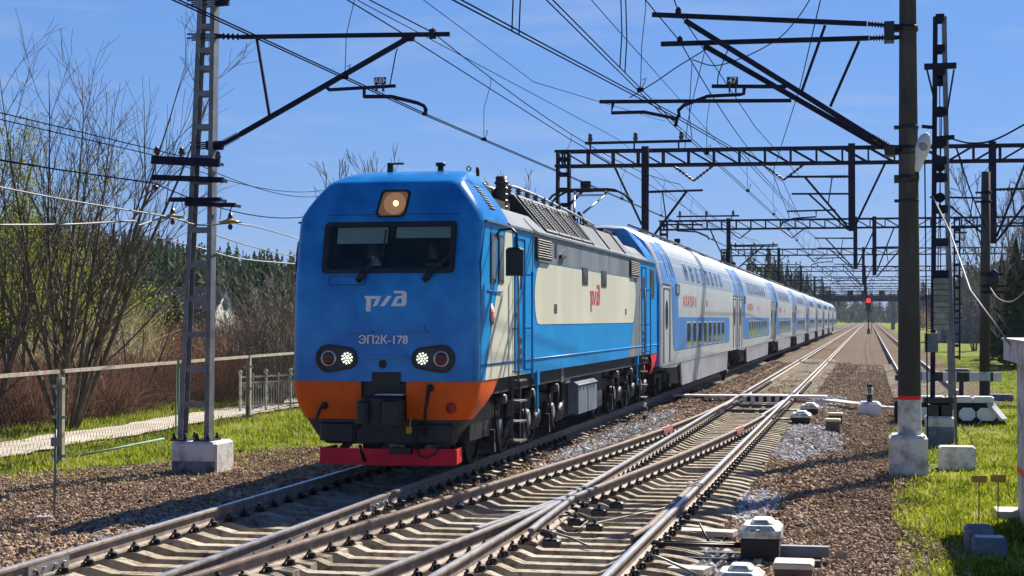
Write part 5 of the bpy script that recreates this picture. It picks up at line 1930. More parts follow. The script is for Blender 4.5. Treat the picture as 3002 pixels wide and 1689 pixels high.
mb.path([at_y(914, 243, YB), at_y(985, 243, YB), at_y(1050, 259, YB), at_y(1066, 266, YB), at_y(1071, 275, YB), at_y(1069, 287, YB)], 0.038, 6)
mb.tube(at_y(1068, 282, YB), at_y(1069, 290, YB), 0.05, n=6)
mb.build("registration_arm", M["mast_dark"], reg)
mb = MB()
p0, p1 = at_y(941, 213, YB - 0.05), at_y(971, 194, YB - 0.05)
mb.box(p0.x, p1.x, YB - 0.06, YB - 0.045, p0.z, p1.z)
for u in (946, 963):
    q = at_y(u, 216, YB - 0.05); mb.box(q.x - 0.015, q.x + 0.015, YB - 0.06, YB, q.z - 0.10, p0.z)
pl = mb.build("number_plate", M["black"], reg)
mb = MB()
text_mb(mb, "48A", ((p0.x + p1.x) / 2, YB - 0.062, p0.z + 0.022), (-1, 0, 0), (0, 0, 1), 0.135, -0.003, bold=0.01)
mb.f = [tuple(reversed(f)) for f in mb.f]
mb.build("plate_digits", M["text_white"], pl)
mb = MB()
q = at_y(1088, 80, YB)
mb.box(q.x - 0.05, q.x + 0.05, YB - 0.07, YB + 0.07, q.z - 0.12, q.z + 0.04)
mb.tube(q + Vector((0, -0.06, 0)), q + Vector((0, 0.06, 0.06)), 0.035, n=6)
mb.build("messenger_clamp", M["mast_dark"], bracket)

# ---------- concrete pole on the right with two brackets and a lamp
YR = 30.9
rp = thing("catenary_pole", "thick dark concrete catenary pole with white painted foot and double bracket over the turnout", "pole", tuple(at_y(2287, 1140, YR)))
cx0 = at_y(2287, 1000, YR).x
def half(v, u0, u1): return (at_y(u1, v, YR).x - at_y(u0, v, YR).x) / 2
zz = lambda v: at_y(2287, v, YR).z
mb = MB()
segs = [(1115, 2257, 2318, 0), (1006, 2258, 2317, 0), (1005, 2258, 2317, 1), (996, 2258, 2317, 1), (995, 2258, 2317, 2), (950, 2259, 2317, 2), (450, 2264, 2314, 2), (0, 2269, 2312, 2), (-160, 2270, 2311, 2)]
for (v0, a0, b0, m0), (v1, a1, b1, m1) in zip(segs[:-1], segs[1:]):
    mb.tube((cx0, YR, zz(v0)), (cx0, YR, zz(v1)), half(v0, a0, b0), half(v1, a1, b1), 28, m0, caps=False)
mb.build("shaft", [M["whitewash"], M["red"], M["pole_concrete"]], rp)
g0, g1 = at_y(2236, 1165, YR - 0.4), at_y(2334, 1097, YR - 0.4)
mb = MB(); mb.cbox(g0.x, g1.x, YR - 0.4, YR + 0.5, GZ - 0.4, g1.z, 0.06); mb.build("foundation", [M["whitewash"]], rp)
for v, h in ((950, 0.10), (72, 0.10), (320, 0.06), (378, 0.16), (450, 0.14), (505, 0.05)):
    mb = MB()
    r = half(v, 2264, 2314) * 1.05
    mb.lathe((cx0, YR, zz(v) - h / 2), (0, 0, 1), [(0, r), (h, r)], 28)
    mb.box(cx0 - r - 0.07, cx0 - r + 0.02, YR - 0.07, YR + 0.07, zz(v) - h / 2, zz(v) + h / 2)
    mb.build("clamp_band", M["black"], rp)
mb = MB()
mb.tube((cx0 + 0.31, YR - 0.14, zz(1100)), (cx0 + 0.28, YR - 0.14, zz(380)), 0.014, n=6)
mb.build("ground_wire", M["wire"], rp)
mb = MB(); mb.bar(at_y(2318, 318, YR - 0.1), at_y(2350, 321, YR - 0.1), 0.05, 0.06); mb.build("stub_arm", M["mast_dark"], rp)
mb = MB(); q = at_y(2330, 858, YR); mb.box(cx0 + 0.27, cx0 + 0.5, YR - 0.1, YR + 0.1, zz(885), zz(838)); mb.build("switch_box", M["blue_grey"], rp)
# lamp
mb = MB()
h0, h1 = at_y(2306, 432, YR - 0.35), at_y(2328, 342, YR - 0.35)
mb.path([at_y(2290, 450, YR - 0.25), at_y(2308, 448, YR - 0.33), h0], 0.035, 8)
lampo = mb.build("lamp_bracket", M["black"], rp)
mb = MB()
d = h1 - h0
mb.lathe(h0, d, [(0, .05), (.12, .10), (.34, .13), (.36, .17), (.52, .205), (.72, .205), (.90, .16), (.99, .08), (1.02, 0)] if False else [(0, .04), (.08, .06), (.24, .085), (.27, .10), (.40, .125), (.52, .125), (.63, .10), (.70, .05), (.72, 0)], 16)
lh = mb.build("lamp_housing", M["house_white"], lampo)
mb = MB(); c = h0 + d.normalized() * 0.45; mb.ball((c.x, c.y - 0.07, c.z), 0.085, 14, sz=1.25, sy=0.9); mb.build("lamp_glass", pm("frosted_lamp_glass", (0.33, 0.28, 0.25), 0.2, 0, 0.3), lh)

def bracket2(arm, ins, strut, sins, brace, y, steady, sreg, label=None, plate=None, hanger=None, extra=None):
    mb = MB()
    mb.bar(at_y(*arm[0], y), at_y(*arm[1], y), 0.075, 0.085)
    mb.bar(at_y(*strut[0], y), at_y(*strut[1], y), 0.085, 0.095)
    mb.bar(at_y(*brace[0], y), at_y(*brace[1], y), 0.05, 0.05)
    b = mb.build("bracket", M["mast_dark"], rp)
    mb = MB(); ins_rod(mb, at_y(*ins[0], y), at_y(*ins[1], y), 0.055, 8); mb.tube(at_y(*ins[0], y), at_y(ins[0][0] + 14, ins[0][1], y), 0.04, n=6); mb.build("insulator", M["mast_dark"], b)
    mb = MB(); ins_rod(mb, at_y(*sins[0], y), at_y(*sins[1], y), 0.06, 9); mb.build("insulator", M["mast_dark"], b)
    mb = MB(); mb.bar(at_y(*steady[0], y), at_y(*steady[1], y), 0.06, 0.065)
    st = mb.build("steady_arm", M["mast_dark"], b)
    mb = MB(); mb.path([at_y(*q, y) for q in sreg], 0.036, 6); mb.build("registration_arm", M["mast_dark"], st)
    if hanger:
        mb = MB(); mb.path([at_y(*q, y) for q in hanger], 0.011); mb.build("hanger", M["wire"], st)
    return b, st
b1, st1 = bracket2(((1640, 37), (2180, 60)), ((2256, 66), (2182, 60)), ((1723, 52), (2192, 345)), ((2258, 382), (2192, 342)), ((2075, 64), (2016, 230)), YR - 0.12,
    ((1790, 217), (1978, 218)), [(1872, 219), (1870, 236), (1860, 238), (1780, 242), (1720, 265), (1706, 278), (1708, 290), (1700, 300)], hanger=[(1832, 122), (1826, 135), (1806, 190), (1804, 215)])
b2, st2 = bracket2(((1662, 111), (2185, 96)), ((2256, 94), (2186, 96)), ((1776, 118), (2200, 362)), ((2256, 385), (2196, 358)), ((2160, 104), (2088, 268)), YR + 0.12,
    ((1508, 256), (1990, 253)), [(1542, 258), (1538, 284), (1620, 282), (1690, 296), (1702, 304), (1698, 318)], hanger=[(1778, 122), (1700, 170), (1650, 205), (1583, 246)])
for va, vb in ((104, 56), (392, 366)):
    mb = MB(); mb.box(cx0 - 0.42, cx0 - 0.24, YR - 0.2, YR + 0.2, zz(va), zz(vb)); mb.build("pole_clamp", M["black"], rp)
mb = MB()
for u, v, y in ((1706, 31, YR - 0.12), (1710, 104, YR + 0.12), (1776, 115, YR + 0.12)):
    q = at_y(u, v, y)
    mb.box(q.x - 0.05, q.x + 0.05, y - 0.06, y + 0.06, q.z - 0.08, q.z + 0.05)
    mb.ball((q.x, y, q.z + 0.06), 0.045, 8)
mb.build("messenger_clamp", M["mast_dark"], b1)
mb = MB()
yp = YR - 0.2
p0, p1 = at_y(1828, 213, yp), at_y(1856, 193, yp)
mb.box(p0.x, p1.x, yp - 0.012, yp, p0.z, p1.z)
for u in (1834, 1850):
    q = at_y(u, 216, yp); mb.box(q.x - 0.014, q.x + 0.014, yp - 0.01, yp + 0.06, q.z - 0.12, p0.z)
pl = mb.build("number_plate", M["black"], st1)
mb = MB(); text_mb(mb, "47", ((p0.x + p1.x) / 2, yp - 0.014, p0.z + 0.022), (1, 0, 0), (0, 0, 1), 0.155, 0.003, bold=0.012)
mb.build("plate_digits", M["text_white"], pl)

# ---------- lattice tensioning mast behind the pole
YT = 39.0
tm = thing("tension_mast", "tall narrow lattice mast with pulleys and concrete counterweights behind the thick pole", "mast", tuple(at_y(2363, 1080, YT)))
def legp(v, s): 
    t = (1010 - v) / 965.0
    u = (2345 + (2352 - 2345) * t) if s < 0 else (2391 + (2374 - 2391) * t)
    return at_y(u, v, YT)
for s in (-1, 1):
    mb = MB(); mb.bar(legp(1030, s), legp(44, s), 0.10, 0.30, 0, up=(0, 1, 0)); mb.build("channel_leg", M["mast_grey"] if s > 0 else M["mast_dark"], tm)
for v in (48, 125, 182, 283, 360, 405, 448, 527, 610, 690, 765, 1010):
    a, b = legp(v, -1), legp(v, 1); mb = MB()
    for dy in (-0.155, 0.155):
        mb.box(a.x, b.x, YT + dy - 0.01, YT + dy + 0.01, a.z - 0.09, a.z + 0.09)
    mb.build("cross_plate", M["mast_dark"], tm)
mb = MB()
mb.bar(at_y(2324, 168, YT - 0.2), at_y(2405, 165, YT - 0.2), 0.12, 0.13)
mb.bar(at_y(2331, 175, YT - 0.2), at_y(2348, 245, YT - 0.2), 0.04, 0.04); mb.bar(at_y(2399, 175, YT - 0.2), at_y(2380, 290, YT - 0.2), 0.04, 0.04)
mb.bar(at_y(2350, 412 - 63, YT - 0.2), at_y(2400, 345, YT - 0.2), 0.08, 0.10)
mb.build("crossarm", M["mast_dark"], tm)
mb = MB()
for v in (205, 280, 420, 445, 497):
    q = at_y(2364, v, YT)
    mb.lathe(q + Vector((0, -0.06, 0)), (0, 1, 0), [(0, .11), (.03, .11), (.05, .08), (.07, .08), (.09, .11), (.12, .11)], 16)
mb.tube(at_y(2363, 200, YT), at_y(2366, 820, YT), 0.012, n=5); mb.tube(at_y(2368, 290, YT), at_y(2358, 700, YT), 0.012, n=5)
mb.build("pulley_set", M["mast_dark"], tm)
mb = MB()
a, b = at_y(2347, 830, YT), at_y(2386, 700, YT)
n = 9
for k in range(n):
    z0 = a.z + (b.z - a.z) * k / n
    mb.cbox(a.x, b.x, YT - 0.25, YT + 0.25, z0 + 0.008, z0 + (b.z - a.z) / n, 0.02)
mb.build("counterweight", M["concrete"], tm)
f0, f1 = at_y(2328, 1092, YT - 0.3), at_y(2401, 1048, YT - 0.3)
mb = MB(); mb.cbox(f0.x, f1.x, YT - 0.3, YT + 0.6, GZ - 0.4, f1.z, 0.05); mb.box(f0.x + 0.02, f1.x - 0.02, YT - 0.311, YT - 0.29, GZ - 0.2, f0.z + 0.17, 1)
mb.build("foundation", [M["whitewash"], M["blue_grey"]], tm)
mb = MB()
mb.box(f0.x + 0.05, f0.x + 0.35, YT - 0.2, YT + 0.3, f1.z, f1.z + 0.25); mb.box(f1.x - 0.35, f1.x - 0.05, YT - 0.2, YT + 0.3, f1.z, f1.z + 0.25)
mb.box(f0.x - 0.05, f1.x + 0.05, YT - 0.24, YT - 0.2, f1.z + 0.3, f1.z + 0.42)
mb.build("base_frame", M["fasten"], tm)
mb = MB()
mb.tube(at_y(2405, 1122, YT - 1.6), at_y(2388, 560, YT - 0.4), 0.030, 0.025, 8)
mb.build("guard_pipe", M["mast_grey"], tm)
mb = MB()
yk = at_z(2362, 1168, GZ).y; q0, q1 = at_y(2362, 1168, yk), at_y(2455, 1125, yk)
mb.cbox(q0.x, q1.x, yk, yk + 0.5, GZ - 0.2, q1.z, 0.03)
tag(mb.build("concrete_block", M["whitewash"]), "weathered whitewashed block lying in grass before the tension mast", "concrete block")

# slim concrete pole further right and the small lattice mast
YC = 56.0
def conc_pole(name, label, u, y, vb, vt, r0, r1, group=None):
    b, tt = at_y(u, vb, y), at_y(u + 3, vt, y)
    t = thing(name, label, "pole", tuple(b), group)
    mb = MB()
    m = b.lerp(tt, 0.075); m2 = b.lerp(tt, 0.115)
    mb.tube(b - Vector((0, 0, 0.3)), m, r0, r0, 20, 0, caps=False); mb.tube(m, m2, r0, r0, 20, 1, caps=False); mb.tube(m2, tt, r0, r1, 20, 2)
    mb.build("shaft", [M["black"], M["whitewash"], M["pole_concrete"]], t)
    return t
cp2 = conc_pole("concrete_pole", "slim concrete pole with black foot behind the black and white bar", 2476, YC, 1000, 432, 0.17, 0.14)
for v in (485, 508, 690, 720, 735):
    mb = MB(); q = at_y(2480, v, YC); mb.bar(q + Vector((-0.35 if v < 600 else -0.2, -0.16, 0)), q + Vector((0.1 if v < 600 else 0.55, -0.16, 0)), 0.05, 0.06)
    mb.lathe((q.x, YC, q.z - 0.05), (0, 0, 1), [(0, .175), (.1, .175)], 16)
    mb.build("clamp_band", M["mast_dark"], cp2)
mb = MB()
mb.bar(at_y(2338, 496, YC), at_y(2476, 498, YC), 0.05, 0.06); mb.bar(at_y(2382, 512, YC), at_y(2474, 590, YC), 0.06, 0.06); mb.bar(at_y(2446, 500, YC), at_y(2438, 558, YC), 0.035, 0.035)
mb.bar(at_y(2380, 574, YC), at_y(2460, 572, YC), 0.04, 0.05)
mb.build("bracket", M["mast_dark"], cp2)
mb = MB(); q = at_y(2498, 705, YC); mb.ball((q.x, YC - 0.1, q.z), 0.22, 8, sz=1.7); mb.build("lamp", M["black"], cp2)

YS = 78.0
sm = thing("lattice_mast", "small far ladder mast standing in the grass right of the tension mast", "mast", tuple(at_y(2405, 900, YS)))
for u in (2399, 2413):
    mb = MB(); mb.bar(at_y(u, 905, YS), at_y(u + (1 if u < 2405 else -0), 545, YS), 0.07, 0.25, 0, up=(0, 1, 0)); mb.build("channel_leg", M["mast_dark"], sm)
for v in range(550, 905, 29):
    mb = MB(); a, b = at_y(2399, v, YS), at_y(2414, v, YS); mb.box(a.x, b.x, YS - 0.12, YS + 0.12, a.z - 0.06, a.z + 0.06); mb.build("cross_plate", M["mast_dark"], sm)
mb = MB(); q = at_y(2406, 895, YS); mb.cbox(q.x - 0.5, q.x + 0.55, YS - 0.3, YS + 0.5, GZ - 0.2, GZ + 0.45, 0.05); mb.build("foundation", M["blue_grey"], sm)
mb = MB()
for v in (570, 585):
    mb.bar(at_y(2398, v, YS - 0.15), at_y(2432, v, YS - 0.15), 0.06, 0.06)
for v in (800, 765): mb.bar(at_y(2392, v, YS - 0.15), at_y(2418, v, YS - 0.15), 0.06, 0.08)
mb.build("crossarm", M["mast_dark"], sm)

# ---------- gantries across all the tracks
def gantry(y, xl, xr, posts, label, zb=8.30, zt=8.87, group="overhead gantries spanning the tracks", skew=0.0, thick=1.0, xcut=None):
    t = thing("overhead_gantry", label, "gantry", (xl, y, GZ), group)
    yy = lambda x: y + (x - xl) * skew
    mb = MB()
    c = 0.10 * thick
    for z in (zb, zt):
        for dy in (-0.24, 0.24):
            mb.bar((xl - 0.3, yy(xl) + dy, z), (xr + 0.3, yy(xr) + dy, z), c, c)
    n = max(4, int((xr - xl) / (0.95 if y < 120 else 1.3))); st = (xr - xl) / n
    for k in range(n + 1):
        x = xl + st * k
        for dy in (-0.24, 0.24):
            mb.bar((x, yy(x) + dy, zb), (x, yy(x) + dy, zt), 0.065 * thick, 0.065 * thick)
        mb.bar((x, yy(x) - 0.24, zb), (x, yy(x) + 0.24, zb), 0.06, 0.06); mb.bar((x, yy(x) - 0.24, zt), (x, yy(x) + 0.24, zt), 0.06, 0.06)
        if k < n:
            up = k >= n * 0.56
            z0, z1 = (zb, zt) if up else (zt, zb)
            for dy in (-0.24, 0.24):
                mb.bar((x, yy(x) + dy, z0), (x + st, yy(x + st) + dy, z1), 0.05 * thick, 0.05 * thick)
    mb.build("truss_beam", M["mast_dark"], t)
    for x in (xl, xr):
        mb = MB()
        lattice_post(mb, (x, yy(x), GZ - 0.3), (x, yy(x), zt), 0.60, 0.42, 0.34, 0.30, 16, 0.11, rh=0.16)
        mb.build("column", M["mast_dark"], t)
    for x, zlow, dirs in posts:
        mb = MB()
        mb.box(x - 0.13, x + 0.13, yy(x) - 0.5, yy(x) - 0.24, zlow, zt + 0.12)
        hp_ = mb.build("hanging_post", M["mast_dark"], t)
        for d, za, reach, double in dirs:
            yb = yy(x) - 0.37
            mb = MB()
            mb.bar((x + d * 0.13, yb, za), (x + d * reach, yb, za + 0.03), 0.07, 0.08)
            ins_rod(mb, (x + d * 0.15, yb, za), (x + d * 0.95, yb, za + 0.01), 0.06, 5)
            mb.bar((x + d * 0.15, yb, za - 1.9), (x + d * reach * 0.72, yb, za), 0.08, 0.085)
            mb.bar((x + d * reach * 0.30, yb, za), (x + d * reach * 0.36, yb, za - 0.98), 0.045, 0.045)
            mb.bar((x + d * reach * 0.25, yb, za - 1.25), (x + d * reach * 1.0, yb, za - 1.28), 0.055, 0.06)
            mb.path([(x + d * reach * 0.55, yb, za - 1.28), (x + d * reach * 0.55, yb, za - 1.5), (x + d * reach * 0.9, yb, za - 1.55), (x + d * reach * 1.08, yb, za - 1.72), (x + d * reach * 1.1, yb, za - 1.85)], 0.03, 5)
            if double:
                mb.bar((x + d * 0.13, yb, za - 0.65), (x + d * reach * 0.93, yb, za - 0.62), 0.06, 0.07)
                mb.bar((x + d * 0.15, yb, za - 2.0), (x + d * reach * 0.66, yb, za - 0.64), 0.07, 0.07)
            mb.build("bracket", M["mast_dark"], hp_)
        mb = MB()
        for d in ((1,) if x > -4 else (-1,)):
            mb.bar((x + d * 1.25, yy(x), zb), (x + d * 0.14, yy(x) - 0.3, zlow + 0.25), 0.07, 0.07)
        mb.build("brace", M["mast_dark"], hp_)
    # supports on top of the beam and a V of insulators below it
    mb = MB()
    mb.bar((xl + 0.9, yy(xl) - 0.3, zt + 0.28), (xl + 5.0, yy(xl) - 0.3, zt + 0.28), 0.10, 0.10)
    for k in range(3): mb.bar((xl + 1.1 + 1.7 * k, yy(xl) - 0.3, zt), (xl + 1.1 + 1.7 * k, yy(xl) - 0.3, zt + 0.28), 0.06, 0.06)
    tb = mb.build("line_support", M["mast_dark"], t)
    for k in range(3):
        mb = MB(); mb.lathe((xl + 1.1 + 1.75 * k, yy(xl) - 0.3, zt + 0.32), (0, 0, 1), [(0, .03), (.06, .09), (.14, .10), (.2, .06), (.25, .09), (.32, .05), (.36, 0)], 8); mb.build("insulator", M["ceramic"], tb)
    for xv in (xl + 5.0, xl + 8.4):
        mb = MB(); ins_rod(mb, (xv - 0.75, yy(xv), zb - 0.05), (xv, yy(xv), zb - 0.62), 0.055, 5); ins_rod(mb, (xv + 0.75, yy(xv), zb - 0.05), (xv, yy(xv), zb - 0.62), 0.055, 5); mb.build("insulator_string", M["ceramic"], t)
    mb = MB(); mb.box(xl + 0.75, xl + 1.1, yy(xl) - 0.5, yy(xl) - 0.1, zb - 0.95, zb - 0.62); mb.bar((xl + 1.1, yy(xl) - 0.3, zb - 0.7), (xl + 0.2, yy(xl) - 0.3, zb - 1.6), 0.09, 0.09); mb.bar((xl, yy(xl) - 0.3, zb - 1.0), (xl + 1.2, yy(xl) - 0.3, zb - 1.0), 0.08, 0.08)
    mb.build("service_platform", M["mast_dark"], t)
    return t

gantry(63.6, -11.55, 12.5, [(-8.35, 5.75, [(1, 7.05 + 0.2, 2.2, False)]), (-0.62, 5.70, [(-1, 7.75, 2.4, True)]), (4.5, 5.2, [(1, 7.2, 2.2, False)])], "nearest overhead gantry, its lattice beam crossing right above the coaches", thick=1.05, skew=0.07)
gantry(110.5, -13.3, 12.5, [(-9.0, 5.7, [(1, 7.2, 3.2, False)]), (-0.85, 5.6, [(-1, 7.6, 2.6, True)]), (0.35, 5.2, [(1, 7.0, 2.4, False)])], "second overhead gantry from the camera with its beam low behind the first", thick=1.05)
gantry(157.5, -13.3, 12.5, [(-8.2, 5.7, [(1, 7.2, 2.6, False)]), (-0.5, 5.5, [(-1, 7.4, 2.6, True)])], "third overhead gantry from the camera down the line")
nm = ["fourth", "fifth", "sixth", "seventh", "eighth", "ninth"]
for i, y in enumerate((212, 264, 315, 366, 418, 470)):
    gantry(y, -13.5, 12.5, [(-8.3, 5.7, [(1, 7.2, 2.6, False)]), (-0.5, 5.5, [(-1, 7.4, 2.6, False)])], f"{nm[i]} overhead gantry counted from the camera, small in the distance", thick=1.15)
# ================================================================== OVERHEAD WIRES
def catmull(pts, n=8):
    pts = [Vector(p) for p in pts]
    if len(pts) < 3: return pts
    P = [pts[0] * 2 - pts[1]] + pts + [pts[-1] * 2 - pts[-2]]
    out = []
    for i in range(1, len(P) - 2):
        for k in range(n):
            t = k / n
            a, b, c, d = P[i - 1], P[i], P[i + 1], P[i + 2]
            out.append(0.5 * (2 * b + (c - a) * t + (2 * a - 5 * b + 4 * c - d) * t * t + (3 * b - a - 3 * c + d) * t ** 3))
    out.append(pts[-1])
    return out

def sag(p, q, s, n=14):
    p, q = Vector(p), Vector(q)
    return [p.lerp(q, i / n) - Vector((0, 0, 4 * s * (i / n) * (1 - i / n))) for i in range(n + 1)]

GW = "overhead contact line"
def wire(pts, r, label, cat="wire", name="overhead_wire", mat="wire", group=None, n=4):
    mb = MB(); mb.path(pts, r, n)
    return tag(mb.build(name, M[mat]), label, cat, group)

def line_set(cx, supports, zc, zm, sagm, dbl, label, rel=1.0):
    """contact wire(s) and messenger with droppers; supports: (y, contact x, messenger x)"""
    t = thing("contact_line", label, "wire", (cx, supports[1][0], zc), None)
    for s in ((-1, 1) if dbl else (0,)):
        mb = MB(); mb.path([(x + s * 0.035, y, zc) for y, x, _ in supports], 0.011, 4); mb.build("contact_wire", M["wire"], t)
    mb = MB(); pts = []
    for (y0, _, m0), (y1, _, m1) in zip(supports[:-1], supports[1:]):
        pts += sag((m0, y0, zm), (m1, y1, zm), sagm)[: -1]
    pts.append(Vector((supports[-1][2], supports[-1][0], zm)))
    mb.path(pts, 0.012, 4); mb.build("messenger_wire", M["wire"], t)
    for (y0, c0, m0), (y1, c1, m1) in zip(supports[:-1], supports[1:]):
        if y0 > 330: continue
        k = max(2, int((y1 - y0) / 8.5))
        for i in range(k):
            f = (i + 0.5) / k
            y = y0 + (y1 - y0) * f
            if y < 12: continue
            zt = zm - 4 * sagm * f * (1 - f)
            x0, x1 = m0 + (m1 - m0) * f, c0 + (c1 - c0) * f
            mb = MB()
            mb.path([(x0, y, zt), (x0 + 0.01, y + 0.01, zt - 0.12), (x1 - 0.03 * math.sin(i), y, (zt + zc) / 2), (x1, y, zc)], 0.006, 4)
            mb.path([(x1, y, zc + 0.02), (x1 + 0.06, y, zc + 0.10), (x1 + 0.09, y, zc + 0.20), (x1 + 0.03, y, zc + 0.16)], 0.007, 4)
            mb.box(x1 - 0.05, x1 + 0.05, y - 0.03, y + 0.03, zc - 0.02, zc + 0.04)
            mb.build("dropper", M["wire"], t)
    return t
far = [212, 264, 315, 366, 418, 470, 560, 700]
R1 = at_y(1069, 288, YL); M1 = at_y(1088, 82, YL)
line_set(R1.x, [(-18, R1.x, M1.x), (YL, R1.x, M1.x), (63.6, T1, T1 + 0.1), (110.5, T1 + .2, T1), (157.5, T1 - .2, T1)] + [(y, T1, T1) for y in far], R1.z, M1.z, 0.45, True, "double contact wire and messenger above the train's track")
R2 = at_y(1699, 316, YR); M2 = at_y(1709, 103, YR)
line_set(R2.x, [(-18, R2.x, M2.x), (YR, R2.x, M2.x), (63.6, T2 + .1, T2 + 0.1), (110.5, T2 - .2, T2), (157.5, T2 + .2, T2)] + [(y, T2, T2) for y in far], R2.z, M2.z, 0.40, True, "double contact wire and messenger above the second track by the thick pole")
# the wire of the crossover, sliding across towards the near left
A = at_y(1704, 298, YR - 0.12)
P0 = at_z(1139, 0, 5.95); P0 = A + (P0 - A) * 1.6
wire([P0, A, at_y(1860, 388, 38), (T2 + 0.6, 63.6, 6.3)], 0.011, "crossover contact wire running from the thick pole towards the upper middle", "wire")
wire([P0 + Vector((0.09, 0, 0)), A + Vector((0.09, 0, 0)), at_y(1860, 388, 38) + Vector((.09, 0, 0)), (T2 + 0.69, 63.6, 6.3)], 0.011, "second crossover contact wire close beside its twin", "wire")
B = at_y(1706, 29, YR - 0.12)
wire([B + Vector((0.8, -22, 0.5)), B, B + Vector((0.35, 16, -0.35)), (T2 + 0.7, 63.6, 7.75)], 0.012, "upper messenger wire clamped on the thick pole's top bracket arm", "wire")
for i, (u, v0, v1) in enumerate(((1740, 160, 345), (1722, 130, 375))):
    a = at_y(u + 50 if i else u, v0, YR + 3.0); b = at_y(u, v1, YR + 3.0)
    wire(catmull([a, a.lerp(b, 0.35) + Vector((-0.03, 0, 0)), a.lerp(b, 0.7) + Vector((-0.05, 0, 0)), b], 5), 0.008, ["loose connecting wire hanging just past the bracket ends, longer one", "loose connecting wire hanging just past the bracket ends, shorter one"][i], "wire")
wire(catmull([at_y(1740, 150, YR), at_y(1800, 165, YR), at_y(1880, 140, YR), at_y(1960, 95, YR), at_y(2010, 40, YR), at_y(2048, -20, YR)], 6), 0.010, "slack jumper cable looping below the thick pole's brackets", "cable")
# feeders
f1 = at_y(1192 / K, 103 / K, YL + 0.5)
wire([(-8.2, -18, 7.5), (-8.2, YL, 7.55), (-8.2, 46, 7.45), (-8.3, 63.6, 7.6), (-8.6, 110.5, 7.6), (-8.2, 157.5, 7.6), (-8.3, 212, 7.6), (-8.3, 330, 7.6)], 0.013, "feeder wire crossing behind the ladder-like mast's bracket arm", "wire")
wire([(-8.1, -18, 9.0), (-8.0, 20, 8.35), (-8.0, 40, 8.2), (-7.6, 63.6, 9.95)], 0.009, "thin single wire running down to the nearest gantry's top insulators", "wire")
V = at_y(1943, 435, 63.6)
wire([at_y(2065, -8, 36.0), at_y(2012, 218, 47), V], 0.013, "slanting feeder cable from above down to the gantry's insulator string", "cable")
wire([V, at_y(1990, 560, 85), (V.x + 0.2, 110.5, 7.7)], 0.013, "feeder cable continuing from the first gantry to the second", "cable")
V2 = at_y(1640, 445, 63.6)
wire([V2, (V2.x - 0.2, 85, 7.3), (-8.3, 110.5, 7.7)], 0.012, "left feeder cable between the first two gantries", "cable")
# wires of the left mast
ends = dict(l1=(388, 462), l2=(434, 550), l3=(579, 562))
p = at_y(388, 461, YL - 0.22)
wire([at_y(-30, 398, 19.0)] + [at_y(150, 427, 23)] + [p] + sag(p, at_y(770, 545, 46), 0.25)[1:], 0.012, "pale cable passing the lowest left arm insulator of the ladder mast", "cable", mat="wire")
p = at_y(434, 549, YL - 0.22)
wire(catmull([at_y(-30, 566, 20), at_y(180, 564, 22.6), at_y(335, 556, 25.6), at_y(350, 566, 26.0), at_y(400, 550, 27.7), p, at_y(455, 552, 29.2), at_y(540, 590, 33), at_y(640, 622, 38), at_y(750, 648, 45)], 5), 0.016, "thick bundled cable hung from the left tan insulator", "cable", mat="wire_pale")
p = at_y(579, 561, YL - 0.22)
wire(catmull([at_y(-30, 465, 18), at_y(150, 500, 21.5), at_y(300, 525, 24.5), at_y(420, 545, 27.0), at_y(500, 566, 28.2), p, at_y(600, 563, 29.5), at_y(650, 572, 31), at_y(755, 602, 37)], 5), 0.013, "thin cable hung from the right tan insulator", "cable", mat="wire_pale")
wire(catmull([at_y(-30, 640, 40), at_y(300, 592, 40), at_y(480, 618, 41), at_y(600, 650, 43), at_y(755, 665, 47)], 6), 0.016, "pale cable drooping low across the bare trees behind the ladder mast", "cable", mat="wire_pale")
for k, (u, v, u2, v2) in enumerate(((394, 392, 815, 478), (456, 393, 815, 492))):
    p = at_y(u, v, YL - 0.22)
    wire([p + Vector((-0.3, -16, 0.1))] + sag(p, at_y(u2, v2, 60), 0.3), 0.009, ["upper thin signal wire on the ladder mast's top left insulator", "lower thin signal wire on the ladder mast's inner top insulator"][k], "wire")
# right hand cables
wire([at_y(2345, 492, YT), at_y(2390, 585, 33), at_y(2440, 730, 27), at_y(2540, 866, 21.8)], 0.016, "pale stay cable slanting down from the tension mast to the white hut", "cable", mat="wire_pale")
wire(catmull([at_y(2396, 350, YT), at_y(2440, 360, 36), at_y(2500, 352, 32), at_y(2600, 300, 28)], 6), 0.018, "dark cable drooping from the tension mast out of the right edge", "cable")
wire(catmull([at_y(2405, 372, YT), at_y(2440, 480, 45), at_y(2485, 590, 54)], 6), 0.02, "twisted wire from the tension mast down to the slim pole", "wire")
wire(catmull([at_y(2488, 720, YC), at_y(2510, 750, 50), at_y(2545, 758, 44), at_y(2590, 720, 38)], 6), 0.02, "pale cable sagging right of the slim concrete pole", "cable", mat="wire_pale")
for s, x in ((0, T3 + 0.2), (1, T3 + 1.3)):
    wire([(x + 0.6, 57, 6.1 + s * 1.5), (x, 110.5, 6.0 + s * 1.6), (x - 0.3, 157, 6.0 + s * 1.6), (x, 400, 6.0 + s * 1.6)], 0.014, ["contact wire of the siding", "messenger wire above the siding"][s], "wire")

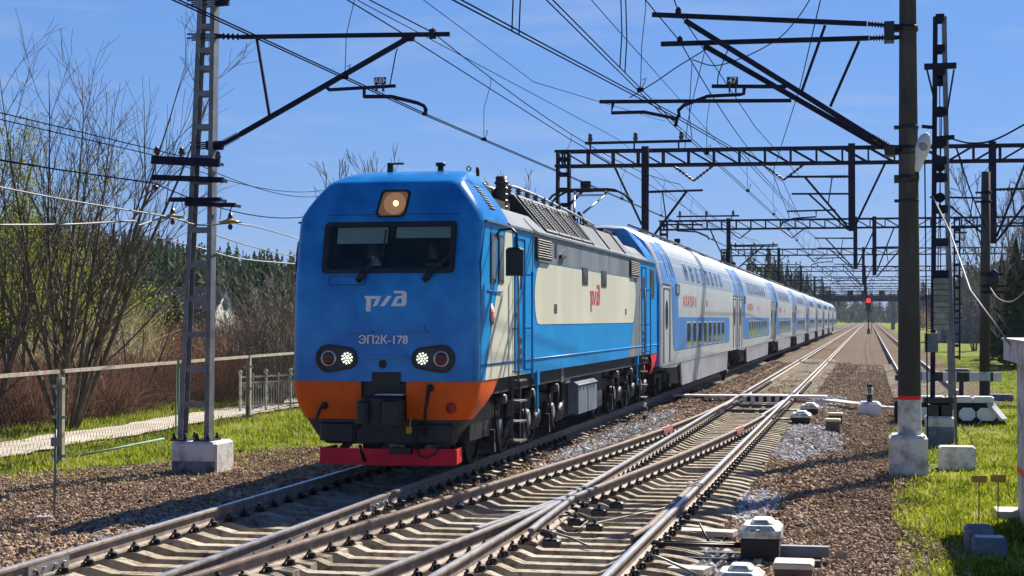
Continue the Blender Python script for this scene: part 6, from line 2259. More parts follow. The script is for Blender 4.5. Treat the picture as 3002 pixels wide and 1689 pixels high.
# short hangers carrying the crossover wires
for k, (u, up_, lab) in enumerate(((1290, 1.7, "left one of two hangers close together high above the locomotive"), (1306, 1.7, "right one of two hangers close together high above the locomotive"))):
    best = min((P0.lerp(A, t / 200) for t in range(201)), key=lambda p: abs((1501 + 4900 * ((p.x * _R[0] + p.y * _R[1]) / (p.x * _F[0] + p.y * _F[1] + (p.z - CAM_H) * _F[2]))) / K - u))
    wire([best, best + Vector((0.02, 0, 0.5)), best + Vector((-0.03, 0, 1.1)), best + Vector((0, 0, up_))], 0.009, lab, "wire", name="hanger")
for k, dx in enumerate((0.0, 0.5)):
    c = Vector((R2.x + 0.03, 23.6 + dx, R2.z))
    wire([c, c + Vector((0.03, 0, 0.5)), c + Vector((0.0, 0, 1.5))], 0.009, ["nearer hanger above the second track before the thick pole", "farther hanger above the second track before the thick pole"][k], "wire", name="hanger")
wire([(-9.3, -18, 8.6), (-9.3, 30, 8.35), (-9.4, 63.6, 9.3), (-10.4, 110.5, 9.3), (-10.3, 157.5, 9.3), (-10.3, 330, 9.3)], 0.010, "outermost thin wire resting on the gantries' left insulators", "wire")
wire([(-4.9, -18, 8.2), (-4.7, 30, 7.95), (-4.9, 63.6, 8.3), (-4.8, 110.5, 8.3), (-4.8, 330, 8.3)], 0.010, "single wire running midway between the two tracks", "wire")
# ================================================================== RIGHT SIDE AND TRACKSIDE OBJECTS
# kiosk / white hut cut by the right edge
hk = at_z(2559, 1287, GZ)
hut = thing("hut", "white rendered hut with tan flat roof and red stripe at the right edge", "hut", (hk.x + 1.2, hk.y - 1.5, GZ))
zt = at_y(2559, 905, hk.y).z
mb = MB(); mb.box(hk.x, hk.x + 2.4, hk.y - 3.2, hk.y, GZ - 0.2, zt); mb.build("wall", M["whitewash"], hut)
mb = MB()
mb.box(hk.x - 0.17, hk.x + 2.6, hk.y - 3.4, hk.y + 0.15, zt + 0.003, zt + 0.27, 0)
mb.box(hk.x - 0.20, hk.x + 2.63, hk.y - 3.43, hk.y + 0.18, zt + 0.273, zt + 0.31, 1)
mb.build("roof", [M["whitewash"], M["tan_roof"]], hut)
mb = MB(); zr_ = at_y(2559, 1178, hk.y).z
mb.box(hk.x - 0.004, hk.x + 2.404, hk.y - 3.204, hk.y + 0.004, zr_ - 0.045, zr_ + 0.045); mb.build("painted_stripe", M["red"], hut)
mb = MB(); mb.box(hk.x - 0.30, hk.x + 2.6, hk.y - 0.3, hk.y + 0.35, GZ - 0.15, GZ + 0.03); mb.build("plinth", M["tan_roof"], hut)

# stakes with yellow plates and the two blocks at their feet
for k, (u, vb, vt) in enumerate(((2461, 1312, 1204), (2509, 1316, 1203))):
    b = at_z(u, vb, GZ); t_ = at_y(u + 1, vt, b.y)
    st = thing("marker_stake", ["left one of two thin stakes carrying blank yellow plates", "right one of two thin stakes carrying blank yellow plates, nearer the white hut"][k], "stake", tuple(b), "yellow plated stakes")
    mb = MB(); mb.tube(b - Vector((0, 0, .1)), t_, 0.009, n=6); mb.build("rod", M["mast_grey"], st)
    mb = MB(); mb.box(t_.x - 0.10, t_.x + 0.10, t_.y - 0.02, t_.y - 0.006, t_.z - 0.05, t_.z + 0.045); mb.build("plate", M["yellow"], st)
b0 = at_z(2432, 1386, GZ); b1 = at_z(2532, 1386, GZ)
mb = MB(); mb.cbox(b0.x, b1.x - 0.12, b0.y + 0.32, b0.y + 0.75, GZ - 0.1, GZ + 0.24, 0.04)
tag(mb.build("concrete_block", M["blue_grey"]), "blue-grey block at the stakes, the rear one of the pair", "concrete block")
mb = MB(); mb.cbox(b0.x + 0.06, b1.x, b0.y - 0.0, b0.y + 0.28, GZ - 0.1, GZ + 0.16, 0.025, 0)
mb.box(b0.x + 0.10, b1.x - 0.04, b0.y + 0.03, b0.y + 0.25, GZ + 0.16, GZ + 0.166, 1)
tag(mb.build("concrete_block", [M["blue_grey"], M["white"]]), "block with a white top in front of the blue-grey one", "concrete block")

# black and white buffer bar with its post, prism of white stones
yb = 56.6
bb = thing("buffer_stop", "black and white striped wooden bar across the end of the siding", "buffer stop", tuple(at_y(2440, 990, yb)))
x0, x1 = at_y(2268, 947, yb).x, at_y(2518, 947, yb).x
z0, z1 = at_y(2450, 959, yb).z, at_y(2450, 936, yb).z
mb = MB(); n = 8
us = [2268, 2300, 2316, 2345, 2374, 2392, 2409, 2442, 2470, 2490, 2518]
cols = [1, 0, 1, 0, 1, 0, 1, 0, 1, 0]
us = [2262, 2290, 2318, 2342, 2371, 2405, 2437, 2472, 2497, 2518]; cols = [0, 1, 0, 1, 0, 1, 0, 1, 0]
for k in range(9):
    a, b = at_y(us[k], 947, yb).x, at_y(us[k + 1], 947, yb).x
    mb.box(a, b, yb - 0.12, yb + 0.12, z0, z1, cols[k])
mb.build("bar", [M["white"], M["black"]], bb)
for x in (T3 - 0.8, T3 + 0.8):
    mb = MB(); mb.bar((x, yb + 0.16, GZ - 0.1), (x, yb + 0.16, z0 + 0.15), 0.14, 0.10, up=(0, 1, 0)); mb.bar((x, yb + 1.5, GZ - 0.1), (x, yb + 0.2, z0), 0.1, 0.1); mb.build("post", M["black"], bb)
yw = 45.5
wp = thing("stone_prism", "low bank edged with large white octagon slabs in front of the striped bar", "retaining slabs", tuple(at_y(2420, 1050, yw)))
xa, xb = at_y(2250, 1050, yw).x, at_y(2512, 1050, yw).x
za, zb_ = at_y(2400, 1056, yw).z, at_y(2400, 1003, yw).z
mb = MB()
mb.prism([(0, -0.2), (xb - xa + 0.25, -0.2), (xb - xa - 0.15, zb_ - za - 0.08), (0, zb_ - za - 0.08)], (xa, yw + 0.1, za), (1, 0, 0), (0, 0.25, 1), -1.5)
mb.build("bank", M["dark"], wp)
for k in range(4):
    u0 = (2262, 2345, 2411, 2456)[k]; u1 = (2340, 2404, 2452, 2506)[k]
    a, b = at_y(u0, 1040, yw).x, at_y(u1, 1040, yw).x
    zl, zh = at_y(2400, 1058, yw).z, at_y(2400, 1026, yw).z
    c = 0.10
    mb = MB()
    mb.prism([(a + c, zl), (b - c, zl), (b, zl + c), (b, zh - c), (b - c, zh), (a + c, zh), (a, zh - c), (a, zl + c)], (0, yw + 0.02, 0), (1, 0, 0), (0, 0.12, 1), 0.12)
    mb.build("slab", M["white"], wp)
for k in range(3):
    a, b = at_y((2290, 2380, 2448)[k], 1010, yw).x, at_y((2376, 2446, 2500)[k], 1010, yw).x
    mb = MB(); mb.cbox(a, b, yw - 0.02, yw + 0.5, zb_ - 0.10, zb_ + 0.06, 0.03); mb.build("coping", M["white"], wp)
mb = MB(); a = at_y(2490, 1015, yw); mb.bar(a, at_y(2524, 1056, yw - 0.2), 0.3, 0.08); mb.build("coping", M["whitewash"], wp)
mb = MB(); a = at_z(2480, 1002, GZ); mb.cbox(a.x, a.x + 0.9, a.y, a.y + 0.5, GZ - 0.1, GZ + 0.14, 0.03)
tag(mb.build("concrete_block", M["blue_grey"]), "low grey-blue block beside the slim pole's black foot", "concrete block")

# footboards across the second track, trough lid, dwarf marker 8
def board(name, u0, v0, u1, v1, z, w, h, mat, label, cat="plank"):
    a, b = at_z(u0, v0, z), at_z(u1, v1, z)
    mb = MB(); mb.bar(a, b, w, h)
    return tag(mb.build(name, mat), label, cat)
YF = 53.3
fb = thing("footboard", "whitish plank footboards crossing the second track just beyond the switch tips", "footboard", (T2, YF, 0))
M["board"] = pm("white_weathered_planks", (0.66, 0.65, 0.62), 0.85, 0, 0.15, 3.0, 0.2, 30)
mb = MB(); mb.box(xB + 0.06, xD - 0.06, YF - 0.45, YF + 0.45, -0.02, 0.012); mb.build("plank", M["board"], fb)
mb = MB(); mb.box(-6.1, xB - 0.06, YF - 0.35, YF + 0.35, -0.05, -0.004); mb.build("plank", M["board"], fb)
mb = MB(); mb.box(xD + 0.06, -1.30, YF - 0.40, YF + 0.40, -0.06, 0.004); mb.build("plank", M["board"], fb)
mb = MB()
for k in range(11):
    x = xB + 0.15 + 0.126 * k
    mb.box(x, x + 0.12, YF - 0.475, YF - 0.455, -0.20, -0.03, k % 2)
mb.build("striped_edge", [M["board"], M["dark"]], fb)
tr = MB(); tr.bar((-1.28, YF - 0.3, -0.12), (-0.25, YF - 1.9, -0.16), 0.55, 0.05)
tag(tr.build("trough_lid", M["wood_pale"]), "pale planks leading from the footboards to the dwarf marker", "plank")
tr = MB(); tr.bar((0.25, YF - 3.0, -0.17), (2.9, YF - 5.6, -0.2), 0.4, 0.05)
tag(tr.build("trough_lid", M["wood_pale"]), "pale cable trough lids running on from the marker to the white slabs", "plank")
mk = at_z(2187, 1036, GZ)
dm = thing("dwarf_marker", "dwarf black and white post numbered 8 on a white concrete base", "marker post", (mk.x, mk.y, GZ))
mb = MB()
ha = (at_y(2216, 1030, mk.y).x - at_y(2158, 1030, mk.y).x) / 2
mb.cbox(mk.x - ha, mk.x + ha, mk.y - 0.3, mk.y + 0.5, GZ - 0.1, GZ + 0.24, 0.03); mb.cbox(mk.x - ha * 0.9, mk.x + ha * 0.9, mk.y - 0.2, mk.y + 0.4, GZ + 0.24, GZ + 0.30, 0.05)
mb.build("base", M["white"], dm)
zb2 = GZ + 0.30; ztp = at_y(2187, 966, mk.y).z
mb = MB()
for a, b, m in ((0, 0.42, 0), (0.42, 0.82, 1), (0.82, 1.0, 0)):
    mb.tube((mk.x, mk.y, zb2 + (ztp - zb2) * a), (mk.x, mk.y, zb2 + (ztp - zb2) * b), 0.085, n=16, mat=m)
pst = mb.build("post", [M["black"], M["white"]], dm)
mb = MB(); text_mb(mb, "8", (mk.x - 0.005, mk.y - 0.092, zb2 + (ztp - zb2) * 0.47), (1, 0, 0), (0, 0, 1), 0.24, 0.002, bold=0.02); mb.build("digit", M["black"], pst)

# striped post beside the locomotive, yellow-topped post by the coach
for (u, vb, vt, r, kind) in ((1621, 1076, 1013, 0.045, 0), (1819, 964, 908, 0.10, 1)):
    b = at_z(u, vb, GZ); zt_ = at_y(u, vt, b.y).z
    if kind == 0:
        pp = thing("marker_post", "thin black and white banded post in the ballast beside the locomotive", "marker post", tuple(b))
        mb = MB(); n = 6
        for k in range(n): mb.tube((b.x, b.y, GZ + (zt_ - GZ) * k / n), (b.x, b.y, GZ + (zt_ - GZ) * (k + 1) / n), r, n=10, mat=(k % 2))
        mb.build("post", [M["black"], M["white"]], pp)
        mb = MB(); mb.tube((b.x + 0.07, b.y, GZ), (b.x + 0.06, b.y, zt_ - 0.1), 0.012, n=6); mb.build("rod", M["mast_grey"], pp)
    else:
        pp = thing("dwarf_signal", "squat dark post with a yellow cap beside the first coach", "dwarf signal", tuple(b))
        mb = MB(); mb.tube(b, (b.x, b.y, zt_ - 0.12), 0.07, n=10); mb.cbox(b.x - 0.14, b.x + 0.14, b.y - 0.14, b.y + 0.14, GZ + 0.35, zt_ - 0.1, 0.03); mb.build("post", M["black"], pp)
        mb = MB(); mb.lathe((b.x, b.y, zt_ - 0.12), (0, 0, 1), [(0, .13), (.08, .14), (.12, .08)], 12); mb.build("cap", M["yellow"], pp)
        mb = MB(); mb.ball((b.x + 0.15, b.y - 0.05, zt_ - 0.4), 0.06, 8); mb.build("lens", M["house_white"], pp)

# switch machines
def switch_machine(u0, v0, w, d, h, label, ties=True):
    p = at_z(u0, v0, GZ)
    t = thing("switch_machine", label, "switch machine", tuple(p), "white capped switch machines beside the turnout")
    z = GZ + 0.02
    mb = MB(); mb.cbox(p.x, p.x + w, p.y, p.y + d, z, z + h * 0.72, 0.04); mb.build("case", M["dark"], t)
    mb = MB(); mb.cbox(p.x - 0.02, p.x + w + 0.02, p.y - 0.02, p.y + d + 0.02, z + h * 0.66, z + h, 0.05)
    mb.cbox(p.x + 0.1, p.x + w * 0.82, p.y + 0.12, p.y + d - 0.08, z + h, z + h + 0.05, 0.03)
    c = mb.build("cover", M["box_white"], t)
    mb = MB(); mb.path([(p.x + w * 0.3, p.y - 0.03, z + h * 0.86), (p.x + w * 0.3, p.y - 0.07, z + h * 0.9), (p.x + w * 0.5, p.y - 0.07, z + h * 0.9), (p.x + w * 0.5, p.y - 0.03, z + h * 0.86)], 0.009, 5); mb.build("handle", M["black"], c)
    mb = MB()
    for yy in (p.y + 0.1, p.y + d - 0.1):
        mb.box(p.x - 0.9, p.x + w + 0.45, yy - 0.06, yy + 0.06, GZ - 0.02, GZ + 0.05)
    mb.tube((p.x, p.y + d * 0.4, z + 0.14), (xD - 0.2, p.y + d * 0.4, z + 0.14), 0.022, n=8); mb.tube((p.x, p.y + d * 0.65, z + 0.14), (xD - 0.2, p.y + d * 0.65, z + 0.14), 0.02, n=8)
    mb.build("mounting_frame", M["fasten"], t)
    return t
switch_machine(1862, 1418, 0.42, 0.65, 0.40, "dirty white capped switch machine nearest but one to the bottom edge")
switch_machine(1800, 1545, 0.40, 0.5, 0.36, "white capped switch machine cut by the bottom edge of the picture")
switch_machine(1990, 1072, 0.46, 0.8, 0.30, "far switch machine with low white cover, the nearer of two by grey stones")
switch_machine(2014, 1048, 0.46, 0.8, 0.30, "far switch machine with low white cover, the rear of two by grey stones")
def junction(u0, v0, u1, v1, label, d=0.4, mat="box_tan"):
    p, q = at_z(u0, v0, GZ), at_z(u1, v0, GZ)
    zt_ = at_y(u0, v1, p.y).z
    t = thing("junction_box", label, "junction box", tuple(p), "tan cable junction boxes")
    mb = MB(); mb.box(p.x, q.x, p.y, p.y + d, GZ - 0.1, zt_ - 0.05); mb.build("case", M[mat] if False else pm("brown_case", (0.10, 0.075, 0.055), 0.7, 0, 0.25), t)
    mb = MB(); mb.cbox(p.x - 0.015, q.x + 0.015, p.y - 0.015, p.y + d + 0.015, zt_ - 0.05, zt_ + 0.01, 0.015); mb.build("lid", M[mat], t)
    mb = MB(); mb.tube(((p.x + q.x) / 2, p.y - 0.012, zt_ - 0.12), ((p.x + q.x) / 2, p.y + 0.01, zt_ - 0.12), 0.018, n=8); mb.build("lock", M["black"], t)
    return t
junction(1947, 1470, 2043, 1418, "tan junction box close to the bottom edge, beside the switch machine")
junction(2076, 1088, 2112, 1055, "brown junction box with pale lid beside the grey stones, front one")
junction(2084, 1068, 2118, 1040, "brown junction box with pale lid beside the grey stones, rear one")
# plank decking by the near machines
for k, (u0, v0, u1, v1) in enumerate(((1700, 1335, 1850, 1342), (1690, 1430, 1780, 1436))):
    board("plank", u0, v0, u1, v1, -0.22, 0.28, 0.06, M["wood_pale"], ["pale timber beam reaching from the rail to the near switch machine", "pale timber beam low at the bottom edge by the rail"][k])
tr = MB(); a = at_z(1960, 1384, GZ + 0.1); tr.bar(a, a + Vector((0.55, 0.0, 0)), 0.12, 0.12); tag(tr.build("timber", M["mast_grey"]), "grey beam end sticking out right of the near switch machine", "beam")

# small cable marker at the left
b = at_z(136, 1306, GZ - 0.1)
cmk = thing("cable_marker", "thin metal rod with small grey plate standing on a little white base", "marker post", tuple(b))
t_ = at_y(140, 1080, b.y)
mb = MB(); mb.tube(b, t_, 0.018, n=8); mb.build("rod", M["mast_grey"], cmk)
p0, p1 = at_y(130, 1122, b.y), at_y(151, 1100, b.y)
mb = MB(); mb.box(p0.x, p1.x, b.y - 0.03, b.y - 0.012, p0.z, p1.z); mb.build("plate", M["mast_grey"], cmk)
w0, w1 = at_y(92, 1310, b.y), at_y(142, 1298, b.y)
mb = MB(); mb.cbox(w0.x, w1.x, b.y - 0.12, b.y + 0.14, GZ - 0.15, w1.z, 0.02); mb.build("base", M["whitewash"], cmk)
# hose marker by the pole clamp: signal far down the line
YG = 300.0
g = at_y(2184, 830, YG)
sg = thing("railway_signal", "distant signal mast showing a lit red lamp between the tracks", "signal", tuple(g))
q = at_y(2184, 756, YG)
mb = MB(); mb.tube((g.x, YG, GZ), (g.x, YG, q.z + 0.6), 0.10, n=8); mb.box(g.x - 0.25, g.x + 0.25, YG - 0.3, YG + 0.3, GZ, GZ + 0.9); mb.bar((g.x + 0.5, YG, GZ), (g.x + 0.35, YG, q.z + 0.3), 0.08, 0.06); mb.build("mast", M["black"], sg)
mb = MB(); mb.cbox(g.x - 0.42, g.x + 0.42, YG - 0.25, YG - 0.02, q.z - 1.9, q.z + 0.55, 0.1); mb.build("signal_head", M["black"], sg)
mb = MB(); mb.lathe((q.x, YG - 0.26, q.z), (0, -1, 0), [(0, .38), (.08, .34), (.12, .0)], 16); mb.build("red_lamp", M["signal_red"], sg)

# footbridge far away
YBR = 440.0
fbz0, fbz1 = at_y(2200, 758, YBR).z, at_y(2200, 743, YBR).z
fbg = thing("footbridge", "dark bridge crossing the line far away behind the signal", "bridge", (T2, YBR, GZ))
mb = MB(); mb.box(-32, 34, YBR, YBR + 4, fbz0, fbz1)
for k in range(16):
    x = -30 + 4 * k; mb.box(x, x + 0.4, YBR - 0.15, YBR, fbz0, fbz1)
mb.build("deck", M["mast_dark"], fbg)
for x in (-16, -11, 6, 12):
    mb = MB(); mb.box(x - 0.5, x + 0.5, YBR + 0.5, YBR + 3.5, GZ - 1, fbz0); mb.build("pier", M["concrete"], fbg)
for k in range(5):
    x = (-11.0, -5.5, -2.0, 2.5, 7.0)[k]
    mb = MB(); mb.box(x, x + 1.5, YBR - 0.3, YBR - 0.1, fbz1 - 0.1, fbz1 + 1.3); mb.build("guard_screen", M["mast_dark"], fbg)
# far board fence at the right and grey wall
ff = thing("board_fence", "long dark green board fence receding along the lawn at the right", "fence", (11, 110, GZ))
a, b = Vector((9.2, 60, 0)), Vector((9.8, 300, 0))
a = Vector((12.6, 92, 0)); b = Vector((14.0, 330, 0))
mb = MB(); L = (b - a).length; d = (b - a).normalized(); n = int(L / 0.32)
for k in range(n):
    p = a + d * (0.32 * k); h = 2.0 + 0.06 * math.sin(k * 12.9)
    mb.bar((p.x, p.y, GZ - 0.1), (p.x, p.y, GZ + h), 0.03, 0.27, up=(0, 1, 0))
mb.build("boards", M["far_fence"], ff)
mb = MB()
for k in range(0, n, 8):
    p = a + d * (0.32 * k); mb.box(p.x + 0.03, p.x + 0.13, p.y - 0.05, p.y + 0.05, GZ - 0.1, GZ + 2.15)
mb.bar((a.x + 0.05, a.y, GZ + 0.5), (b.x + 0.05, b.y, GZ + 0.5), 0.05, 0.1); mb.bar((a.x + 0.05, a.y, GZ + 1.6), (b.x + 0.05, b.y, GZ + 1.6), 0.05, 0.1)
mb.build("frame", M["far_fence"], ff)

# houses
def house(name, label, x, y, w, d, hw, hr, wm, rm, ang=0, windows=(), z0=GZ, cat="house"):
    t = thing(name, label, cat, (x, y, z0))
    mb = MB()
    mb.box(x - w / 2, x + w / 2, y - d / 2, y + d / 2, z0 - 0.5, z0 + hw)
    for yy, f in ((y - d / 2, 1), (y + d / 2, -1)):
        vs = [(x - w / 2, yy, z0 + hw), (x + w / 2, yy, z0 + hw), (x, yy, z0 + hw + hr)]
        mb.add(vs, [(0, 1, 2) if f > 0 else (2, 1, 0)])
    mb.build("wall", wm, t)
    mb = MB()
    e = 0.4
    for s in (-1, 1):
        mb.prism([(0, 0), (1, 0), (1, d + 2 * e), (0, d + 2 * e)], (x, y - d / 2 - e, z0 + hw + hr + 0.05), (s * (w / 2 + e), 0, -(hr + hr * e / (w / 2))), (0, 1, 0), 0.12 * s)
    rf = mb.build("roof", rm, t)
    mb = MB(); mb.box(x + w * 0.15, x + w * 0.15 + 0.6, y, y + 0.6, z0 + hw + hr * 0.3, z0 + hw + hr + 0.7); mb.build("chimney", M["concrete"], rf)
    for wx, wz, ww, wh in windows:
        mb = MB(); mb.box(x + wx - ww / 2 - 0.1, x + wx + ww / 2 + 0.1, y - d / 2 - 0.05, y - d / 2, z0 + wz - 0.1, z0 + wz + wh + 0.1)
        wf = mb.build("window", M["white"], t)
        mb = MB(); mb.box(x + wx - ww / 2, x + wx + ww / 2, y - d / 2 - 0.06, y - d / 2 - 0.05, z0 + wz, z0 + wz + wh); mb.build("pane", M["coach_pane"], wf)
    return t
YH = 178.0
ha, hb = at_y(392, 800, YH), at_y(541, 722, YH)
hz0 = float(terrain(hb.x, YH))
ht = thing("house", "house with long dark roof and small white gable behind the bare bushes on the left", "house", ((ha.x + hb.x) / 2, YH + 3, hz0))
ez = at_y(541, 775, YH).z
mb = MB(); mb.box(ha.x, hb.x, YH, YH + 6, hz0 - 1, ez, 0)  # front wall's shade painted in as dark colour; only the sunlit end is white
mb.prism([(0, ez), (6, ez), (3, hb.z - 0.1)], (hb.x, YH, 0), (0, 1, 0), (0, 0, 1), -0.1, 1); mb.prism([(0, ez), (6, ez), (3, hb.z - 0.1)], (ha.x + 0.1, YH, 0), (0, 1, 0), (0, 0, 1), -0.1, 1)
mb.box(hb.x + 0.003, hb.x + 0.06, YH, YH + 6, hz0 - 1, ez, 1)
mb.build("wall", [M["roof_shaded_wall"], M["house_white"]], ht)
mb = MB()
for y0, y1 in ((YH - 0.5, YH + 3), (YH + 6.5, YH + 3)):
    mb.bar((ha.x - 0.3, (y0 + y1) / 2, (ez - 0.3 + hb.z) / 2 + 0.05), (hb.x + 0.35, (y0 + y1) / 2, (ez - 0.3 + hb.z) / 2 + 0.05), math.hypot(3.5, hb.z - ez + 0.3), 0.12, 0, up=(0, -(hb.z - ez + 0.3) * (1 if y0 < y1 else -1), 3.5))
mb.build("roof", M["roof_shaded_wall"], ht)
mb = MB(); mb.box(hb.x + 0.06, hb.x + 0.10, YH + 2.4, YH + 3.6, ez - 0.2, ez + 1.0); w_ = mb.build("window", M["mast_grey"], ht)
mb = MB(); mb.box(hb.x + 0.10, hb.x + 0.12, YH + 2.55, YH + 3.45, ez - 0.1, ez + 0.9); mb.build("pane", M["coach_pane"], w_)
q = at_y(2448, 760, 210)
house("house", "pale house with tan roof behind the right-hand fence", q.x + 3, 210, 14, 9, 6.5, 3.0, M["concrete"], M["tan_roof"], windows=((-3, 3.2, 1.4, 1.6), (2, 3.2, 1.4, 1.6)), z0=GZ)
# ================================================================== LEFT FENCES
q1, q2 = at_z(152, 1166, -0.40), at_z(625, 1060, -0.40)
fd_ = (q2 - q1); fd_.z = 0
FL = fd_.length; fdn = fd_.normalized()
top1, top2 = at_y(152, 934, q1.y).z, at_y(625, 897, q2.y).z
M["mesh"] = pm("rusty_fence_mesh", (0.07, 0.06, 0.05), 0.7, 0.2, 0.3, 5.0)
fen = thing("mesh_fence", "sagging chain-link fence with pale wooden top rail along the footpath", "fence", tuple(q1))
def fpnt(s, z): return Vector((q1.x + fdn.x * s, q1.y + fdn.y * s, z))
def ftop(s): return top1 + (top2 - top1) * s / FL
secs = [(-7.5, -0.12), (0.14, FL * 0.53), (FL * 0.545, FL - 0.12), (FL + 0.14, FL + 9.0), (FL + 9.2, FL + 22)]
for s0, s1 in secs:
    mb = MB(); mb.bar(fpnt(s0, ftop(s0)), fpnt(s1, ftop(s1)), 0.05, 0.07); mb.build("top_rail", M["fence_pale"], fen)
    mb = MB()
    zb = -0.33
    mb.bar(fpnt(s0, zb), fpnt(s0, ftop(s0)), 0.03, 0.03)
    mb.build("side_frame", M["fence_green"], fen)
    mb = MB(); mb.bar(fpnt(s1, zb), fpnt(s1, ftop(s1)), 0.03, 0.03); mb.build("side_frame", M["fence_green"], fen)
    mb = MB()
    st, w = 0.17, 0.0032
    h = ftop(s0) - zb
    n = int((s1 - s0 + h * 0.7) / st)
    for k in range(n):
        for sg_ in (0, 1):
            a0 = s0 + st * k - (h * 0.7 if sg_ else 0)
            # line from (a0, bottom) to (a0 +- 0.7h, top)
            A0, B0 = (a0, 0.0), (a0 + h * 0.7, 1.0)
            if sg_ == 0: A0, B0 = (a0, 0.0), (a0 - h * 0.7, 1.0)
            t0, t1 = 0.0, 1.0
            dx = B0[0] - A0[0]
            ts = sorted(((s0 - A0[0]) / dx, (s1 - A0[0]) / dx))
            t0, t1 = max(0, ts[0]), min(1, ts[1])
            if t1 - t0 < 0.02: continue
            p = fpnt(A0[0] + dx * t0, zb + h * t0); q = fpnt(A0[0] + dx * t1, zb + h * t1)
            mb.tube(p, q, w, n=3, caps=False)
    mb.build("wire_mesh", M["mesh"], fen)
for s in (0, FL, -7.7, FL + 9.1):
    mb = MB(); p = fpnt(s, 0); zt_ = ftop(s) - (0.12 if s == 0 else -0.02)
    mb.box(p.x - 0.06, p.x + 0.06, p.y - 0.06, p.y + 0.06, -0.6, zt_)
    for z in (-0.25, 0.5, 1.1): mb.box(p.x - 0.15, p.x + 0.15, p.y - 0.07, p.y - 0.055, z - 0.03, z + 0.03)
    mb.build("post", M["fence_pale"], fen)
a, b_ = at_z(190, 1148, -0.3), at_z(412, 1103, -0.15)
mb = MB(); mb.tube(a, b_, 0.022, n=8); tag(mb.build("green_pipe", pm("pale_green_pipe", (0.16, 0.32, 0.25), 0.7, 0, 0.2)), "pale green pipe lying on the grass between fence and ladder mast", "pipe")
# ornamental white railing
r0, r1 = at_z(604, 1035, -0.36), at_z(748, 1024, -0.36)
zt_ = at_y(604, 945, r0.y).z
ra = thing("railing", "white ornamental metal railing with ball finials beside the locomotive's left side", "railing", tuple(r0))
d = (r1 - r0); d.z = 0; L = d.length * 1.8; d.normalize()
def rp_(s, z): return Vector((r0.x + d.x * s, r0.y + d.y * s, z))
for z in (-0.22, zt_ - 0.05, zt_ - 0.22):
    mb = MB(); mb.bar(rp_(0, z), rp_(L, z), 0.035, 0.05); mb.build("rail", M["whitewash"], ra)
step = d_ = 0.62
for k in range(int(L / step) + 1):
    mb = MB(); p = rp_(step * k, 0)
    mb.bar(rp_(step * k, -0.45), rp_(step * k, zt_ + 0.05), 0.06 if k % 2 == 0 else 0.03, 0.06 if k % 2 == 0 else 0.03)
    if k % 2 == 0 or k == 0: mb.ball((p.x, p.y, zt_ + 0.10), 0.065, 10)
    mb.build("post", M["whitewash"], ra)
mb = MB()
for k in range(int(L / 0.125)):
    s = 0.125 * k; mb.tube(rp_(s, -0.22), rp_(s, zt_ - 0.2), 0.012, n=4, caps=False)
    if k % 5 == 2:
        mb.path([rp_(s - 0.1, zt_ - 0.22), rp_(s - 0.05, zt_ - 0.36), rp_(s, zt_ - 0.42), rp_(s + 0.06, zt_ - 0.36), rp_(s + 0.1, zt_ - 0.24)], 0.014, 4)
mb.build("bars", M["whitewash"], ra)

# ================================================================== TREES
M["twig"] = tone_mat("bare_twigs", [(0.0, (0.055, 0.025, 0.020)), (0.35, (0.17, 0.075, 0.055)), (0.6, (0.24, 0.16, 0.10)), (0.8, (0.36, 0.30, 0.20)), (1.0, (0.60, 0.54, 0.42))], 0.9, 0.1, trans=0.35)
M["leaf"] = tone_mat("young_leaves", [(0.0, (0.10, 0.13, 0.012)), (0.5, (0.24, 0.28, 0.03)), (1.0, (0.45, 0.46, 0.08))], 0.7, 0.2, trans=0.4)
M["needle"] = tone_mat("conifer_needles", [(0.0, (0.010, 0.020, 0.012)), (0.5, (0.022, 0.042, 0.020)), (1.0, (0.055, 0.080, 0.030))], 0.85, 0.1)
M["needle_pine"] = tone_mat("pine_needles", [(0.0, (0.022, 0.042, 0.020)), (0.5, (0.055, 0.090, 0.034)), (1.0, (0.12, 0.15, 0.05))], 0.85, 0.1, trans=0.25)

def grow(mb, rnd, p, d, L, r, depth, up, spread, kids_n, leaf=None, nseg=4, tw=0.0045, shrink=(0.35, 0.62)):
    pts = [Vector(p)]
    dd = Vector(d).normalized()
    for i in range(nseg):
        dd = (dd + Vector((rnd.gauss(0, .10), rnd.gauss(0, .10), rnd.gauss(0, .06) + up * 0.10))).normalized()
        pts.append(pts[-1] + dd * (L / nseg))
    mb.path(pts, r, 5 if r > 0.03 else 3, 0, r2=max(tw, r * 0.35))
    if depth == 0:
        if leaf is not None:
            for q in pts[1:]: leaf.append(q)
        return
    for k in range(kids_n[depth - 1]):
        t = rnd.uniform(0.22, 1.0)
        i = min(int(t * nseg), nseg - 1)
        base = pts[i].lerp(pts[i + 1], t * nseg - i)
        dl = (pts[i + 1] - pts[i]).normalized()
        a = rnd.uniform(0, 2 * math.pi); u, w = perp(dl)
        sp = spread * rnd.uniform(0.6, 1.3)
        nd = dl * math.cos(sp) + (u * math.cos(a) + w * math.sin(a)) * math.sin(sp)
        grow(mb, rnd, base, nd, L * rnd.uniform(*shrink) * (1.1 - 0.45 * t), max(tw, r * (1 - 0.6 * t) * 0.55), depth - 1, up, spread, kids_n, leaf, 3, tw, shrink)

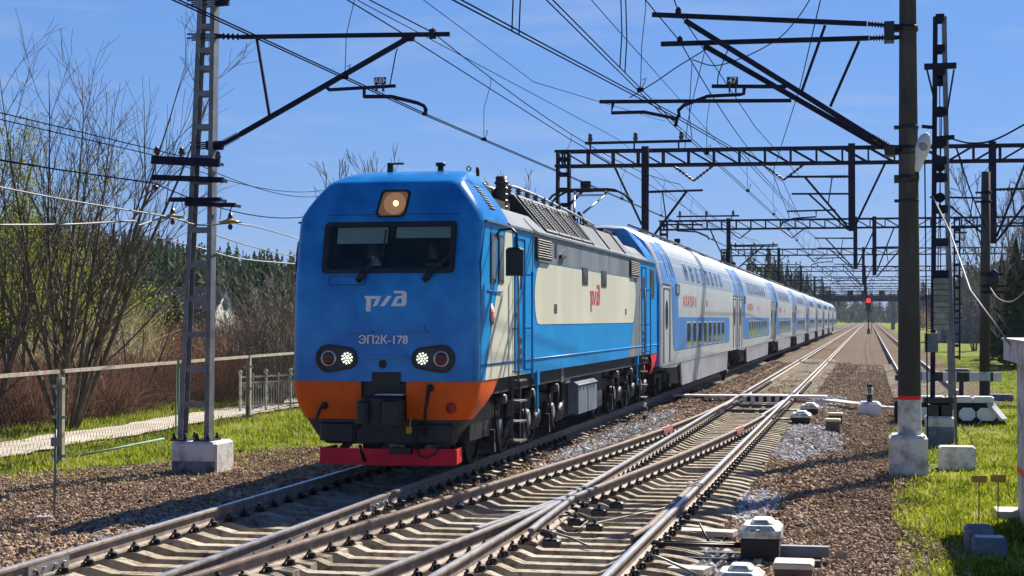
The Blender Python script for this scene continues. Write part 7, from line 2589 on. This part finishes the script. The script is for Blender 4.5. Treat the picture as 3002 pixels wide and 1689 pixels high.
def leaves(name, pts, n_per, size, spread, mat, parent, seed, dens=1.0):
    rs = np.random.default_rng(seed)
    P = np.repeat(np.array([[p.x, p.y, p.z] for p in pts]), n_per, 0)
    P = P + rs.normal(0, spread, P.shape)
    n = len(P)
    a = rs.normal(0, 1, (n, 3)); a /= np.linalg.norm(a, axis=1)[:, None]
    b = rs.normal(0, 1, (n, 3)); b = np.cross(a, b); b /= np.linalg.norm(b, axis=1)[:, None]
    s = size * rs.uniform(0.5, 1.4, (n, 1))
    V = np.stack([P - a * s, P + b * s * 0.5, P + a * s, P - b * s * 0.5], 1)
    F = np.arange(n * 4)
    tone = np.repeat(np.clip(rs.normal(0.5, 0.25, n), 0, 1), 4)
    return mesh_np(name, V.reshape(-1, 3), F, 4, mat, tone=tone, parent=parent)

def bare_tree(label, base, h, stems, tilt, seed, kids_n=(6, 7), r=0.07, name="bare_tree", leafy=None, group=None, tw=0.0045, spread=0.55, mat="bark", cat="tree", lean=(0, 0), stem_h=(0.7, 1.0), up=0.6, depth=2, fork=0.0):
    rnd = random.Random(seed)
    t = thing(name, label, cat, tuple(base), group)
    mb = MB(); cr = MB(); lf = [] if leafy else None
    for k in range(stems):
        a = 2 * math.pi * k / stems + rnd.uniform(-.4, .4); ti = tilt * math.sqrt(rnd.uniform(0.02, 1))
        d = Vector((math.cos(a) * math.sin(ti) + lean[0], math.sin(a) * math.sin(ti) + lean[1], math.cos(ti)))
        L = h * rnd.uniform(*stem_h)
        p = Vector(base) + Vector((math.cos(a) * 0.12, math.sin(a) * 0.12, -0.2))
        pts = [p]; dd = d.normalized()
        for i in range(7):
            dd = (dd + Vector((rnd.gauss(0, .05), rnd.gauss(0, .05), 0.05 * up))).normalized(); pts.append(pts[-1] + dd * (L / 7))
        mb.path(pts, r * rnd.uniform(0.7, 1.1), 6, 0, r2=tw * 1.5)
        for q in range(kids_n[-1] * 2):
            tt = rnd.uniform(0.16, 1.0); i = min(int(tt * 7), 6)
            b = pts[i].lerp(pts[i + 1], tt * 7 - i); dl = (pts[i + 1] - pts[i]).normalized()
            aa = rnd.uniform(0, 6.28); u, w = perp(dl); sp = spread * rnd.uniform(.6, 1.3)
            nd = dl * math.cos(sp) + (u * math.cos(aa) + w * math.sin(aa)) * math.sin(sp)
            grow(cr, rnd, b, nd, L * rnd.uniform(0.16, 0.36) * (1.15 - 0.5 * tt), r * 0.45 * (1.05 - 0.8 * tt), depth - 1, up, spread, kids_n, lf, 4, tw)
    mb.build("trunk", M[mat], t)
    cr.build("crown", M[mat], t)
    if leafy:
        n_per, size, sp = leafy
        leaves("foliage", lf, n_per, size, sp, M["leaf"], t, seed)
    return t

def gpt(u, v, y):
    p = at_y(u, v, y); return (p.x, y, float(terrain(p.x, y)))
bare_tree("many-stemmed bare tree fanning out behind the fence at the left", gpt(168, 1050, 39), 10.0, 12, 0.52, 101, (6, 9), 0.075, tw=0.0055, lean=(0.07, 0), spread=0.50, depth=2, up=0.3)
bare_tree("bare tree at the left edge with dark limbs reaching in", gpt(-45, 1050, 37), 8.4, 4, 0.50, 102, (5, 7), 0.08, depth=2, tw=0.006, lean=(0.08, 0))
bare_tree("willow with a thin haze of yellow-green leaves at the left edge", gpt(38, 1000, 47), 8.6, 5, 0.30, 103, (5, 8), 0.09, leafy=(13, 0.045, 0.24), tw=0.006)
bare_tree("leafing willow bush low behind the many-stemmed tree", gpt(90, 1000, 62), 6.0, 7, 0.6, 104, (5, 8), 0.07, leafy=(10, 0.05, 0.25), tw=0.007)
bare_tree("bare sapling cluster between the many-stemmed tree and the ladder mast", gpt(330, 1030, 48), 4.0, 3, 0.5, 105, (4, 5), 0.05, tw=0.006, lean=(0.1, 0))
bare_tree("tall grey leafless shrub between the ladder mast and the locomotive", gpt(690, 1000, 52), 4.9, 34, 0.55, 106, (4, 6), 0.035, tw=0.007, mat="bark_pale", cat="shrub", name="bare_shrub", stem_h=(0.6, 1.0))
bare_tree("lower grey leafless shrub right against the locomotive's left side", gpt(745, 1000, 56), 4.4, 26, 0.5, 107, (4, 6), 0.035, tw=0.007, mat="bark_pale", cat="shrub", name="bare_shrub")
bare_tree("leafless shrub behind the ladder mast, left of the grey shrubs", gpt(600, 1000, 62), 3.6, 24, 0.6, 108, (4, 6), 0.03, tw=0.008, mat="bark_pale", cat="shrub", name="bare_shrub")
for k, (u, y, h, lab) in enumerate(((905, 85, 10.0, "bare poplar top left of the locomotive's roof aerials"), (990, 85, 11.3, "taller bare poplar rising right behind the roof aerials"), (1283, 95, 11.4, "thin bare poplar top behind the locomotive's insulator stack"))):
    bare_tree(lab, gpt(u, 900, y), h, 5 if k < 2 else 3, 0.15, 120 + k, (5, 7), 0.09, tw=0.016, spread=0.38, mat="bark_pale", stem_h=(0.8, 1.0))

def conifer_np(P, H, W, seed, fr=110):
    rs = np.random.default_rng(seed)
    n = len(P)
    h = rs.uniform(0.02, 1.0, (n, fr)) ** 0.9
    a = rs.uniform(0, 2 * np.pi, (n, fr))
    rad = W[:, None] * (1.02 - h) * rs.uniform(0.65, 1.15, (n, fr)) * (1 - 0.25 * (h < 0.08))
    z0 = P[:, 2][:, None] + H[:, None] * (0.06 + 0.94 * h)
    c, s = np.cos(a), np.sin(a)
    wd = rad * rs.uniform(0.18, 0.34, (n, fr)) + 0.05 * W[:, None]
    cx_, cy_ = P[:, 0][:, None], P[:, 1][:, None]
    droop = rad * rs.uniform(0.25, 0.65, (n, fr))
    A = np.stack([cx_ + 0 * c, cy_ + 0 * c, z0 + 0.10 * H[:, None] * (1 - h) + 0.03 * H[:, None]], -1)
    B = np.stack([cx_ + c * rad - s * wd, cy_ + s * rad + c * wd, z0 - droop], -1)
    D = np.stack([cx_ + c * rad + s * wd, cy_ + s * rad - c * wd, z0 - droop * rs.uniform(0.6, 1.3, (n, fr))], -1)
    V = np.stack([A, B, D], 2).reshape(-1, 3)
    tone = np.repeat(np.clip(rs.normal(0.45, 0.22, (n, fr)) , 0, 1).reshape(-1), 3)
    return V, np.arange(len(V)), tone

def wood(name, label, P, hr, wr, seed, mat="needle", fr=100):
    rs = np.random.default_rng(seed)
    P = np.array(P); P[:, 2] = terrain(P[:, 0], P[:, 1]) - 0.2
    H = rs.uniform(*hr, len(P)) * rs.choice([1, 1, 1.12, 0.85], len(P)); W = H * rs.uniform(*wr, len(P))
    V, F, tn = conifer_np(P, H, W, seed, fr)
    return mesh_np(name, V, F, 3, M[mat], tone=tn, label=label, kind="stuff")
rs = np.random.default_rng(77)
def rnd_area(n, x0, x1, y0, y1): return np.stack([rs.uniform(x0, x1, n), rs.uniform(y0, y1, n), np.zeros(n)], -1)
wood("pine_wood", "dark green pine wood on the rise beyond the bushes at the left", rnd_area(2600, -175, -62, 190, 300), (8.2, 10.2), (0.20, 0.32), 78, "needle_pine", 60)
wood("spruce_wood", "dark far spruce wood lining the line on the left of the tracks", rnd_area(520, -75, -17, 330, 950), (13, 18), (0.15, 0.22), 79, "needle_pine", 80)
wood("spruce_wood", "dark far spruce wood lining the line on the right of the tracks", rnd_area(520, 18, 90, 300, 950), (12, 17), (0.15, 0.22), 80, "needle_pine", 80)
wood("spruce_wood", "hazy far wood closing the view where the tracks vanish", rnd_area(420, -90, 110, 1000, 1200), (13, 19), (0.16, 0.24), 81, "needle_pine", 70)
# single spruces behind the train and at the right, each its own tree
def spruce(label, u, vt, y, w=0.2, seed=0, group=None, mat="needle", xf=None):
    p = at_y(u, 800, y)
    if xf is not None:
        y = float(y * xf / p.x); p = at_y(u, 800, y)
    z0 = float(terrain(p.x, y)); h = at_y(u, vt, y).z - z0
    t = thing("spruce_tree", label, "tree", (p.x, y, z0), group)
    mb = MB(); mb.tube((p.x, y, z0 - 0.3), (p.x, y, z0 + h * 0.9), 0.02 * h, 0.02, 7); mb.build("trunk", M["bark"], t)
    V, F, tn = conifer_np(np.array([[p.x, y, z0]]), np.array([h]), np.array([h * w]), seed, 420)
    mesh_np("crown", V, F, 3, M[mat], tone=tn, parent=t)
GS = "spruces behind the train"
for k, (u, vt, y) in enumerate(((1925, 672, 150), (1950, 656, 152), (1966, 668, 158), (1990, 684, 156), (2010, 690, 160), (2030, 708, 165), (1905, 690, 150), (2048, 722, 172), (1870, 700, 165))):
    spruce(["dark spruce rising just left of the tallest one behind the coaches", "tallest dark spruce top above the coach roofs", "dark spruce leaning on the tallest one's right", "dark spruce behind the third coach's roof", "dark spruce above the fourth coach", "small dark spruce above the fifth coach", "short spruce left of the spruce clump over the coaches", "smallest dark spruce towards the train's tail", "lone low spruce over the second coach"][k], u, vt, y, 0.20, 200 + k, GS, xf=-18.0 - (k % 3) * 1.5)
spruce("low dark evergreen in front of the dark-roofed house at the left", 440, 738, 120, 0.50, 232)
for k, (u, vt, y) in enumerate(((2520, 640, 120), (2556, 600, 105), (2590, 560, 100))):
    spruce(["dark pine at the right behind the board fence, left of three", "dark pine at the right behind the board fence, middle of three", "dark pine cut by the right edge behind the board fence"][k], u, vt, y, 0.22, 240 + k, "pines at the right", "needle_pine")
for k, (u, y, h) in enumerate(((2450, 150, 9.0), (2535, 112, 11.5), (2580, 100, 12.0), (2500, 130, 9))):
    bare_tree(["slender bare tree behind the board fence near the tan-roofed house", "bare tree with wide thin crown at the right behind the fence", "bare tree cut by the right edge", "bare tree between tan-roofed house and the dark pines"][k], gpt(u, 800, y), h, 4, 0.3, 140 + k, (6, 8), 0.10, tw=0.016, mat="bark_pale" if k != 2 else "bark", stem_h=(0.75, 1.0))

# brushwood: curved bare twigs as narrow strips
def brush(name, label, C, nper, hgt, rad, width, tone_mu, seed, bend=0.5):
    rs = np.random.default_rng(seed)
    n = len(C) * nper
    base = np.repeat(C, nper, 0)
    H = np.repeat(rs.uniform(*hgt, len(C)), nper)
    th = rs.uniform(0, 2 * np.pi, n); rr = np.sqrt(rs.uniform(0, 1, n)) * np.repeat(rs.uniform(*rad, len(C)), nper)
    ln = H * rs.uniform(0.35, 1.0, n) * np.sqrt(np.clip(1 - 0.55 * (rr / np.max(rad)) ** 2, 0.2, 1))
    p0 = base + np.stack([np.cos(th) * rr * 0.6, np.sin(th) * rr * 0.6, rs.uniform(0, 0.45, n) * ln], -1)
    tilt = rs.normal(0, 0.38 + 0.25 * bend, n) + 0.35 * rr / np.max(rad)
    a = th + rs.normal(0, 0.6, n)
    d = np.stack([np.cos(a) * np.sin(tilt), np.sin(a) * np.sin(tilt), np.cos(tilt)], -1)
    seg = ln * rs.uniform(0.4, 0.8, n)
    side = rs.normal(0, 1, (n, 3)); side /= np.linalg.norm(side, axis=1)[:, None]
    p1 = p0 + d * seg[:, None] * 0.5 + side * (seg * 0.07 * bend)[:, None]
    d2 = d + side * bend * 0.5; d2 /= np.linalg.norm(d2, axis=1)[:, None]
    p2 = p1 + d2 * seg[:, None] * 0.5
    wv = np.cross(d, rs.normal(0, 1, (n, 3))); wv /= np.linalg.norm(wv, axis=1)[:, None]
    w = width * rs.uniform(0.5, 1.4, n)[:, None]
    V = np.stack([p0 - wv * w, p0 + wv * w, p1 + wv * w * .8, p1 - wv * w * .8, p2 + wv * w * .35, p2 - wv * w * .35], 1)
    k = np.arange(n)[:, None] * 6
    F = np.concatenate([k + np.array([[0, 1, 2, 3]]), k + np.array([[3, 2, 4, 5]])], 1).ravel()
    patch = smooth_noise(base[:, 0] * 1.0, base[:, 1], 0.35, seed + 9)
    tone = np.repeat(np.clip(rs.normal(tone_mu, 0.17, n) + 0.12 * patch, 0, 1), 6)
    return mesh_np(name, V.reshape(-1, 3), F, 4, M["twig"], tone=tone, label=label, kind="stuff")

def belt(n, xf0, xf1, y0, y1, seed):
    rs = np.random.default_rng(seed)
    y = scatter_y(rs, n, y0, y1)
    x = np.array([rs.uniform(xf0(q), xf1(q)) for q in y])
    return np.stack([x, y, terrain(x, y)], -1)
edge = lambda y: np.interp(y, [30, 36, 44, 55, 70, 90], [-20.5, -20.8, -21.0, -20.6, -20.6, -21.5])
brush("brushwood", "dense red-brown leafless brushwood behind the footpath", belt(420, lambda y: edge(y) - 9, lambda y: edge(y), 31, 75, 301), 190, (1.5, 2.5), (0.8, 1.3), 0.008, 0.27, 302, bend=2.4)
brush("brushwood", "brown leafless scrub stretching up to the pine wood", belt(330, lambda y: -0.52 * y - 16, lambda y: -21 - 0.16 * (y - 60), 62, 190, 303), 130, (2.2, 4.6), (1.3, 2.6), 0.022, 0.36, 304, bend=1.8)
brush("brushwood", "grey-brown bushes behind the board fence at the right", belt(150, lambda y: 15.0, lambda y: 16 + y * 0.12, 80, 260, 305), 120, (3, 6.5), (1.3, 2.6), 0.024, 0.55, 306)
brush("brushwood", "grey bare roadside trees crowding the far line on the left", belt(120, lambda y: -40, lambda y: -16, 190, 520, 307), 110, (4, 9), (1.5, 3), 0.05, 0.55, 308)
brush("brushwood", "grey bare roadside trees crowding the far line on the right", belt(130, lambda y: 13.5, lambda y: 40, 190, 520, 309), 110, (4, 9), (1.5, 3), 0.05, 0.6, 310)

lb = belt(110, lambda y: -0.58 * y, lambda y: -0.455 * y, 55, 95, 311)
brush("brushwood", "olive leafing scrub behind the bare trees at the far left", lb, 110, (3.0, 5.0), (1.2, 2.2), 0.014, 0.75, 312, bend=1.0)
rs = np.random.default_rng(313)
leaves("young_leaves", [Vector(c) + Vector((rs.normal(0, 1.1), rs.normal(0, 1.1), rs.uniform(0.8, 4.2))) for c in lb for _ in range(26)], 9, 0.05, 0.28, M["leaf"], None, 314)
tag(bpy.data.objects["young_leaves"], "yellow-green young leaves on the olive scrub at the far left", kind="stuff")
# ================================================================== AIR
hz = MB(); hz.box(-700, 700, -80, 1500, -2.5, 60)
hm = bpy.data.materials.new("haze"); hm.use_nodes = True
hn = hm.node_tree
hn.nodes.remove(hn.nodes["Principled BSDF"])
pv = hn.nodes.new("ShaderNodeVolumePrincipled")
pv.inputs["Color"].default_value = (0.70, 0.82, 1.0, 1)
pv.inputs["Density"].default_value = 0.00013
pv.inputs["Anisotropy"].default_value = 0.0
hn.links.new(pv.outputs[0], hn.nodes["Material Output"].inputs["Volume"])
hz.build("haze", hm, label="thin blue air over the whole line", kind="stuff")
